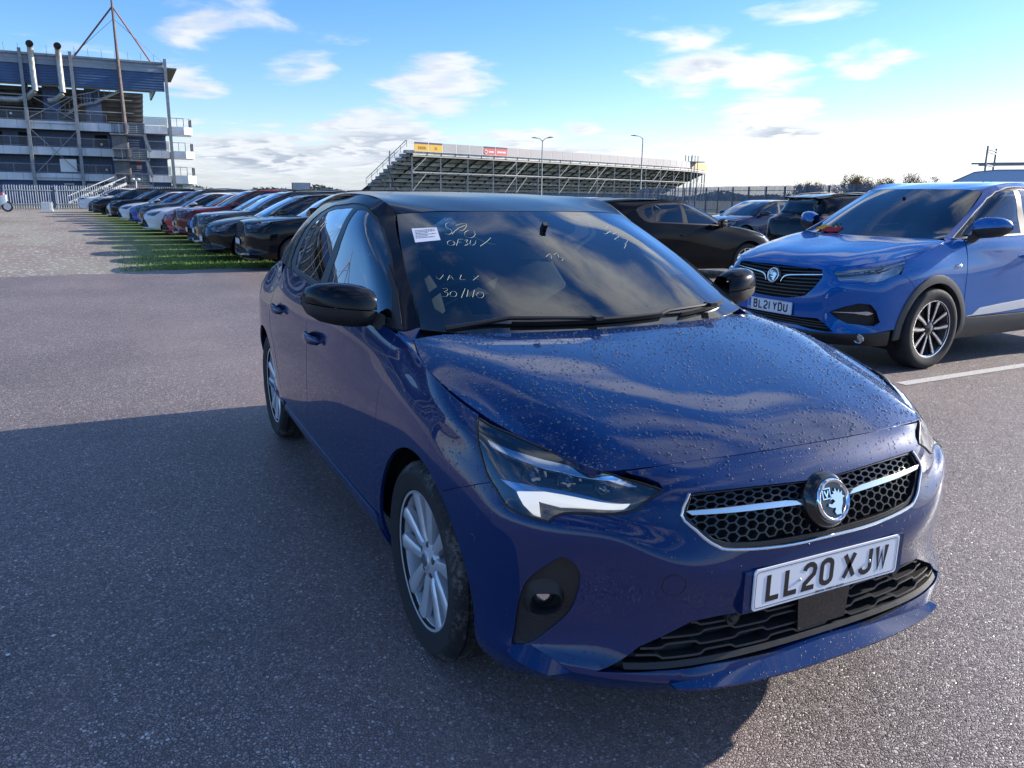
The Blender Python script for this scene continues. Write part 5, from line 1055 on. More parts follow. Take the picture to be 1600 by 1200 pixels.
# ---------------------------------------------------------------- the bright blue SUV on the right
def glyph_bits(): pass
def build_suv():
    c = Car(SUV_WARP, arch_f=(-.045, .345, .385, .405), arch_r=(-2.675, .345, .385, .40), h=.05); S = c.sk
    root = empty('suv_car'); tag(root, 'bright blue SUV with grey wheel arches, plate BL21 YDU, cloth on its windscreen', 'car')
    BL = (.0003, .088, .31); pm = paint('bright blue paint', BL, .15, .4, wet=.5, dust=.03)
    clad = grimy('grey cladding', (.055, .056, .058), .6, .2, 25, bmp=.1, bscale=500); blk = grimy('black bumper plastic', ())
    gloss = mat('gloss black plastic', ()); chrome = mat('chrome', ()); satin = mat('satin chrome', ()); dark = mat('dark recess', ())
    roofm = paint('black roof paint', ())
    common_shell(c, root, pm, pm, .05, 1, glass('pale side glass', (.50, .56, .52)), dark, glass('windscreen glass', ()), trim=satin)
    K = lambda pts, sg=1: c.K('sk', [(32-a, b) for a, b in pts], sg)      # outlines were taken on the left-hand side
    yz = lambda pts, sg=1: c.yz([(sg*y, z) for y, z in pts])
    gh_ = [(0, .86), (.25, .856), (.47, .85), (.487, .79), (.435, .70), (.365, .625), (.20, .588), (0, .580)]
    gr = join(yz(gh_), yz(gh_[1:-1], -1)[::-1])
    lw = [(0, .43), (.30, .432), (.50, .445), (.57, .41), (.65, .352), (.60, .345), (.33, .365), (0, .365)]
    lo = join(yz(lw), yz(lw[1:-1], -1)[::-1])
    sk_y = [(0, .335), (.3, .335), (.66, .338), (.77, .343), (.85, .352)]
    lampL = [(a, min(b, 7.85)) for a, b in TG['lamp']]; lampL = [(32-a, b) for a, b in lampL]   # as if on the right
    KR = lambda pts, sg: c.K('sk', pts, sg)
    def half(sg):
        low = join(yz(sk_y, sg), c.xz([(.46, .37)], sg)); af = c.xz(c.arch('f', 4, 55, 8), sg); lamp = KR(lampL, sg)
        jn = c.xz([(.255, .735), (.33, .80), (.40, .83)], sg)
        return low, af, jn, lamp
    seqs = {}
    for sg in (-1, 1):
        low, af, jn, lamp = half(sg); n = len(lampL)
        # lamp: 0 inner top, 1, 2, 3 rear tip, 4.. lower edge back to the inner end
        path = join(low, af, jn, lamp[5:], lamp[:4], KR([(10.03, 8), (11, 8), (12, 8), (13, 8), (14, 8), (15, 8)], sg)); seqs[sg] = path
    outline = join(seqs[-1], K([(16, 8)]), seqs[1][::-1])
    fogs = {sg: KR([(32-a, b) for a, b in TG['fog']], sg) for sg in (-1, 1)}
    panel('front_bumper', S, outline, pm, root, holes=[gr, lo, fogs[-1], fogs[1]], h=.045, gap=.004)
    lowb = join(yz(sk_y[::-1], -1), yz(sk_y[1:], 1), c.xz([(.45, .365), (.42, .23)], 1), KR([(10.8, 0), (12, 0), (13, 0), (14, 0), (15, 0), (16, 0)], 1), KR([(15, 0), (14, 0), (13, 0), (12, 0), (10.8, 0)], -1), c.xz([(.42, .23), (.45, .365)], -1))
    panel('lower_bumper', S, lowb, blk, root, h=.05, gap=.003, off=.002)
    for sg in (-1, 1):
        jn = c.xz([(.255, .735), (.33, .80), (.40, .83)], sg); lamp = KR(lampL, sg)
        wing = join(jn[::-1], c.xz(c.arch('f', 55, 200, 22), sg), c.xz([(-.47, .27)], sg), c.xz([(-.445, .42), (-.445, .64), (-.445, .84), (-.45, .95)], sg), KR([(7.75, 8), (8.5, 8), (9, 8), (9.6, 8), (10.0, 8)], sg), lamp[3:5])
        panel('front_wing', S, wing, pm, root, h=.045, gap=.004)
        def dz(x): return .43
        fd = join(KR([(7.72, 8)], sg), c.xz([(-.455, .95), (-.45, .84), (-.45, .64), (-.45, .43), (-.9, .43), (-1.46, .43), (-1.47, .7), (-1.48, .95)], sg), KR([(6.0, 8), (7, 8)], sg)); panel('front_door', S, fd, pm, root, h=.05, gap=.004)
        rd = join(KR([(5.98, 8)], sg), c.xz([(-1.49, .95), (-1.48, .7), (-1.47, .43), (-2.20, .43), (-2.26, .56), (-2.34, .70), (-2.38, .85), (-2.36, 1.0)], sg), KR([(4.5, 8), (5, 8)], sg)); panel('rear_door', S, rd, pm, root, h=.05, gap=.004)
        sl = join(c.xz([(-.46, .425), (-1.46, .425), (-2.22, .425), (-2.24, .25), (-1.4, .235), (-.47, .23)], sg)); panel('sill', S, sl, clad, root, h=.06, gap=.003, off=.004)
        Q = c.rk
        def rq(pts): return Q.inv(pts, [0, 2], (Q.tu[0], Q.tu[6]) if sg < 0 else (Q.tu[-7], Q.tu[-1]))
        outl = join(rq([(-2.37, 1.0), (-2.39, .85), (-2.35, .70), (-2.27, .56), (-2.21, .43), (-2.23, .24)]), rq(c.arch('r', 178, 0, 16)), rq([(-2.99, .28)]), c.K('rk', [(6, 0), (7, 0), (8, 0), (8, 8), (7, 8), (6, 8), (5, 8), (4, 8), (3.65, 8)], sg)); panel('rear_quarter', Q, outl, pm, root, h=.07, gap=.003)
        # grey arch mouldings
        for wh, nm in (('f', 0), ('r', 1)):
            cx, cz, rx, rz = c.af if wh == 'f' else c.ar; d = MB(); rings = []
            a0, a1 = (-8, 193)
            for i in range(25):
                a = R(a0+(a1-a0)*i/24); pts = [(cx+(rx+e)*math.cos(a), cz+(rz+e)*math.sin(a)) for e in (-.002, .03, .060, .068)]
                SS = S if wh == 'f' else c.rk
                uv = c.xz(pts, sg) if wh == 'f' else rq(pts); P, N = SS.pn(uv); rings.append([tuple(P[0]-N[0]*.05), tuple(P[0]+N[0]*.012), tuple(P[1]+N[1]*.014), tuple(P[2]+N[2]*.010), tuple(P[3]-N[3]*.004)])
            d.loft(rings, closed=False, caps=False); d.build('arch_moulding', clad, root, sharp=35)
        # white protective film and bright sill strip along the doors
        st = [(-.50, .435), (-.58, .445), (-.68, .50), (-1.0, .525), (-1.46, .555), (-2.1, .60), (-2.1, .50), (-1.46, .475), (-1.0, .45)]
        panel('sill_strip', S, c.xz(st, sg), mat('strip white', (.70, .70, .68), .35), root, h=.05, gap=0, off=.004, flange=.006)
        # handles
        for hx, hz in ((-1.29, .945), (-2.2, .965)):
            P, N = c.at('sk', c.xz([(hx, hz)], sg)); M = frame(P, N); k = MB(); secs = []
            for t, ww, zz in ((-.11, .004, .006), (-.095, .014, .016), (0, .019, .038), (.095, .014, .016), (.11, .004, .006)): secs.append([M @ Vector((t, ww*math.cos(a), zz+.007*math.sin(a))) for a in np.linspace(0, 2*math.pi, 9)[:-1]])
            k.loft(secs); k.build('door_handle', pm, root, sharp=60)
        P, N = c.at('sk', c.xz([(-.33, .885)], sg)); M = frame(P+N*.004, N); k = MB().ball((0, 0, 0), (.045, .015, .008), 14, 4, half=True); k.V = [M @ Vector(v) for v in k.V]; k.build('side_repeater', mat('lamp reflector', ()), root)
        # headlamp
        lp = inset(KR(lampL, sg), .002); hl = offset_sheet('headlamp', S, lp, mat('lamp reflector dull', (.60, .64, .68), .32, .8), root, -.05, .04)
        P, N = S.pn(resample(lp, .02)); wl = MB(); wl.loft([[tuple(p) for p in P], [tuple(p-n*.052) for p, n in zip(P, N)]], caps=False); wl.build('headlamp_wall', mat('lamp chrome', ()), hl, sharp=60)
        offset_sheet('headlamp_lens', S, lp, glass('lamp glass', ()), hl, .0005, .04)
        br = [(32-a, b) for a, b in TG['lamp'][:4]]; b2 = [(a, b-.32) for a, b in br]; br = [(a, min(b, 7.85)-.06) for a, b in br]
        panel('lamp_blade', S, KR(br+b2[::-1], sg), mat('light guide dull', (.80, .83, .87), .25), hl, h=.03, gap=0, off=-.012)
        for q in ((10.9, 6.55), (11.5, 6.65), (12.1, 6.80), (12.6, 6.95)):
            P, N = c.at('sk', KR([q], sg)); M = frame(P-N*.03, N*.4+np.array([.9, 0, 0])); k = MB().lathe([(0, -.012), (.014, -.010), (.026, 0), (.034, .012)], 18, 'Z'); k.lathe([(0, .010), (.010, .008), (.015, 0)], 14, 'Z'); k.V = [M @ Vector(v) for v in k.V]; k.build('reflector', mat('lamp reflector', ()), hl, sharp=40)
        # side air intake with a bright blade, low fog lamp
        fs = offset_sheet('air_intake', S, fogs[sg], blk, root, -.045, .04); P, N = S.pn(resample(fogs[sg], .02)); wl = MB(); wl.loft([[tuple(p+n*.003) for p, n in zip(P, N)], [tuple(p-n*.046) for p, n in zip(P, N)]], caps=False); wl.build('intake_wall', blk, fs, sharp=60)
        bar = KR([(32-a, b) for a, b in TG['fogbar']], sg); panel('intake_blade', S, bar, satin, fs, h=.03, gap=0, off=-.006, flange=.01)
        P, N = c.at('sk', KR([(32-a, b) for a, b in TG['fogl']], sg)); M = frame(P+N*.003, N*.5+np.array([.6, 0, 0])); k = MB().lathe([(0, .004), (.024, .003), (.033, .0), (.038, .004), (.042, -.004)], 22, 'Z'); k.V = [M @ Vector(v) for v in k.V]; k.build('fog_lamp', mat('lamp reflector', ()), root, sharp=40)
        make_wheel(root, -.045, sg*.812, sg, .352, .225, .250, 'pairs', 56, lod=1); make_wheel(root, -2.675, sg*.812, sg, .352, .225, .250, 'pairs', 56, lod=1)
        mirror_pod(c, root, sg, pm, blk, (-.555, .985, 1.205), (.115, .120, .092), arm=((-.50, -.86, 1.105), (-.54, -.92, 1.16)))
        k = MB(); q = c.K('gh', [(.82, .12), (.95, .80), (.72, .98), (.60, .55), (.80, .08)], sg); P, N = c.gh.pn(q); V = [tuple(p+n*.006) for p, n in zip(P, N)]+[tuple(p-n*.004) for p, n in zip(P, N)]; n_ = len(q)
        k.add(V, [tuple(range(n_)), tuple(range(2*n_-1, n_-1, -1))]+[(i, (i+1) % n_, n_+(i+1) % n_, n_+i) for i in range(n_)]); k.build('mirror_sail', blk, root, smooth=False)
        k = MB(); top = [Vector(SUV_WARP(np.array([[x, y, z]]))[0]) for x, y, z in ((-.04, .782, .908), (-.305, .738, .956), (-.345, .693, .988), (-.395, .758, .974), (-.335, .778, .960))]; top = [Vector((p.x, sg*p.y, p.z)) for p in top]
        k.add(top+[p-Vector((0, 0, .05)) for p in top], [(0, 1, 2, 3, 4)[::sg], *[(i, (i+1) % 5, 5+(i+1) % 5, 5+i) for i in range(5)]]); k.build('wing_corner', pm, root, smooth=False)
    g0 = offset_sheet('grille', S, gr, dark, root, -.045, .05); P, N = S.pn(resample(gr, .02)); wl = MB(); wl.loft([[tuple(p+n*.002) for p, n in zip(P, N)], [tuple(p-n*.046) for p, n in zip(P, N)]], caps=False); wl.build('grille_wall', blk, g0, sharp=60)
    for z in np.arange(.605, .85, .030):
        uv = c.yz([(y, z+.02*(abs(y)/.5)**2) for y in np.linspace(-.50, .50, 60)]); ok = in_poly(uv, gr) & (seg_dist(uv, gr) > .004); idx = np.where(ok)[0]
        for run in np.split(idx, np.where(np.diff(idx) > 1)[0]+1):
            if len(run) > 3: k = MB(); strip(S, uv[run], .015, -.044, -.010, k); k.build('grille_slat', mat('slat black', (.010, .011, .012), .35), g0, sharp=30)
    for sg in (-1, 1):
        k = MB(); line = spline([(.085, .715), (.105, .755), (.15, .778), (.27, .792), (.49, .812)], 5); uv = yz(line, sg); strip(S, uv, np.interp(np.arange(len(line)), [0, 6, len(line)-1], [.006, .017, .010]), -.012, .004, k); k.build('chrome_wing', satin, g0, sharp=40)
    P, N = c.at('sk', yz([(0, .765)])); Mb = frame(P+N*.010, N); make_badge(root, Mb, .066)
    k = MB().lathe([(.0, -.004), (.07, -.004), (.074, -.01), (.08, -.04)], 32, 'Z'); k.V = [Mb @ Vector(v) for v in k.V]; k.build('badge_mount', gloss, g0)
    l0 = offset_sheet('lower_grille', S, lo, dark, root, -.045, .05)
    for z in (.375, .395, .415):
        uv = c.yz([(y, z) for y in np.linspace(-.62, .62, 60)]); ok = in_poly(uv, lo); idx = np.where(ok)[0]
        for run in np.split(idx, np.where(np.diff(idx) > 1)[0]+1):
            if len(run) > 3: k = MB(); strip(S, uv[run], .011, -.044, -.010, k); k.build('grille_slat', mat('slat black', ()), l0, sharp=30)
    P, N = c.at('sk', yz([(0, .5)])); x = P[0]+.012
    make_plate(root, 'BL21 YDU', Matrix.Translation((x, 0, .495)) @ Matrix(((0, 0, 1), (1, 0, 0), (0, 1, 0))).to_4x4(), blue=True, screws=False)
    interior(c, root, True); underbody(c, root, [(-.045, .81), (-2.675, .81)], .352, .90)
    f = c.warp; k = MB(); rows = []
    for y in np.linspace(-.74, .74, 19):
        a = abs(y)/.74; x0 = -.185-.115*a*a; zz = .956+.004*a; rows.append([tuple(f(np.array([[x0+dx, y, zz+dz_]]))[0]) for dx, dz_ in ((.03, -.015), (-.03, -.01), (-.09, .018), (-.11, -.03))])
    k.loft(rows); k.build('scuttle', blk, root)
    for sg in ():
        k = MB(); pts = [tuple(f(np.array([p]))[0]+np.array([0, 0, dz_])) for p, dz_ in (((-1.20, sg*.50, 1.39), .0), ((-1.30, sg*.50, 1.40), .035), ((-1.9, sg*.50, 1.43), .035), ((-2.5, sg*.46, 1.385), .035), ((-2.62, sg*.45, 1.37), 0))]; k.tube(pts, .014, 8); k.build('roof_rail', satin, root)
    root.location = (-3.17, 4.56, 0); root.rotation_euler = (0, 0, R(-88)); root.scale = (1, 1, 1)
    return c, root

# ---------------------------------------------------------------- plainer cars for the rows behind
def proto(name, warp, paintm, wheel, arch_f, arch_r, front='hatch', h=.09, yw=.74, side=None, rail=False, strip_m=None, tail=False):
    c = Car(warp, arch_f, arch_r, h); S = c.sk; root = empty(name); gl = side or glass('row side glass', (.13, .16, .18), mirror=1.2)
    blk = grimy('black bumper plastic', ()); dark = mat('dark recess', ())
    common_shell(c, root, paintm, paintm, h, 1 if strip_m else 2, gl, dark, glass('row windscreen', (.30, .38, .40), mirror=1.15), trim=strip_m, rear_glass=glass('row rear glass', (.05, .06, .07), mirror=1.0), roof_rail=None)
    K = lambda pts, sg=-1: c.K('sk', pts, sg)
    lamp = [(a, min(b, 7.8)) for a, b in TR['lamp']]
    if front == 'suv': lamp = [(10.2,7.3),(10.5,6.3),(11.2,5.6),(12.0,5.7),(12.9,6.0),(13.7,6.6),(13.5,7.1),(12.6,7.5),(11.6,7.7),(10.8,7.8)]
    lamps = {sg: K(lamp, sg) for sg in (-1, 1)}
    grh = [(0, 6.9), (1.1, 6.9), (1.9, 6.6), (1.95, 6.0), (1.6, 4.9), (.9, 4.3), (0, 4.2)] if front == 'suv' else [(0, 7.0), (1.2, 6.9), (1.85, 6.6), (1.7, 6.25), (.9, 6.3), (0, 6.3)]
    lwh = [(0, 2.7), (1.6, 2.7), (2.6, 2.5), (3.1, 1.6), (2.2, 1.4), (0, 1.4)] if front == 'suv' else [(0, 4.9), (1.3, 4.7), (2.3, 3.4), (3.3, 1.9), (3.0, 1.5), (2.0, 1.5), (0, 1.5)]
    sym = lambda half: join(K([(16-a, b) for a, b in half]), K([(16-a, b) for a, b in half[1:-1]], 1)[::-1])
    gr, lo = sym(grh), sym(lwh)
    def side_low(sg):
        return join(K([(0, 0), (1, 0), (2, 0), (2.6, 0)], sg), c.xz(c.arch('r', 198, -18, 16), sg), K([(5.2, 0), (6, 0), (7, 0), (7.7, 0)], sg), c.xz(c.arch('f', 198, -18, 16), sg), K([(10.9, 0), (12, 0), (13, 0), (14, 0), (15, 0)], sg))
    low_r, low_l = side_low(-1), side_low(1)
    outline = join(low_r, K([(16, 0)]), low_l[::-1], K([(i, 8) for i in range(0, 17)], 1), K([(i, 8) for i in range(15, -1, -1)], -1))
    holes = [lamps[-1], lamps[1], gr, lo]
    tl = [(1.15, 6.2), (2.3, 6.0), (3.1, 6.0), (3.3, 6.9), (2.7, 7.5), (1.2, 7.2)]
    panel('body', S, outline, paintm, root, holes=holes, h=h, gap=.002, flange=.02)
    for sg in (-1, 1):
        hl = offset_sheet('headlamp', S, lamps[sg], mat('lamp reflector grey', (.20, .21, .23), .3, .7), root, -.03, h); offset_sheet('headlamp_lens', S, lamps[sg], glass('lamp glass', ()), hl, .0005, h)
        a = [(10.7, 6.3), (11.6, 6.0), (12.9, 6.2), (13.3, 6.5), (12.4, 6.7), (11.4, 6.7)]; panel('lamp_blade', S, K(a, sg), mat('lamp chrome', ()), hl, h=.06, gap=0, off=-.008, flange=.01)
        panel('tail_lamp', S, K(tl, sg), mat('tail lamp red', (.10, .006, .006), .12, 0, .5, .8), root, h=h, gap=0, off=.003, flange=.01)
        mx = warp(np.array([[-.575, .905, 1.042]]))[0] if warp else np.array([-.575, .905, 1.042])
        mirror_pod(c, root, sg, paintm, blk, tuple(mx), (.11, .11, .08), arm=((mx[0]+.05, -.79*mx[1]/.905, mx[2]-.06), (mx[0], -.84*mx[1]/.905, mx[2]-.02)))
        make_wheel(root, arch_f[0], sg*yw, sg, wheel[0], .20, wheel[1], 'pairs' if wheel[2] else 'ten', 32, lod=2); make_wheel(root, arch_r[0], sg*yw, sg, wheel[0], .20, wheel[1], 'pairs' if wheel[2] else 'ten', 32, lod=2)
        for hx in (6.2, 4.85):
            P, N = c.at('sk', K([(hx, 5.85)], sg)); M = frame(P, N); k = MB(); k.loft([[M @ Vector((t, ww*math.cos(a), zz+.007*math.sin(a))) for a in np.linspace(0, 2*math.pi, 7)[:-1]] for t, ww, zz in ((-.11, .005, .006), (-.08, .017, .026), (.08, .017, .026), (.11, .005, .006))]); k.build('door_handle', strip_m or paintm, root)
    g0 = offset_sheet('grille', S, gr, dark, root, -.02, h); q = MB()
    for r_ in np.arange(4.45, 6.9, .32) if front == 'suv' else (6.62,):
        uv = K([(x, r_) for x in np.linspace(14.2, 17.8, 13)]); ok = in_poly(uv, gr)
        if ok.sum() > 3: strip(S, uv[ok], .014, -.018, .0, q)
    if q.V: q.build('grille_slat', mat('slat black', ()) if front != 'suv' else mat('slat satin', (.12, .12, .13), .3, .6), g0)
    l0 = offset_sheet('lower_grille', S, lo, dark, root, -.02, h); q = MB()
    if front == 'suv': strip(S, K([(x, 1.25) for x in np.linspace(12.6, 19.4, 17)]), .05, .0, .02, q); q.build('skid_plate', mat('satin chrome', ()), root)
    for z in (((1.9, 2.3) if front == 'suv' else (2.0, 2.6, 3.2, 3.8))):
        q = MB(); uv = K([(x, z) for x in np.linspace(12.8, 19.2, 17)]); ok = in_poly(uv, lo)
        if ok.sum() > 3: strip(S, uv[ok], .012, -.02, -.004, q); q.build('grille_slat', mat('slat black', ()), l0)
    P, N = c.at('sk', K([(16, 3.55)])); make_plate(root, '', Matrix.Translation((P[0]+.014, 0, P[2])) @ Matrix(((0, 0, 1), (1, 0, 0), (0, 1, 0))).to_4x4(), screws=False)
    interior(c, root, True, detail=False); underbody(c, root, [(arch_f[0], yw), (arch_r[0], yw)], wheel[0], yw+.11)
    q = MB(); f = c.warp; rows = []
    for y in np.linspace(-.74, .74, 9):
        a = abs(y)/.74; x0 = -.185-.115*a*a; zz = .956+.004*a; rows.append([tuple(f(np.array([[x0+dx, y, zz+dz_]]))[0]) for dx, dz_ in ((.06, -.03), (-.03, -.01), (-.09, .018), (-.11, -.03))])
    q.loft(rows); q.build('scuttle', blk, root)
    if rail:
        for sg in (-1, 1):
            q = MB(); pts = [tuple(f(np.array([p]))[0]+np.array([0, 0, dz_])) for p, dz_ in (((-1.20, sg*.50, 1.39), .0), ((-1.30, sg*.50, 1.40), .035), ((-1.9, sg*.50, 1.43), .035), ((-2.5, sg*.46, 1.385), .035), ((-2.62, sg*.45, 1.37), 0))]; q.tube(pts, .016, 6); q.build('roof_rail', blk, root)
    return c, root
def recolour(o, old, new):
    """swap one paint for another on a copied car without touching the shared mesh"""
    for s in o.material_slots:
        if s.material is old: s.link = 'OBJECT'; s.material = new
def all_under(o):
    for ch in o.children: yield ch; yield from all_under(ch)
# ---------------------------------------------------------------- ground
def tarmac_mat(name, base, chips, k=1.0):
    m = mat(name, base, .8); t, b, c = nodes(m)
    v = t.n('TexVoronoi', {'Vector': c, 'Scale': 104.0, 'Randomness': 1.0}); s = t.n('SeparateColor', {0: v.outputs['Color']})
    e = t.n('TexVoronoi', {'Vector': c, 'Scale': 104.0, 'Randomness': 1.0}, feature='DISTANCE_TO_EDGE').outputs['Distance']
    v2 = t.n('TexVoronoi', {'Vector': c, 'Scale': 260.0}); s2 = t.n('SeparateColor', {0: v2.outputs['Color']})
    big = t.n('TexNoise', {'Vector': c, 'Scale': .5, 'Detail': 6, 'Roughness': .6}).outputs[0]; mid = t.n('TexNoise', {'Vector': c, 'Scale': 3.0, 'Detail': 6, 'Roughness': .65}).outputs[0]
    stone = t.ramp(s.outputs[0], [(0, chips[0]), (.35, chips[1]), (.7, chips[2]), (.93, chips[3]), (1, chips[4])])
    gap = t.rng(e, .01, .17); col = t.mix(gap, tuple(x*.26 for x in base), stone)
    col = t.mix(t.m('MULTIPLY', t.rng(mid, .4, .75), .16), col, tuple(x*.8 for x in base)); col = t.n('HueSaturation', {'Value': t.rng(big, .3, .7, .80, 1.16), 'Color': col}).outputs[0]
    # worn, browner strips left by wheels
    st = t.n('TexNoise', {'Vector': t.vm('MULTIPLY', c, (.05, .45, 0)), 'Scale': 1.0, 'Detail': 4, 'Roughness': .6}).outputs[0]
    col = t.mix(t.m('MULTIPLY', t.rng(st, .48, .66), .35), col, tuple(x*y for x, y in zip(base, (1.25, 1.08, .98))))
    setin(t, b, 'Base Color', col); setin(t, b, 'Roughness', t.m('MULTIPLY_ADD', s2.outputs[1], .42, .30))
    h = t.m('ADD', t.m('MULTIPLY', t.m('MULTIPLY', gap, t.m('MULTIPLY_ADD', s.outputs[1], .75, .25)), .0052), t.m('MULTIPLY', s2.outputs[0], .0012)); bump(t, b, h, 1.0, 1.0); return m
def sheet(name, poly, z, m, kind='structure', div=0):
    return tag(MB().add([(x, y, z) for x, y in poly], [tuple(range(len(poly)))]).build(name, m, smooth=False), kind=kind)
tar = tarmac_mat('chipped tarmac', (.295, .243, .243), ((.15, .123, .123), (.265, .214, .210), (.35, .288, .278), (.47, .40, .38), (.76, .71, .68)))
gfar = grimy('far ground', (.075, .085, .045), .9, .5, .2)
def stony(t_, c_):
    n_ = t_.n('TexNoise', {'Vector': t_.vm('MULTIPLY', c_, (.10, .35, 0)), 'Scale': 1.0, 'Detail': 8, 'Roughness': .62}).outputs[0]; n2_ = t_.n('TexNoise', {'Vector': c_, 'Scale': 14.0, 'Detail': 8, 'Roughness': .75}).outputs[0]; v_ = t_.n('TexVoronoi', {'Vector': c_, 'Scale': 20.0})
    col_ = t_.mix(t_.rng(n_, .38, .60), (.26, .245, .20), (.215, .165, .15)); col_ = t_.mix(t_.m('MULTIPLY', t_.rng(n2_, .50, .70), .6), col_, (.42, .39, .35)); col_ = t_.mix(t_.m('LESS_THAN', t_.n('SeparateColor', {0: v_.outputs['Color']}).outputs[0], .08), col_, (.56, .54, .50))
    gn_ = t_.n('TexNoise', {'Vector': c_, 'Scale': .22, 'Detail': 5}).outputs[0]; return t_.mix(t_.m('MULTIPLY', t_.rng(gn_, .56, .68), .4), col_, (.14, .17, .06)), n2_
ggr = mat('mown grass', (.05, .10, .02), .85); t_, b_, c_ = nodes(ggr); st_, n2_ = stony(t_, c_)
n_ = t_.n('TexNoise', {'Vector': c_, 'Scale': 1.4, 'Detail': 8, 'Roughness': .7}).outputs[0]; n3_ = t_.n('TexNoise', {'Vector': c_, 'Scale': 26.0, 'Detail': 6, 'Roughness': .7}).outputs[0]
col_ = t_.mix(t_.rng(n3_, .32, .68), (.05, .09, .016), (.20, .27, .055)); sx_ = t_.n('SeparateXYZ', {0: c_})
# the grass thins out into bare stones towards the track
edge_ = t_.m('ADD', t_.m('ADD', sx_.outputs[1], t_.m('ADD', t_.m('MULTIPLY_ADD', n_, 3.6, -1.8), t_.m('MULTIPLY_ADD', n3_, 2.4, -1.2))), t_.m('MULTIPLY', sx_.outputs[0], -.035))
setin(t_, b_, 'Base Color', t_.mix(t_.rng(edge_, -1.3, -.1), st_, col_)); bump(t_, b_, n3_, .8, .03)
gtr = mat('stony track', (.26, .24, .22), .9); t_, b_, c_ = nodes(gtr); st_, n2_ = stony(t_, c_); setin(t_, b_, 'Base Color', st_); bump(t_, b_, n2_, .7, .03)
sheet('ground', [(-2600, -2600), (2600, -2600), (2600, 2600), (-2600, 2600)], -.012, gfar)
def wob(a, b, n, amp, sd):
    q = random.Random(sd); return [(a[0]+(b[0]-a[0])*i/n+q.uniform(-amp, amp)*(0 < i < n), a[1]+(b[1]-a[1])*i/n+q.uniform(-amp, amp)*.3*(0 < i < n)) for i in range(n+1)]
sheet('car_park', [(120, -60), (120, 30), (4, 30), (-30, 38), (-76, 54), (-76, 20)]+wob((-13.55, 20), (-13.7, -1.0), 60, .07, 1)+wob((-13.25, -1.4), (-12.5, -60), 70, .10, 2), 0.0, tar)
sheet('grass_strip', [(-12.9, -3.2), (-12.9, 20.5), (-80, 20.5), (-64, -3.2)], -.004, ggr)
sheet('stony_track', [(-12.0, -60), (-13.0, -3.1), (-64.2, -3.1), (-64.2, -60)], -.008, gtr)
lm = mat('road paint worn', (.62, .60, .57), .7); t_, b_, c_ = nodes(lm); n_ = t_.n('TexNoise', {'Vector': c_, 'Scale': 40.0, 'Detail': 7, 'Roughness': .75}).outputs[0]; v_ = t_.n('TexVoronoi', {'Vector': c_, 'Scale': 105.0}); setin(t_, b_, 'Base Color', t_.mix(t_.rng(n_, .52, .68), (.58, .56, .53), (.20, .18, .175))); bump(t_, b_, v_.outputs['Distance'], .6, .004)
MB().add([(-1.90, 3.92, .004), (-2.00, 3.92, .004), (-2.17, 8.9, .004), (-2.07, 8.9, .004)], [(0, 1, 2, 3)]).build('bay_line', lm, smooth=False)['kind'] = 'structure'
# tufts at the near edge of the grass
def tufts():
    q = random.Random(11); V, F = [], []
    for i in range(26000):
        x = -13.62-abs(q.gauss(0, 1))**1.5*2.6; y = q.uniform(-1.6, 6.5)
        if x < -24 or y < -1.0+q.gauss(0, .6): continue
        h = q.uniform(.02, .06)*(1.3 if x > -13.9 else 1); a = q.uniform(0, 6.28); w = q.uniform(.004, .010); dx, dy = math.cos(a)*w, math.sin(a)*w; lx, ly = q.gauss(0, .025), q.gauss(0, .025)
        k = len(V); V += [(x-dx, y-dy, -.004), (x+dx, y+dy, -.004), (x+lx, y+ly, h)]; F.append((k, k+1, k+2))
    m = mat('grass blade', (.12, .21, .032), .7); tag(mesh_obj('grass', V, F, m, smooth=False), kind='stuff')
tufts()
def litter(x, y, nm, label, m, pts):
    o = MB().prism(pts, .0025).build(nm, m, smooth=False); o.location = (x, y, .004); o.rotation_euler = (R(4), R(-5), R(rnd.uniform(0, 90))); tag(o, label, 'litter')
LW = mat('scrap white', (.72, .74, .78), .6); SQ = [(0, 0), (.017, .002), (.018, .012), (.002, .011)]
litter(.62, -1.72, 'litter_scrap', 'small white scrap lying on the shaded tarmac level with the front wheel', LW, SQ)
litter(-.52, -2.02, 'litter_scrap', 'tiny white scrap on the shaded tarmac, leftmost of two close together', LW, [(0, 0), (.012, .002), (.013, .010), (.004, .012)])
litter(-.58, -1.90, 'litter_scrap', 'tiny white scrap on the shaded tarmac, right one of two close together', LW, [(0, 0), (.010, .0), (.013, .008), (.002, .009)])

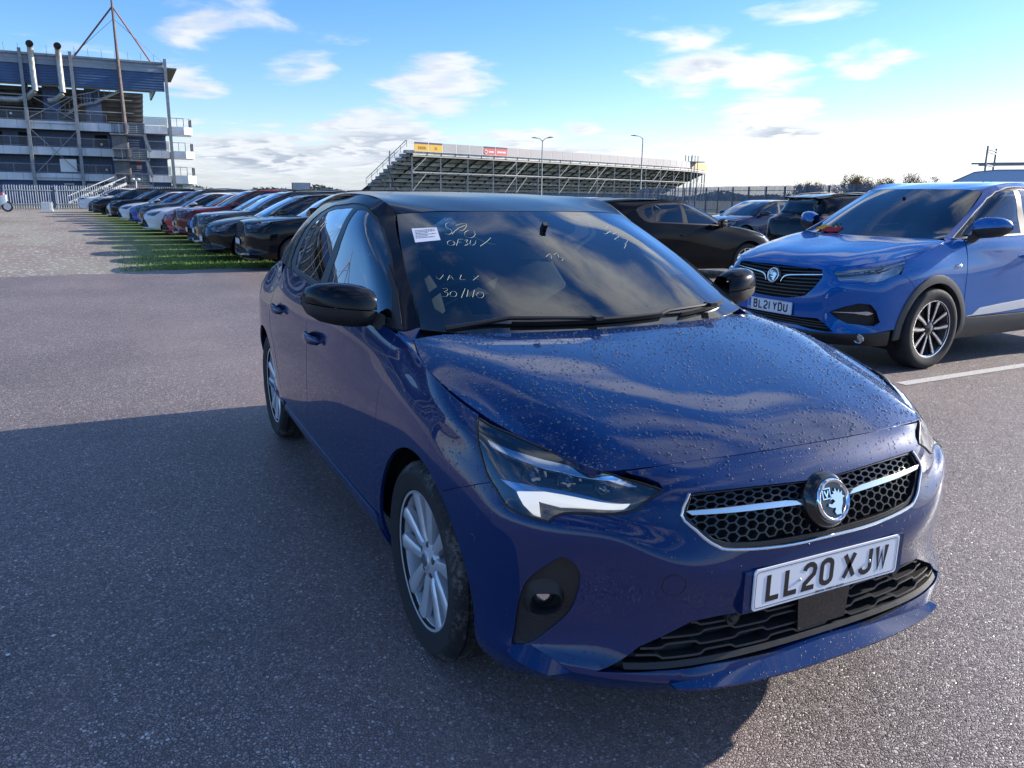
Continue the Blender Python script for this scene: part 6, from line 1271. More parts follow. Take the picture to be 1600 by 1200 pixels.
# ---------------------------------------------------------------- palisade fences
galv = grimy('galvanised steel', (.12, .16, .22), .5, .2, 3, metal=.1)
galv2 = grimy('dull fence steel', (.17, .21, .27), .5, .2, 3, metal=.2)
def palisade(name, label, pts, h, pitch, pw, galv=galv):
    root = empty(name, (*pts[0], 0)); tag(root, label, 'fence'); ox, oy = pts[0]; V, F = [], []; rails, n = [], 0
    for (x0, y0), (x1, y1) in zip(pts, pts[1:]):
        d = Vector((x1-x0, y1-y0)); L = d.length; d.normalize(); nn = Vector((-d.y, d.x)); cnt = int(L/pitch)
        for i in range(cnt):
            s = (i+.5)*pitch+rnd.gauss(0, .006); c = Vector((x0-ox, y0-oy))+d*s; hh = h+rnd.gauss(0, .012)
            k = len(V); a, b2 = c-d*pw/2, c+d*pw/2; f = nn*.016; tipx = rnd.gauss(0, .012)
            P = [(a, .05), (c+f, .05), (b2, .05), (a, hh-.10), (c+f, hh-.10), (b2, hh-.10)]
            V += [(p.x, p.y, z) for p, z in P]+[(c.x+d.x*(-pw*.45)+nn.x*.01, c.y+d.y*(-pw*.45)+nn.y*.01, hh-.02), (c.x+tipx*d.x, c.y+tipx*d.y, hh+.03), (c.x+d.x*pw*.45+nn.x*.01, c.y+d.y*pw*.45+nn.y*.01, hh-.02)]
            F += [(k, k+1, k+4, k+3), (k+1, k+2, k+5, k+4), (k+3, k+4, k+6), (k+4, k+7, k+6), (k+4, k+8, k+7), (k+4, k+5, k+8)]
        np_ = max(1, int(L/2.75))
        for z in (.35, h-.35):
            MB().bar((x0-ox+nn.x*-.03, y0-oy+nn.y*-.03, z), (x1-ox+nn.x*-.03, y1-oy+nn.y*-.03, z), .05).build('rail', galv, root, smooth=False)
        if n < 260:
            me = None
            for i in range(np_+1):
                if me is None: o = MB().box((0, 0, (h-.05)/2), (.07, .10, h-.05)).build('post', galv, root, smooth=False); me = o
                else: o = me.copy(); COL.objects.link(o); o.parent = root
                o.location = (x0-ox+d.x*L*i/np_-nn.x*.09, y0-oy+d.y*L*i/np_-nn.y*.09, 0); o.rotation_euler = (0, 0, math.atan2(d.y, d.x)); n += 1
    tag(mesh_obj('pales', V, F, galv, root, smooth=False), kind='stuff'); return root
palisade('palisade_fence', 'pale grey steel palisade fence in front of the tall grandstand', [(-57, -40), (-61.5, -8), (-66, 4), (-78, 15.2)], 1.62, .155, .075, galv2)
palisade('palisade_fence', 'long far palisade fence between the car row and the open stand', [(-78, 15.5), (-108, 22), (-128, 60), (-80, 56)], 1.75, .155, .07, galv2)
palisade('palisade_fence', 'blue grey palisade fence behind the black cars on the right', [(-79.7, 55.8), (-54, 46.6), (-31.5, 39.9), (4, 30)], 2.35, .155, .105)

# ---------------------------------------------------------------- bushes beyond the fence
def bush(x, y, w, h, sd, label):
    q = random.Random(sd); root = empty('autumn_bush', (x, y, 0)); tag(root, label, 'bush', 'autumn bushes behind the right-hand fence'); br = MB(); V, F = [], []
    for i in range(46):
        a = q.uniform(0, 6.28); r0 = q.uniform(0, .35)*w; p = Vector((r0*math.cos(a), r0*math.sin(a), 0)); d = Vector((q.gauss(0, .28), q.gauss(0, .28), 1)).normalized(); L = h*q.uniform(.55, 1.05); pts = [p+d*L*s+Vector((q.gauss(0, .05), q.gauss(0, .05), 0))*L*s for s in (0, .33, .66, 1)]
        br.tube(pts, [.05, .035, .02, .006], 4, caps=False)
        for j in range(14):
            s = q.uniform(.35, 1); k = min(2, int(s*3)); b0 = pts[k].lerp(pts[k+1], s*3-k); e = b0+Vector((q.gauss(0, .35), q.gauss(0, .35), q.uniform(.1, .6)))*h*.22; br.tube([b0, e], [.012, .004], 3, caps=False)
            for _ in range(26):
                c = b0.lerp(e, q.random())+Vector((q.gauss(0, .14), q.gauss(0, .14), q.gauss(0, .14))); u = Vector((q.gauss(0, 1), q.gauss(0, 1), q.gauss(0, 1))).normalized()*q.uniform(.04, .075); v = u.orthogonal().normalized()*u.length*.7; n = len(V); V += [c-u, c+v*.7, c+u, c-v*.7]; F.append((n, n+1, n+2, n+3))
    br.build('trunk', mat('twig bark', (.13, .10, .075), .9), root, smooth=False); lf = mat('russet leaf', (.22, .12, .035), .8); t, b, c = nodes(lf); n = t.n('TexNoise', {'Vector': c, 'Scale': 1.7, 'Detail': 4}).outputs[0]; setin(t, b, 'Base Color', t.ramp(n, [(.3, (.10, .075, .03)), (.5, (.22, .125, .05)), (.7, (.36, .20, .08))])) if 'russet done' not in MATS else None; MATS['russet done'] = lf
    tag(mesh_obj('crown', [tuple(v) for v in V], F, lf, root, smooth=False), kind='stuff')
for i, (x, y, w, h, lb) in enumerate(((-55.6, 59.2, 4.2, 2.9, 'bare russet bush behind the fence, leftmost and lowest of its clump'), (-51.0, 60.7, 5.0, 3.7, 'tallest russet autumn bush behind the fence left of the blue SUV roof'), (-46.6, 61.7, 5.0, 3.3, 'brown twiggy bush behind the fence, right of the tallest one'), (-41.8, 63.2, 4.5, 2.9, 'thin bare bush behind the fence just above the blue SUV roof'), (-37.4, 65.6, 4.5, 2.7, 'low bare bush behind the fence, nearest to the roof rack van'))): bush(x, y, w, h, 30+i, lb)
def hedge_far():
    q = random.Random(5); V, F = [], []
    for i in range(9000):
        a = R(q.uniform(120, 178)); d = q.uniform(330, 420); h = 2.2+1.1*math.sin(a*37)+.8*math.sin(a*91); x, y = d*math.cos(a), d*math.sin(a); z = q.random()**1.3*max(.8, h); u = Vector((q.gauss(0, 1), q.gauss(0, 1), q.gauss(0, .7)))*.8; v = u.orthogonal().normalized()*1.1; n = len(V); V += [(x-u.x, y-u.y, z-u.z), (x+v.x, y+v.y, z+v.z), (x+u.x, y+u.y, z+u.z)]; F.append((n, n+1, n+2))
    tag(mesh_obj('far_hedge', V, F, mat('far leaf', (.13, .14, .12), .9), smooth=False), kind='stuff')  # leaf colour paled to carry the haze at that distance
hedge_far()
# ---------------------------------------------------------------- the tall grandstand on the left, seen from behind
def corrugate(name, base, rough=.45, scale=28.0, axis=2, metal=.3):
    m = mat(name, base, rough, metal); t, b, c = nodes(m); z = t.n('SeparateXYZ', {0: c}).outputs[axis]; w = t.m('SINE', t.m('MULTIPLY', z, scale)); n = t.n('TexNoise', {'Vector': c, 'Scale': .8, 'Detail': 5}).outputs[0]
    setin(t, b, 'Base Color', t.mix(t.rng(n, .3, .7), tuple(x*.88 for x in base), tuple(min(1, x*1.1) for x in base))); bump(t, b, w, .6, .03); return m
def grandstand():
    X = -80.5; root = empty('grandstand', (X, 0, 0)); tag(root, 'tall blue and white grandstand with masts, seen from behind on the left', 'grandstand')
    blue = corrugate('blue cladding', (.075, .135, .27)); bluep = grimy('blue wall panel', (.09, .15, .30), .5, .2, 2); white = grimy('white fascia', (.70, .73, .78), .5, .10, .8); grey = corrugate('grey roof edge', (.30, .33, .38), scale=14)
    steel = grimy('grey steelwork', (.28, .29, .31), .5, .2, 4, metal=.3); rusty = grimy('weathered mast', (.16, .125, .11), .6, .3, 2); dark = grimy('dark soffit', (.16, .16, .162), .8, .3, 1); conc = grimy('concrete terrace', (.20, .195, .19), .8, .2, 1.2); duct = grimy('zinc duct', (.42, .43, .42), .4, .25, 3, metal=.5); glassd = mat('dark window', (.02, .025, .035), .1)  # soffit and blue panel colours lightened in place of distance haze
    L, Rr = -62.0, 3.75; RR = R
    def B(name, y0, y1, z0, z1, x0, x1, m, par=root): return MB().box(((x0+x1)/2, (y0+y1)/2, (z0+z1)/2), (x1-x0, y1-y0, z1-z0)).build(name, m, par, smooth=False)
    # roof, upper wall and the open terrace below it
    B('roof', L, Rr-.02, 12.45, 12.62, -24, .25, steel)
    B('roof_edge', L, Rr-.03, 11.72, 12.45, -.15, .12, grey); B('roof_side', Rr-.25, Rr-.05, 11.5, 12.45, -23, -.2, grey)
    B('upper_wall', L, Rr-.05, 10.15, 11.70, -.35, .02, blue)
    MB().prism([(-8, 11.9), (.3, 12.1), (.3, 12.2), (-8, 12.4)], 1.1, Matrix.Translation((0, Rr, 0)) @ Matrix(((1, 0, 0, 0), (0, 0, 1, 0), (0, 1, 0, 0), (0, 0, 0, 1)))).build('roof_tip', dark, root, smooth=False)
    # raked seating seen from underneath
    for i in range(9):
        z = 10.05-i*.36; x = -2.4-i*.0-i*.85; B('terrace_step', L, 1.95, z-.30, z, x-.9, x, dark)
    MB().add([(-2.3, L, 10.1), (-2.3, 1.94, 10.1), (-10.4, 1.94, 6.7), (-10.4, L, 6.7)], [(0, 1, 2, 3)]).build('terrace_slab', dark, root, smooth=False)
    B('back_wall', L, 1.9, 6.4, 7.6, -11, -10.8, dark); B('terrace_floor', L, Rr-.1, 6.5, 6.6, -11, -.05, conc)
    for y in np.arange(-60, 2.0, 3.76): MB().bar((-1.6, y, 10.1), (-10.5, y, 6.7), .25, .5).build('raker', dark, root, smooth=False)
    for z in (8.2, 9.3): B('service_pipe', L, 1.0, z, z+.07, -1.6, -1.5, duct)
    for y0, y1 in ((-6.2, -4.9), (-2.9, -1.6)): B('stair_core', y0, y1, 7.1, 10.2, -3.2, -2.2, bluep)
    for z0, z1 in ((6.42, 7.12), (4.27, 4.95), (2.10, 2.72)):
        y = L; k = 0
        while y < Rr-.1:
            B('fascia_panel', y+.012, min(y+1.25, Rr-.08)-.012, z0, z1, -.12, .06, white); y += 1.25
        B('deck', L, Rr-.06, z0-.02, z0+.12, -9, -.14, conc)
    for z0, z1 in ((4.40, 6.40), (2.22, 4.26)): B('inner_wall', L, Rr-.2, z0, z1, -2.0, -1.8, bluep)
    B('base_wall', L, Rr-.1, 0, 2.10, -.6, -.3, blue); B('core_block', L, Rr-.3, 0, 6.4, -9.5, -2.0, dark)
    def rail(y0, y1, z0, z1, x=.02, par=root, end=None):
        m = MB(); m.bar((x, y0, z1), (x, y1, z1), .06); m.bar((x, y0, z0+.08), (x, y1, z0+.08), .04); n = max(2, int(abs(y1-y0)/1.25)+1)
        for i in range(n): y = y0+(y1-y0)*i/(n-1); m.bar((x, y, z0), (x, y, z1), .05)
        o = m.build('railing', steel, par, smooth=False); k = MB(); yy = y0
        g = MB().box((x-.02, (y0+y1)/2, (z0+z1)/2+.03), (.01, abs(y1-y0)-.1, (z1-z0)*.78)).build('mesh_infill', glass('wire mesh', (.62, .64, .68), rough=.5, mirror=.8), o, smooth=False); return o
    for z0, z1 in ((7.12, 7.85), (4.95, 5.75), (2.72, 3.50)): rail(L, -1.3, z0, z1); rail(1.7, Rr-.1, z0, z1)
    # columns, masts, stays
    cols = [3.87-3.76*i for i in range(0, 17)]
    for i, y in enumerate(cols):
        if i == 1 or (i > 1 and (i-1) % 4 == 0):
            t = .10; MB().tube([(.42, y+.05, 0), (.42, y+.02, 7.2), (.38, y-.05, 12.6), (.34, y-.10, 18.2)], [.17, .17, .14, .08], 8).build('mast', rusty, root)
            MB().tube([(.38, y-.1, 12.6), (.34, y-.14, 16.9)], .05, 6).build('mast_tie', rusty, root)
            for dy, th in ((-3.42, .075), (2.6, .075), (-3.6, .02), (3.6, .02)): MB().tube([(.36, y-.08, 16.9 if th > .05 else 15.9), (.2, y+dy, 12.6)], th, 5).build('stay', mat('stay red brown', (.20, .075, .06), .6) if th > .05 else steel, root)
        else: MB().box((.36, y, 6.45), (.26, .26, 12.9)).build('column', steel, root, smooth=False)
    for y in np.arange(-60, 3.6, 1.05): MB().bar((-.1, y, 12.6), (-.1, y, 13.35), .028).build('roof_pin', steel, root, smooth=False)
    for y in (-6.55, -4.5): # vent stacks
        m = MB(); m.tube([(.55, y, 9.5), (.55, y-.02, 11.5), (.55, y, 12.9), (.66, y, 13.12), (.92, y, 13.2)], [.25, .25, .25, .26, .28], 14, caps=False); o = m.build('vent_stack', duct, root); MB().lathe([(0, 0), (.30, .0)], 14, 'X', c=(.90, y, 13.2)).build('vent_mouth', mat('dark recess', ()), o); MB().bar((.3, y-.4, 12.15), (.3, y+.4, 12.15), .07).build('bracket', steel, o, smooth=False)
    MB().tube([(-.2, -11, 8.75), (-.1, -8, 8.75), (.1, -7.2, 9.0), (.5, -6.6, 9.5)], .26, 12).build('vent_duct', duct, root); MB().tube([(.55, -4.5, 9.4), (.3, -5.1, 8.9), (.2, -5.7, 8.8)], .2, 10).build('vent_duct', duct, root)
    # sloping stair under the roof
    s = MB(); pts = [(-.8, -5.2, 7.2), (-.8, -3.4, 8.6), (-.8, -2.2, 8.9), (-.8, .1, 10.1)]
    for a, b in zip(pts, pts[1:]): s.bar(a, b, .9, .14); s.bar(Vector(a)+Vector((.45, 0, .85)), Vector(b)+Vector((.45, 0, .85)), .07)
    for a, b in zip(pts, pts[1:]):
        for i in range(6): p = Vector(a).lerp(Vector(b), i/5)+Vector((.45, 0, 0)); s.bar(p, p+Vector((0, 0, .85)), .04)
    s.build('upper_stair', steel, root, smooth=False)
    for (y0, z0, y1, z1) in ((-7.3, 9.3, -3.7, 7.2), (-7.3, 7.3, -3.7, 9.3), (-7.3, 2.6, -3.7, 6.4), (-7.3, 6.4, -3.7, 2.6), (-7.3, 2.3, -3.7, 2.3), (-7.3, 6.9, -3.7, 6.9)): MB().bar((.3, y0, z0), (.3, y1, z1), .06).build('cross_brace', steel, root, smooth=False)
    # outside escape stair with three landings and the round corner balconies
    cage = corrugate('grey stair screen', (.20, .21, .22), scale=40)
    for z, y0, y1 in ((6.15, -1.15, 1.68), (3.95, -1.10, 1.85), (1.80, -1.05, 1.95)):
        o = MB().box((1.0, (y0+y1)/2, z), (1.9, y1-y0, .12)).build('landing', steel, root, smooth=False)
        for i in range(2): ya = y0+.08+i*.7; MB().box((1.92, ya+.32, z+.52), (.03, .60, .78)).build('landing_panel', glass('wire mesh', ()), o, smooth=False)
        for i in range(2): ya = y0+1.55+i*.62; MB().box((1.92, ya+.3, z+.52), (.04, .58, .85)).build('landing_screen', cage, o, smooth=False)
        r_ = MB(); r_.bar((1.95, y0, z+.98), (1.95, y1, z+.98), .06); [r_.bar((1.95, y, z), (1.95, y, z+.98), .05) for y in (y0, y0+.75, y0+1.45, y1)]; r_.bar((1.95, y0, z+.98), (.1, y0, z+.98), .06); r_.build('landing_rail', steel, o, smooth=False)
    for z0, z1 in ((4.9, 6.15), (2.7, 3.95)):
        MB().box((.9, -.45, (z0+z1)/2-.1), (1.5, 1.2, z1-z0)).build('stair_back', dark, root, smooth=False)
        st = MB()
        for i in range(9): st.box((.5+.12*i, .55+.02*i, z0-.8+i*.2), (.14, .95, .05))
        st.bar((.45, .1, z0-.8), (1.5, .15, z1-.15), .05, .22); st.bar((1.9, 1.6, z1), (1.9, 1.95, z0-.2), .07, .25); st.build('stair_flight', steel, root, smooth=False)
    MB().box((.12, 1.0, 3.55), (.04, .42, .62)).build('notice_board', mat('notice grey', (.5, .5, .52), .5), root, smooth=False); MB().box((.15, 1.0, 3.70), (.03, .42, .26)).build('red_notice', mat('notice red', (.42, .05, .04), .5), root, smooth=False)
    MB().box((1.0, .45, 1.72), (1.9, 2.9, .05)).build('landing_underside', mat('orange underside', (.6, .32, .2), .6), root, smooth=False)  # thin orange-brown board below the lowest landing
    for z, zz, nm in ((6.45, 7.12, 0), (4.3, 4.95, 1), (2.0, 2.75, 2)):
        ring = [(.0, Rr), (.05, 5.0), (-.25, 5.55), (-.9, 5.8), (-3.5, 5.8), (-3.5, Rr)]; m = MB(); m.prism(ring, zz-z, Matrix.Translation((0, .08+.02*nm, z))); o = m.build('corner_balcony', white, root, smooth=False)
        r_ = MB(); pp = [(-.05, Rr+.1), (-.0, 5.0), (-.25, 5.5), (-.9, 5.74), (-3.4, 5.74)]
        for (xa, ya), (xb, yb) in zip(pp, pp[1:]):
            r_.bar((xa, ya+.08, zz+.75), (xb, yb+.08, zz+.75), .05); n = max(2, int(math.hypot(xb-xa, yb-ya)/.42)+1)
            for i in range(n): t = i/(n-1); r_.bar((xa+(xb-xa)*t, ya+.08+(yb-ya)*t, zz), (xa+(xb-xa)*t, ya+.08+(yb-ya)*t, zz+.78), .045)
        r_.build('balcony_rail', steel, o, smooth=False)
    B('corner_tower', Rr+.15, 5.5, 0, 2.0, -3.2, -.4, grimy('pale render', (.50, .52, .50), .7, .15, 1)); B('green_door', Rr+.35, 4.6, 0, 1.9, -.42, -.36, mat('door green', (.10, .22, .16), .5))
    for y in (-4.6,): 
        w = B('white_banner', y-.75, y+.55, 2.85, 3.95, .10, .14, mat('banner white', (.78, .79, .80), .5))
    for y in (-7.9, -10.1, -1.9): B('doorway', y-.5, y+.5, 4.96, 6.2, -1.82, -1.76, mat('dark recess', ()))
    for y0 in (-5.2, -3.4, -13, -21): o = B('base_window', y0, y0+.75, 1.28, 1.85, -.32, -.24, white); B('pane', y0+.10, y0+.65, 1.36, 1.77, -.25, -.22, glassd, o)
    for y, z in ((-10.6, 5.3), (-1.9, 5.3), (-1.7, 3.1), (2.0, 5.1), (-8.6, 7.6)): MB().ball((.1, y, z), .11, 8, 6).build('floodlight', white, root)
    for i, y in enumerate(np.arange(-58, -1, 1.2)):
        if i % 2 == 0: B('terrace_seat', y, y+.45, 7.15, 7.5, -.9, -.5, dark)
    # ramped stair down to the fence
    s = MB(); a, b = Vector((4.5, -1.2, 1.9)), Vector((10.5, -4.6, .3))
    for o_ in (0, .9): s.bar(a+Vector((.5*o_, o_, .0)), b+Vector((.5*o_, o_, 0)), .12, .2); s.bar(a+Vector((.5*o_, o_, .55)), b+Vector((.5*o_, o_, .55)), .07)
    for i in range(10): p = a.lerp(b, i/9); s.bar(p, p+Vector((0, 0, .6)), .05); s.box(p+Vector((.2, .45, 0)), (.35, .9, .05))
    for p in (a, a.lerp(b, .5)): s.bar((p.x, p.y, 0), p, .10)
    s.build('outer_stair', steel, root, smooth=False)
    return root
grandstand()

# ---------------------------------------------------------------- the open scaffold stand in the middle
def open_stand():
    root = empty('open_grandstand', (-160, 80, 0)); tag(root, 'long curved open steel grandstand on scaffold legs, seen from behind', 'grandstand')
    O = Vector((-160, 80, 0)); ctl = [(160.55, 143), (158.4, 147), (155.1, 154), (152, 162.5), (149.3, 171), (146.5, 182), (144.2, 193), (142.4, 203), (141.3, 213), (140.55, 225), (140.3, 233)]
    az = [a for a, _ in ctl]; P = np.array([(2.156+d*math.cos(R(a)), -1.592+d*math.sin(R(a))) for a, d in ctl]); P = spline(P, 14); L = np.concatenate([[0], np.cumsum(np.linalg.norm(np.diff(P, axis=0), axis=1))]); n = 36; s = np.linspace(0, L[-1], n+1); Q = np.stack([np.interp(s, L, P[:, 0]), np.interp(s, L, P[:, 1])], 1); S4 = L[-1]/n
    steel = grimy('scaffold steel', (.33, .335, .34), .5, .12, .5, metal=.1); seat = grimy('stand boards', (.40, .395, .39), .75, .3, .6); seat2 = grimy('stand boards pale', (.66, .64, .61), .75, .2, .6); pan = grimy('stand screen', (.40, .385, .40), .6, .08, .3)
    yel = mat('yellow hoarding', (.72, .44, .05), .5); red = mat('red hoarding', (.60, .10, .10), .5); wht = mat('hoarding white', (.75, .72, .72), .5); navy = mat('hoarding navy', (.05, .05, .14), .5); amber = mat('amber hoarding', (.62, .42, .16), .6)
    def nrm(i):
        a, b = Q[max(0, i-1)], Q[min(n, i+1)]; d = (b-a)/np.linalg.norm(b-a); m = np.array([-d[1], d[0]]); m = m if m @ (Q[i]-np.array([2.1, -1.6])) > 0 else -m; a_ = R(9*(1-min(1, i/20))); c_, s_ = math.cos(a_), math.sin(a_); m = np.array([m[0]*c_-m[1]*s_, m[0]*s_+m[1]*c_]); return Vector((m[0], m[1], 0)), Vector((d[0], d[1], 0))
    H = 10.0
    for i in range(n+1):
        q = Vector((Q[i][0], Q[i][1], 0))-O; nv, dv = nrm(i)
        if i % 2 == 0:
            MB().bar(q+nv*.5, q+nv*.5+Vector((0, 0, H-2.1)), .20).build('post', steel, root, smooth=False)
            MB().bar(q+nv*7.5, q+nv*7.5+Vector((0, 0, 4.6)), .16).build('post', steel, root, smooth=False)
        MB().bar(q+nv*.2+Vector((0, 0, H-1.9)), q+nv*15+Vector((0, 0, .7)), .12, .32).build('raker', mat('raker dark', (.06, .06, .064), .7), root, smooth=False)
        if i == n: break
        q2 = Vector((Q[i+1][0], Q[i+1][1], 0))-O; n2, d2 = nrm(i+1)
        pm_, kk = pan, None
        if i in (0, 1): pm_ = yel
        if i in (5, 6): pm_ = red
        if i > n-7: pm_ = amber
        a, b = q.lerp(q2, .03), q.lerp(q2, .97); z0, z1 = H-1.45, H+.05
        lean = nv*-.0
        def quad(za, zb, off, m, par, nm='hoarding', f0=0, f1=1):
            aa, bb = a.lerp(b, f0), a.lerp(b, f1); k = MB(); k.add([aa+Vector((0, 0, za))-nv*off, bb+Vector((0, 0, za))-n2*off, bb+Vector((0, 0, zb))-n2*off, aa+Vector((0, 0, zb))-nv*off, aa+Vector((0, 0, za))-nv*(off-.06), bb+Vector((0, 0, za))-n2*(off-.06), bb+Vector((0, 0, zb))-n2*(off-.06), aa+Vector((0, 0, zb))-nv*(off-.06)], [(0, 1, 2, 3), (7, 6, 5, 4), (0, 4, 5, 1), (1, 5, 6, 2), (2, 6, 7, 3), (3, 7, 4, 0)]); return k.build(nm, m, par, smooth=False)
        o = quad(z0, z1, .12, pm_, root)
        if i in (0, 1, 5, 6): quad(z1-.28, z1, .15, navy, o, 'hoarding_band')
        if i in (0, 1): 
            for f0, f1 in (((.28, .40), (.43, .55), (.58, .70), (.73, .84)) if i == 0 else ((.45, .60),)): quad(z0+.35, z0+.80, .15, mat('hoarding brown', (.42, .22, .03), .5), o, 'hoarding_print', f0, f1)
        if i == 5:
            k = MB(); M_ = Matrix.Translation(a.lerp(b, .18)+Vector((0, 0, z0+.55))-nv*.19) @ Matrix((dv, Vector((0, 0, 1)), dv.cross(Vector((0, 0, 1))))).transposed().to_4x4(); ribbon(k, arc(0, 0, .30, .30, 0, 360, 16), .14, .03, M_); k.build('hoarding_logo', wht, o, smooth=False)
            for f0, f1 in ((.42, .52), (.54, .62), (.64, .72), (.74, .84)): quad(z0+.4, z0+.72, .15, wht, o, 'hoarding_print', f0, f1)
        if i == 6:
            for f0, f1 in ((.10, .20), (.22, .32), (.35, .45), (.47, .56), (.59, .70), (.72, .84)): quad(z0+.42, z0+.75, .15, wht, o, 'hoarding_print', f0, f1)
        quad(H-2.05, H-1.5, -.25, seat2, root, 'lower_screen')
        for z, m in ((H-2.25, steel), (H-5.0, steel)): MB().bar(q+nv*.35+Vector((0, 0, z)), q2+n2*.35+Vector((0, 0, z)), .22 if z > 6 else .16).build('beam', m, root, smooth=False)
        for j in range(11):   # seat decks going down away from us
            r_ = 1.2+j*1.28; z = H-2.3-j*.72; k = MB(); k.add([q+nv*r_+Vector((0, 0, z)), q2+n2*r_+Vector((0, 0, z)), q2+n2*(r_+1.27)+Vector((0, 0, z)), q+nv*(r_+1.27)+Vector((0, 0, z)), q+nv*r_+Vector((0, 0, z+.60)), q2+n2*r_+Vector((0, 0, z+.60))], [(3, 2, 1, 0), (0, 1, 5, 4)])
            if j % 1 == 0: PARTS_.append((k, j))
        MB().add([q+nv*1.1+Vector((0, 0, H-1.45)), q2+n2*1.1+Vector((0, 0, H-1.45)), q2+n2*15+Vector((0, 0, 1.3)), q+nv*15+Vector((0, 0, 1.3))], [(0, 1, 2, 3)]).build('deck_underside', seat, root, smooth=False)
        if i % 8 in (0, 7) or i in (12, 26): MB().bar(q+nv*.45+Vector((0, 0, H-4.9)), q2+n2*.45+Vector((0, 0, H-2.4)), .10).build('brace', steel, root, smooth=False); MB().bar(q+nv*.45+Vector((0, 0, H-8.2)), q2+n2*.45+Vector((0, 0, H-5.1)), .10).build('brace', steel, root, smooth=False)
    for j in range(11):
        k = MB(); [k.add(m.V, m.F) for m, jj in PARTS_ if jj == j]; tag(k.build('seat_deck', seat if j % 2 else seat2, root, smooth=False), kind='stuff')  # alternate tones put stripe contrast into the colour, all decks lie in shade
    # stepped left-hand end with its handrail
    q = Vector((Q[0][0], Q[0][1], 0))-O; nv, dv = nrm(0); k = MB()
    for j in range(10): r_ = .5+j*1.05; z = H-1.6-j*.62; k.box(q-dv*.6+nv*r_+Vector((0, 0, z)), (1.5, 1.5, .5))
    k.build('end_stair', seat, root, smooth=False); k = MB(); a, b = q-dv*1.2+nv*.3+Vector((0, 0, H+.3)), q-dv*1.2+nv*11+Vector((0, 0, 3.9)); k.bar(a, b, .09); k.bar(a-Vector((0, 0, .5)), b-Vector((0, 0, .5)), .05)
    for i in range(8): p = a.lerp(b, i/7); k.bar(p, p-Vector((0, 0, 1.15)), .07)
    k.build('end_rail', steel, root, smooth=False); MB().bar(q-dv*1.3+nv*4.5, q-dv*1.3+nv*4.5+Vector((0, 0, 8.6)), .16).build('post', steel, root, smooth=False)
    i = n-7; q = Vector((Q[i][0], Q[i][1], 0))-O; nv, dv = nrm(i); k = MB()
    for e in (0, 1, 2): p = q+dv*e*2.4; [k.bar(p+nv*w, p+nv*w+Vector((0, 0, H+1.7)), .16) for w in (-.3, 1.4)]
    for z in (H+1.7, H+1.0): k.bar(q-nv*.3+Vector((0, 0, z)), q+dv*4.8-nv*.3+Vector((0, 0, z)), .16)
    k.box(q+dv*2.4+nv*.5+Vector((0, 0, H+.1)), (4.6, 4.6, .2)); k.build('camera_platform', steel, root, smooth=False)
PARTS_ = []
open_stand()

# ---------------------------------------------------------------- lamp posts, sign, odds and ends by the fence
def at_px(u, v, dist): d = Vector((rt*((u-800)/F_PX)-up*((v-600)/F_PX)+fw)); d = d/math.hypot(d.x, d.y); return CAM_POS+d*dist
pole = grimy('lamp post grey', (.20, .22, .22), .5, .2, 2, metal=.4)
def lamp_post(x, y, h, heads, label):
    root = empty('lamp_post', (x, y, 0)); tag(root, label, 'lamp post', 'lamp posts by the open stand'); MB().tube([(0, 0, 0), (0, 0, 1.2), (0, 0, 1.3), (0, 0, h)], [.11, .11, .075, .06], 8).build('pole', pole, root)
    for sx in heads:
        d = Vector((.86, .5, 0))*sx*-1; o = MB().tube([(0, 0, h-.1), d*.35+Vector((0, 0, h+.18)), d*.7+Vector((0, 0, h+.30))], [.045, .035, .03], 6).build('arm', pole, root)
        k = MB(); a = d*.65+Vector((0, 0, h+.28)); b = d*1.55+Vector((0, 0, h+.36)); s = Vector((-d.y, d.x, 0)).normalized()
        k.loft([[a+s*.08, a+s*.10-Vector((0, 0, .06)), a-s*.10-Vector((0, 0, .06)), a-s*.08], [b.lerp(a, .5)+s*.17+Vector((0, 0, .08)), b.lerp(a, .5)+s*.17-Vector((0, 0, .05)), b.lerp(a, .5)-s*.17-Vector((0, 0, .05)), b.lerp(a, .5)-s*.17+Vector((0, 0, .08))], [b+s*.08, b+s*.1-Vector((0, 0, .05)), b-s*.1-Vector((0, 0, .05)), b-s*.08]]); k.build('lamp_head', pole, root, smooth=False)
lamp_post(-86.3, 46.2, 7.9, (1, -1), 'thin grey lamp post with two heads before the open stand'); lamp_post(-77.1, 54.5, 8.0, (1,), 'thin grey lamp post with one head pointing left before the stand')
def signboard():
    p = at_px(471, 300, 100); root = empty('signboard', (p.x, p.y, 0), R(168)); tag(root, 'pale blank signboard standing beyond the fence above the parked cars', 'sign')
    MB().box((0, 0, 1.85), (.08, 2.05, 1.15)).build('sign_panel', grimy('sign pale grey', (.52, .54, .58), .5, .08, 1), root, smooth=False); k = MB(); [k.bar((.05, -1.05, z), (.05, 1.05, z), .06) for z in (1.27, 2.43)]; [k.bar((.05, y, 1.24), (.05, y, 2.46), .06) for y in (-1.05, 1.05)]; k.build('sign_frame', pole, root, smooth=False)
    [MB().bar((0, y, 0), (0, y, 2.4), .09).build('leg', pole, root, smooth=False) for y in (-1.0, 1.0)]; MB().box((.06, 0, 2.0), (.02, .35, .18)).build('sign_print', mat('print grey', ()), root, smooth=False); MB().box((.06, .05, 1.7), (.02, .9, .05)).build('sign_print', mat('print grey', ()), root, smooth=False)
signboard()
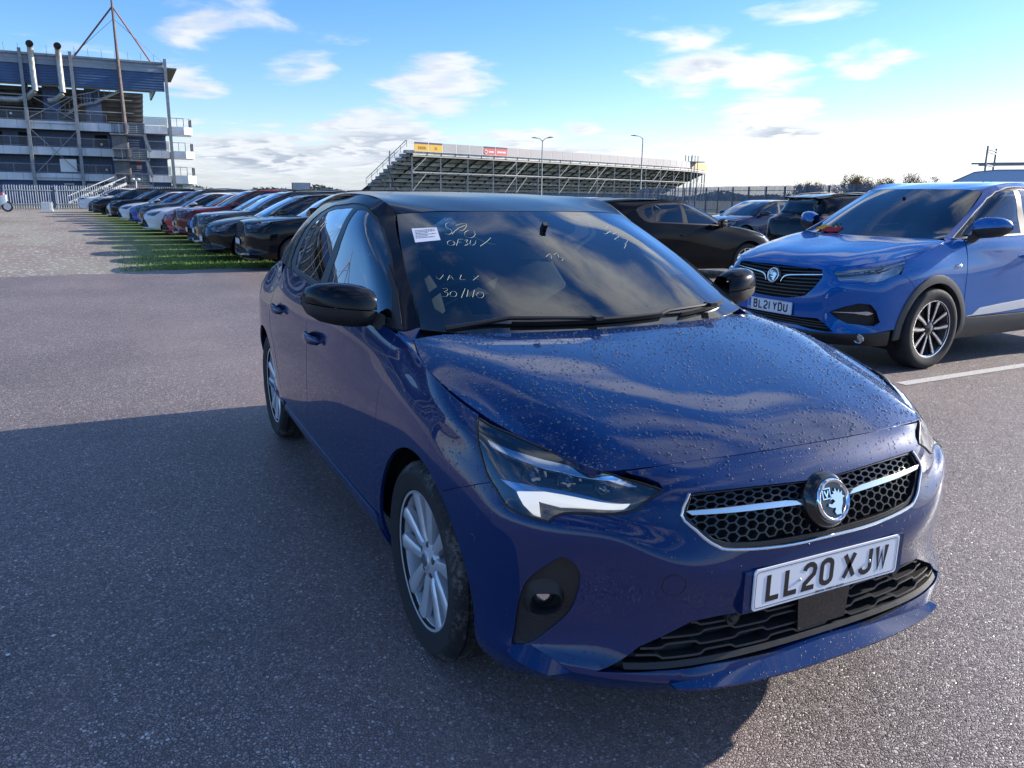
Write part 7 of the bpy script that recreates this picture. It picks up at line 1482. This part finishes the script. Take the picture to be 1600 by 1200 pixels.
def crate_by_fence():
    p = at_px(74, 327, 59.8); root = empty('caged_tank', (p.x, p.y, 0)); tag(root, 'small white caged tank on the ground against the left fence', 'tank'); w = .55
    MB().box((0, 0, .30), (w, w, .46)).build('tank', mat('tank white', (.66, .74, .76), .5), root, smooth=False); k = MB()
    for z in (.06, .30, .54): [k.bar((sx*w*.54, -w*.54, z), (sx*w*.54, w*.54, z), .03) for sx in (-1, 1)]; [k.bar((-w*.54, sx*w*.54, z), (w*.54, sx*w*.54, z), .03) for sx in (-1, 1)]
    for i in range(5): y = -w*.54+w*1.08*i/4; [k.bar((sx*w*.54, y, .05), (sx*w*.54, y, .55), .022) for sx in (-1, 1)]
    k.build('cage', mat('cage white', (.75, .78, .78), .4), root, smooth=False); MB().box((0, 0, .03), (w*1.2, w*1.2, .06)).build('pallet', mat('pallet pale', (.6, .62, .6), .7), root, smooth=False)
crate_by_fence()
def camera_pole():
    p = at_px(214, 300, 64); root = empty('camera_pole', (p.x, p.y, 0)); tag(root, 'white camera pole with two heads in front of the grandstand stair', 'pole'); w = mat('pole white', (.66, .68, .70), .4); MB().tube([(0, 0, 0), (0, 0, 2.05)], .045, 8).build('pole', w, root); [MB().ball((.0, y, 2.12), (.10, .13, .09), 8, 6).build('camera_head', w, root) for y in (-.17, .17)]
camera_pole()
def motorbike():
    p = at_px(-6, 328, 57.5); root = empty('motorbike', (p.x, p.y, 0), R(80)); tag(root, 'pink and white motorbike at the left edge by the fence', 'motorbike'); dk = mat('wheel leather', ()); w = mat('tank white', ()); pk = mat('fairing pink', (.70, .12, .24), .35)
    for x in (-.62, .62):
        o = MB().lathe([(.22, .05), (.30, .055), (.32, .0), (.30, -.055), (.22, -.05)], 20, c=(x, 0, .32), closed=True).build('wheel', dk, root); MB().lathe([(.03, .03), (.21, .03), (.21, -.03), (.03, -.03)], 16, c=(x, 0, .32), closed=True).build('rim', mat('silver alloy', ()), o)
    k = MB(); k.loft([[(x, sy*hw, z) for sy, z in ((-1, zb), (-1, zt), (1, zt), (1, zb))] for x, hw, zb, zt in ((-.55, .06, .62, .82), (-.1, .16, .35, .88), (.3, .18, .38, .95), (.62, .10, .55, 1.0))]); k.build('fairing', w, root); k = MB(); k.loft([[(x, sy*hw, z) for sy, z in ((-1, zb), (-1, zt), (1, zt), (1, zb))] for x, hw, zb, zt in ((-.75, .08, .82, .95), (-.3, .14, .84, .93), (.2, .15, .93, 1.08), (.5, .12, 1.0, 1.16))]); k.build('tank_cover', pk, root)
    MB().tube([(.42, -.36, 1.08), (.5, -.1, 1.12), (.5, .1, 1.12), (.42, .36, 1.08)], .018, 6).build('handlebar', dk, root); MB().tube([(.48, 0, 1.1), (.64, 0, .32)], .04, 6).build('fork', mat('silver alloy', ()), root); MB().box((-.35, 0, .86), (.55, .24, .08)).build('seat', dk, root)
motorbike()
# ---------------------------------------------------------------- the cars in their places
hero, hero_root = build_hero(); interior(hero, hero_root, True); underbody(hero, hero_root, [(0, .733), (-2.538, .740)], .312, .85)
suv, suv_root = build_suv()
ROWP = paint('row paint black', (.004, .005, .008), .0, .3, flake=False); ROWP.node_tree.nodes['Principled BSDF'].inputs['Coat Weight'].default_value = .7
BLACK = ROWP; WHITE = paint('row paint white', (.66, .68, .70), .0, .3, flake=False); BLUE1 = paint('row paint blue', (.010, .045, .30), .3, .3, flake=False); RED = paint('row paint red', (.36, .022, .020), .1, .3, flake=False); DRED = paint('row paint dark red', (.11, .008, .010), .2, .3, flake=False)
GRAPH = paint('row paint graphite', (.035, .040, .048), .4, .3, flake=False); NAVY = paint('row paint navy', (.008, .016, .06), .3, .3, flake=False); SILV = paint('row paint silver', (.35, .37, .40), .6, .3, flake=False)
DULL_BLACK = paint('dull black paint', (.004, .0042, .006), 0, .35, flake=False); DULL_BLACK.node_tree.nodes['Principled BSDF'].inputs['Coat Weight'].default_value = .3  # coat weakened to stand in for dark surroundings missing from its reflections
HATCH_W = lerp_warp([(.875, .93), (.705, .74), (0, 0), (-.35, -.40), (-1.014, -1.10), (-2.538, -2.62), (-3.25, -3.40)], [(0, 0), (.19, .17), (.793, .77), (.965, .95), (1.04, 1.03), (1.345, 1.36), (1.45, 1.465)], 1.01, 1.03)
SUV_B = lerp_warp([(.875, .95), (.705, .86), (0, 0), (-.35, -.34), (-1.014, -1.05), (-2.538, -2.675), (-3.25, -3.50)], [(0, 0), (.19, .23), (.27, .32), (.485, .56), (.667, .80), (.793, .98), (.965, 1.09), (1.04, 1.15), (1.345, 1.53), (1.45, 1.645)], 1.05, 1.08)
cA, pA = proto('parked_hatchback', HATCH_W, ROWP, (.325, .235, 1), (.02, .32, .375, .38), (-2.62, .32, .375, .375), 'hatch', .10, .735, strip_m=None)
cB, pB = proto('parked_suv', SUV_B, ROWP, (.35, .25, 1), (-.02, .345, .40, .41), (-2.675, .345, .40, .40), 'suv', .10, .80, rail=True)
bpy.context.view_layer.update(); note_kids()
ROW = 'cars parked side by side on the grass'
# pixel column of each front corner in the photograph gave these places: (x, y of the nose, kind, paint, label)
rows = [(-13.7, 'B', BLACK, 'black SUV nearest in the grass row, behind the dark blue hatchback'), (-15.9, 'A', BLACK, 'black hatchback second in the grass row, beside the black SUV'), (-18.0, 'B', GRAPH, 'graphite SUV third in the grass row, beyond the black hatchback'), (-20.1, 'A', BLUE1, 'blue hatchback fourth in the grass row, before the dark red SUV'),
        (-22.2, 'B', DRED, 'dark red SUV of the grass row, between the blue and bright red cars'), (-24.4, 'A', RED, 'bright red hatchback in the grass row, the only one of its colour'), (-26.7, 'A', WHITE, 'white hatchback right behind the bright red one in the row'), (-29.1, 'B', GRAPH, 'graphite grey SUV in the grass row between white and navy cars'),
        (-31.5, 'A', NAVY, 'navy hatchback in the grass row beside the graphite SUV'), (-33.9, 'A', BLUE1, 'brighter blue hatchback past the middle of the grass row'), (-36.4, 'A', WHITE, 'white hatchback beyond the bright blue one in the grass row'), (-39.1, 'B', BLACK, 'black SUV between two white cars near the far end'), (-42.0, 'A', WHITE, 'white hatchback third from the far end of the grass row'),
        (-45.6, 'B', BLACK, 'black SUV second from the far end group of the grass row'), (-49.6, 'A', NAVY, 'navy hatchback last but one in the grass row'), (-54.0, 'B', WHITE, 'white SUV at the far end of the grass row by the fence')]
front_px = [396, 328, 320, 302, 285, 262, 229, 227, 222, 207, 190, 180, 171, 151, 143, 130]
used = {'A': False, 'B': False}
def place(kind, x, y, rz, pnt, label, group, cat='car', scale=None):
    p = pA if kind == 'A' else pB
    if not used[kind]: r, used[kind] = p, True
    else: r = copy_tree(p)
    r.location = (x, y, 0); r.rotation_euler = (0, 0, rz); r['label'] = label; r['category'] = cat
    if group: r['group'] = group
    if pnt is not ROWP and r is not p: TODO.append((r, pnt))
    if scale: r.scale = scale
    return r
TODO = []
nose = {'A': .95, 'B': .93}
for (x, kd, pnt, lb), px in zip(rows, front_px):
    # the front corner nearest the camera lies on the ray through its pixel column
    xc = x+.80; d = at_px(px, 340, 1.0)-CAM_POS; yc = CAM_POS.y+d.y/d.x*(xc-CAM_POS.x); yn = yc-.18
    place(kd, x, yn+nose[kd], R(-90+rnd.uniform(-1.0, 1.0)), pnt, lb, ROW, scale=(1+rnd.uniform(-.02, .02), 1, (.945 if kd == 'A' else .90)+rnd.uniform(-.015, .02)))
place('A', -10.3, 3.0, R(-90), BLACK, 'black hatchback wholly behind the dark blue one, its shadow on the tarmac', None, scale=(1, 1, .93))
place('A', -9.9, 8.8, R(88), DULL_BLACK, 'black hatchback seen from its side, between the dark blue car and SUV', None, scale=(1.03, 1.03, .96))
place('B', -11.2, 15.3, R(90), BLACK, 'black SUV seen from behind, left of the bright blue SUV', None, scale=(1, 1, .95))
place('A', -17.0, 15.2, R(-88), NAVY, 'dark navy hatchback facing us between the two black cars', None, scale=(1, 1, .945))
place('A', -22.5, 16.0, R(92), DRED, 'dark red hatchback behind the black one, below the palisade fence', None, scale=(1, 1, .945))
place('A', -28.5, 14.5, R(92), NAVY, 'dark hatchback roof just above the blue car roof, left of black hatchback', None, scale=(1, 1, .945))
place('A', -27.5, 18.5, R(92), BLACK, 'black hatchback roof beyond the navy one by the fence', None, scale=(1, 1, .945))
bpy.context.view_layer.update()
for r, pnt in TODO:
    for ch in all_under(r): recolour(ch, ROWP, pnt)
# ---------------------------------------------------------------- van with a roof rack, and the cloth on the SUV
def van():
    root = empty('van', (-13.4, 22.6, 0), R(205)); tag(root, 'pale blue van with a roof rack behind the bright blue SUV', 'van'); pv = paint('van paint pale', (.33, .44, .62), .0, .35, flake=False); gl = glass('row side glass', ()); blk = grimy('black bumper plastic', ())
    prof = [(2.5, .35), (2.52, .75), (2.35, 1.12), (1.72, 1.28), (1.05, 2.05), (.60, 2.28), (.0, 2.34), (-2.6, 2.34), (-2.75, 2.2), (-2.78, .35)]; k = MB(); rings = []
    for sy, ins in ((-.95, .10), (-.985, .0), (.985, .0), (.95, .10)): rings.append([(x*(1-ins*.02), sy*(1-.10*max(0, z-1.1)), z-ins*.35*(z > 2)) for x, z in prof])
    k.loft(rings); k.build('body', pv, root, sharp=40)
    w = MB(); w.add([(1.70, -.80, 1.31), (1.70, .80, 1.31), (1.10, .74, 2.03), (1.10, -.74, 2.03)], [(0, 1, 2, 3)]); w.V = [(x+.02, y, z+.02) for x, y, z in w.V]; w.build('windscreen', glass('row windscreen', ()), root, smooth=False)
    for s in (-1, 1): MB().prism([(1.45, 1.30), (1.0, 1.95), (.35, 1.95), (.35, 1.30)], .01, Matrix(((1, 0, 0, 0), (0, 0, 1, s*.955), (0, 1, 0, 0), (0, 0, 0, 1)))).build('side_window', mat('dark window', ()), root, smooth=False)
    for s in (-1, 1):
        for x in (1.7, -1.75): make_wheel(root, x, s*.86, s, .34, .21, .21, 'pairs', 24, lod=2)
        MB().prism([(2.51, .80), (2.40, 1.08), (2.05, 1.15), (2.2, .85)], .02, Matrix(((1, 0, 0, 0), (0, 0, 1, s*.93), (0, 1, 0, 0), (0, 0, 0, 1)))).build('headlamp', mat('lamp reflector', ()), root, smooth=False)
        MB().box((1.0, s*1.08, 1.42), (.14, .2, .3)).build('mirror', blk, root)
    rk = grimy('rack steel', (.22, .22, .23), .5, .2, 4, metal=.5); r_ = MB()
    for s in (-.62, .62): r_.bar((.75, s, 2.52), (-2.5, s, 2.52), .05)
    for x in (.35, -1.0, -2.3): r_.bar((x, -.8, 2.48), (x, .8, 2.48), .05); [r_.bar((x, s*.72, 2.3), (x, s*.72, 2.50), .05) for s in (-1, 1)]
    for x in (.35, -1.0, -2.3): [r_.bar((x, s*.78, 2.5), (x, s*.78, 3.02), .05) for s in (-1, 1)]
    [r_.bar((x, -.78, 2.93), (x, .78, 2.93), .04) for x in (.35, -1.0, -2.3)]; [r_.bar((x, -.78, 2.85), (x, .78, 2.85), .04) for x in (.35, -1.0, -2.3)]
    r_.build('roof_rack', rk, root, smooth=False); MB().bar((1.9, 0, .25), (2.55, 0, .30), 1.8, .25).build('bumper', blk, root, smooth=False)
van()
def cloth():
    SS = suv.sc; M = suv_root.matrix_world; Mr = Matrix.Translation(suv_root.location) @ Matrix.Rotation(suv_root.rotation_euler.z, 4, 'Z')
    root = empty('folded_cloth', (0, 0, 0)); q = random.Random(3)
    # lies across the foot of the screen on the passenger corner, three bands of colour
    o0 = Vector(SUV_WARP(np.array([[-.31, -.50, 1.000]]))[0]); tag(root, 'red, yellow and black cloth tucked at the foot of the SUV windscreen', 'cloth')
    def band(nm, col, y0, y1, s0, s1, lift):
        k = MB(); rows = []; ns, nw = 9, 8
        for i in range(ns):
            s = s0+(s1-s0)*i/(ns-1); r_ = []
            for j in range(nw):
                y = y0+(y1-y0)*j/(nw-1); uv = np.array([[y*1.0, 0]]); P = Vector(SUV_WARP(np.array([[-.300-s*.80, y, .985+s*.52]]))[0]); r_.append(Mr @ (P+Vector((.012, 0, .022+lift+.005*math.sin(j*1.3+i*.7)+.003*q.random()))))
            rows.append(r_)
        k.loft(rows, closed=False, caps=False); o = k.build(nm, mat('cloth '+col[0], col[1], .8), root, sharp=80); o.modifiers.new('thick', 'SOLIDIFY').thickness = .008
    band('red_part', ('red', (.42, .015, .02)), -.47, -.28, -.055, .05, .008); band('yellow_part', ('yellow', (.72, .38, .03)), -.56, -.36, .00, .105, .0); band('dark_part', ('dark', (.015, .045, .06)), -.42, -.35, .085, .135, .002)
cloth()
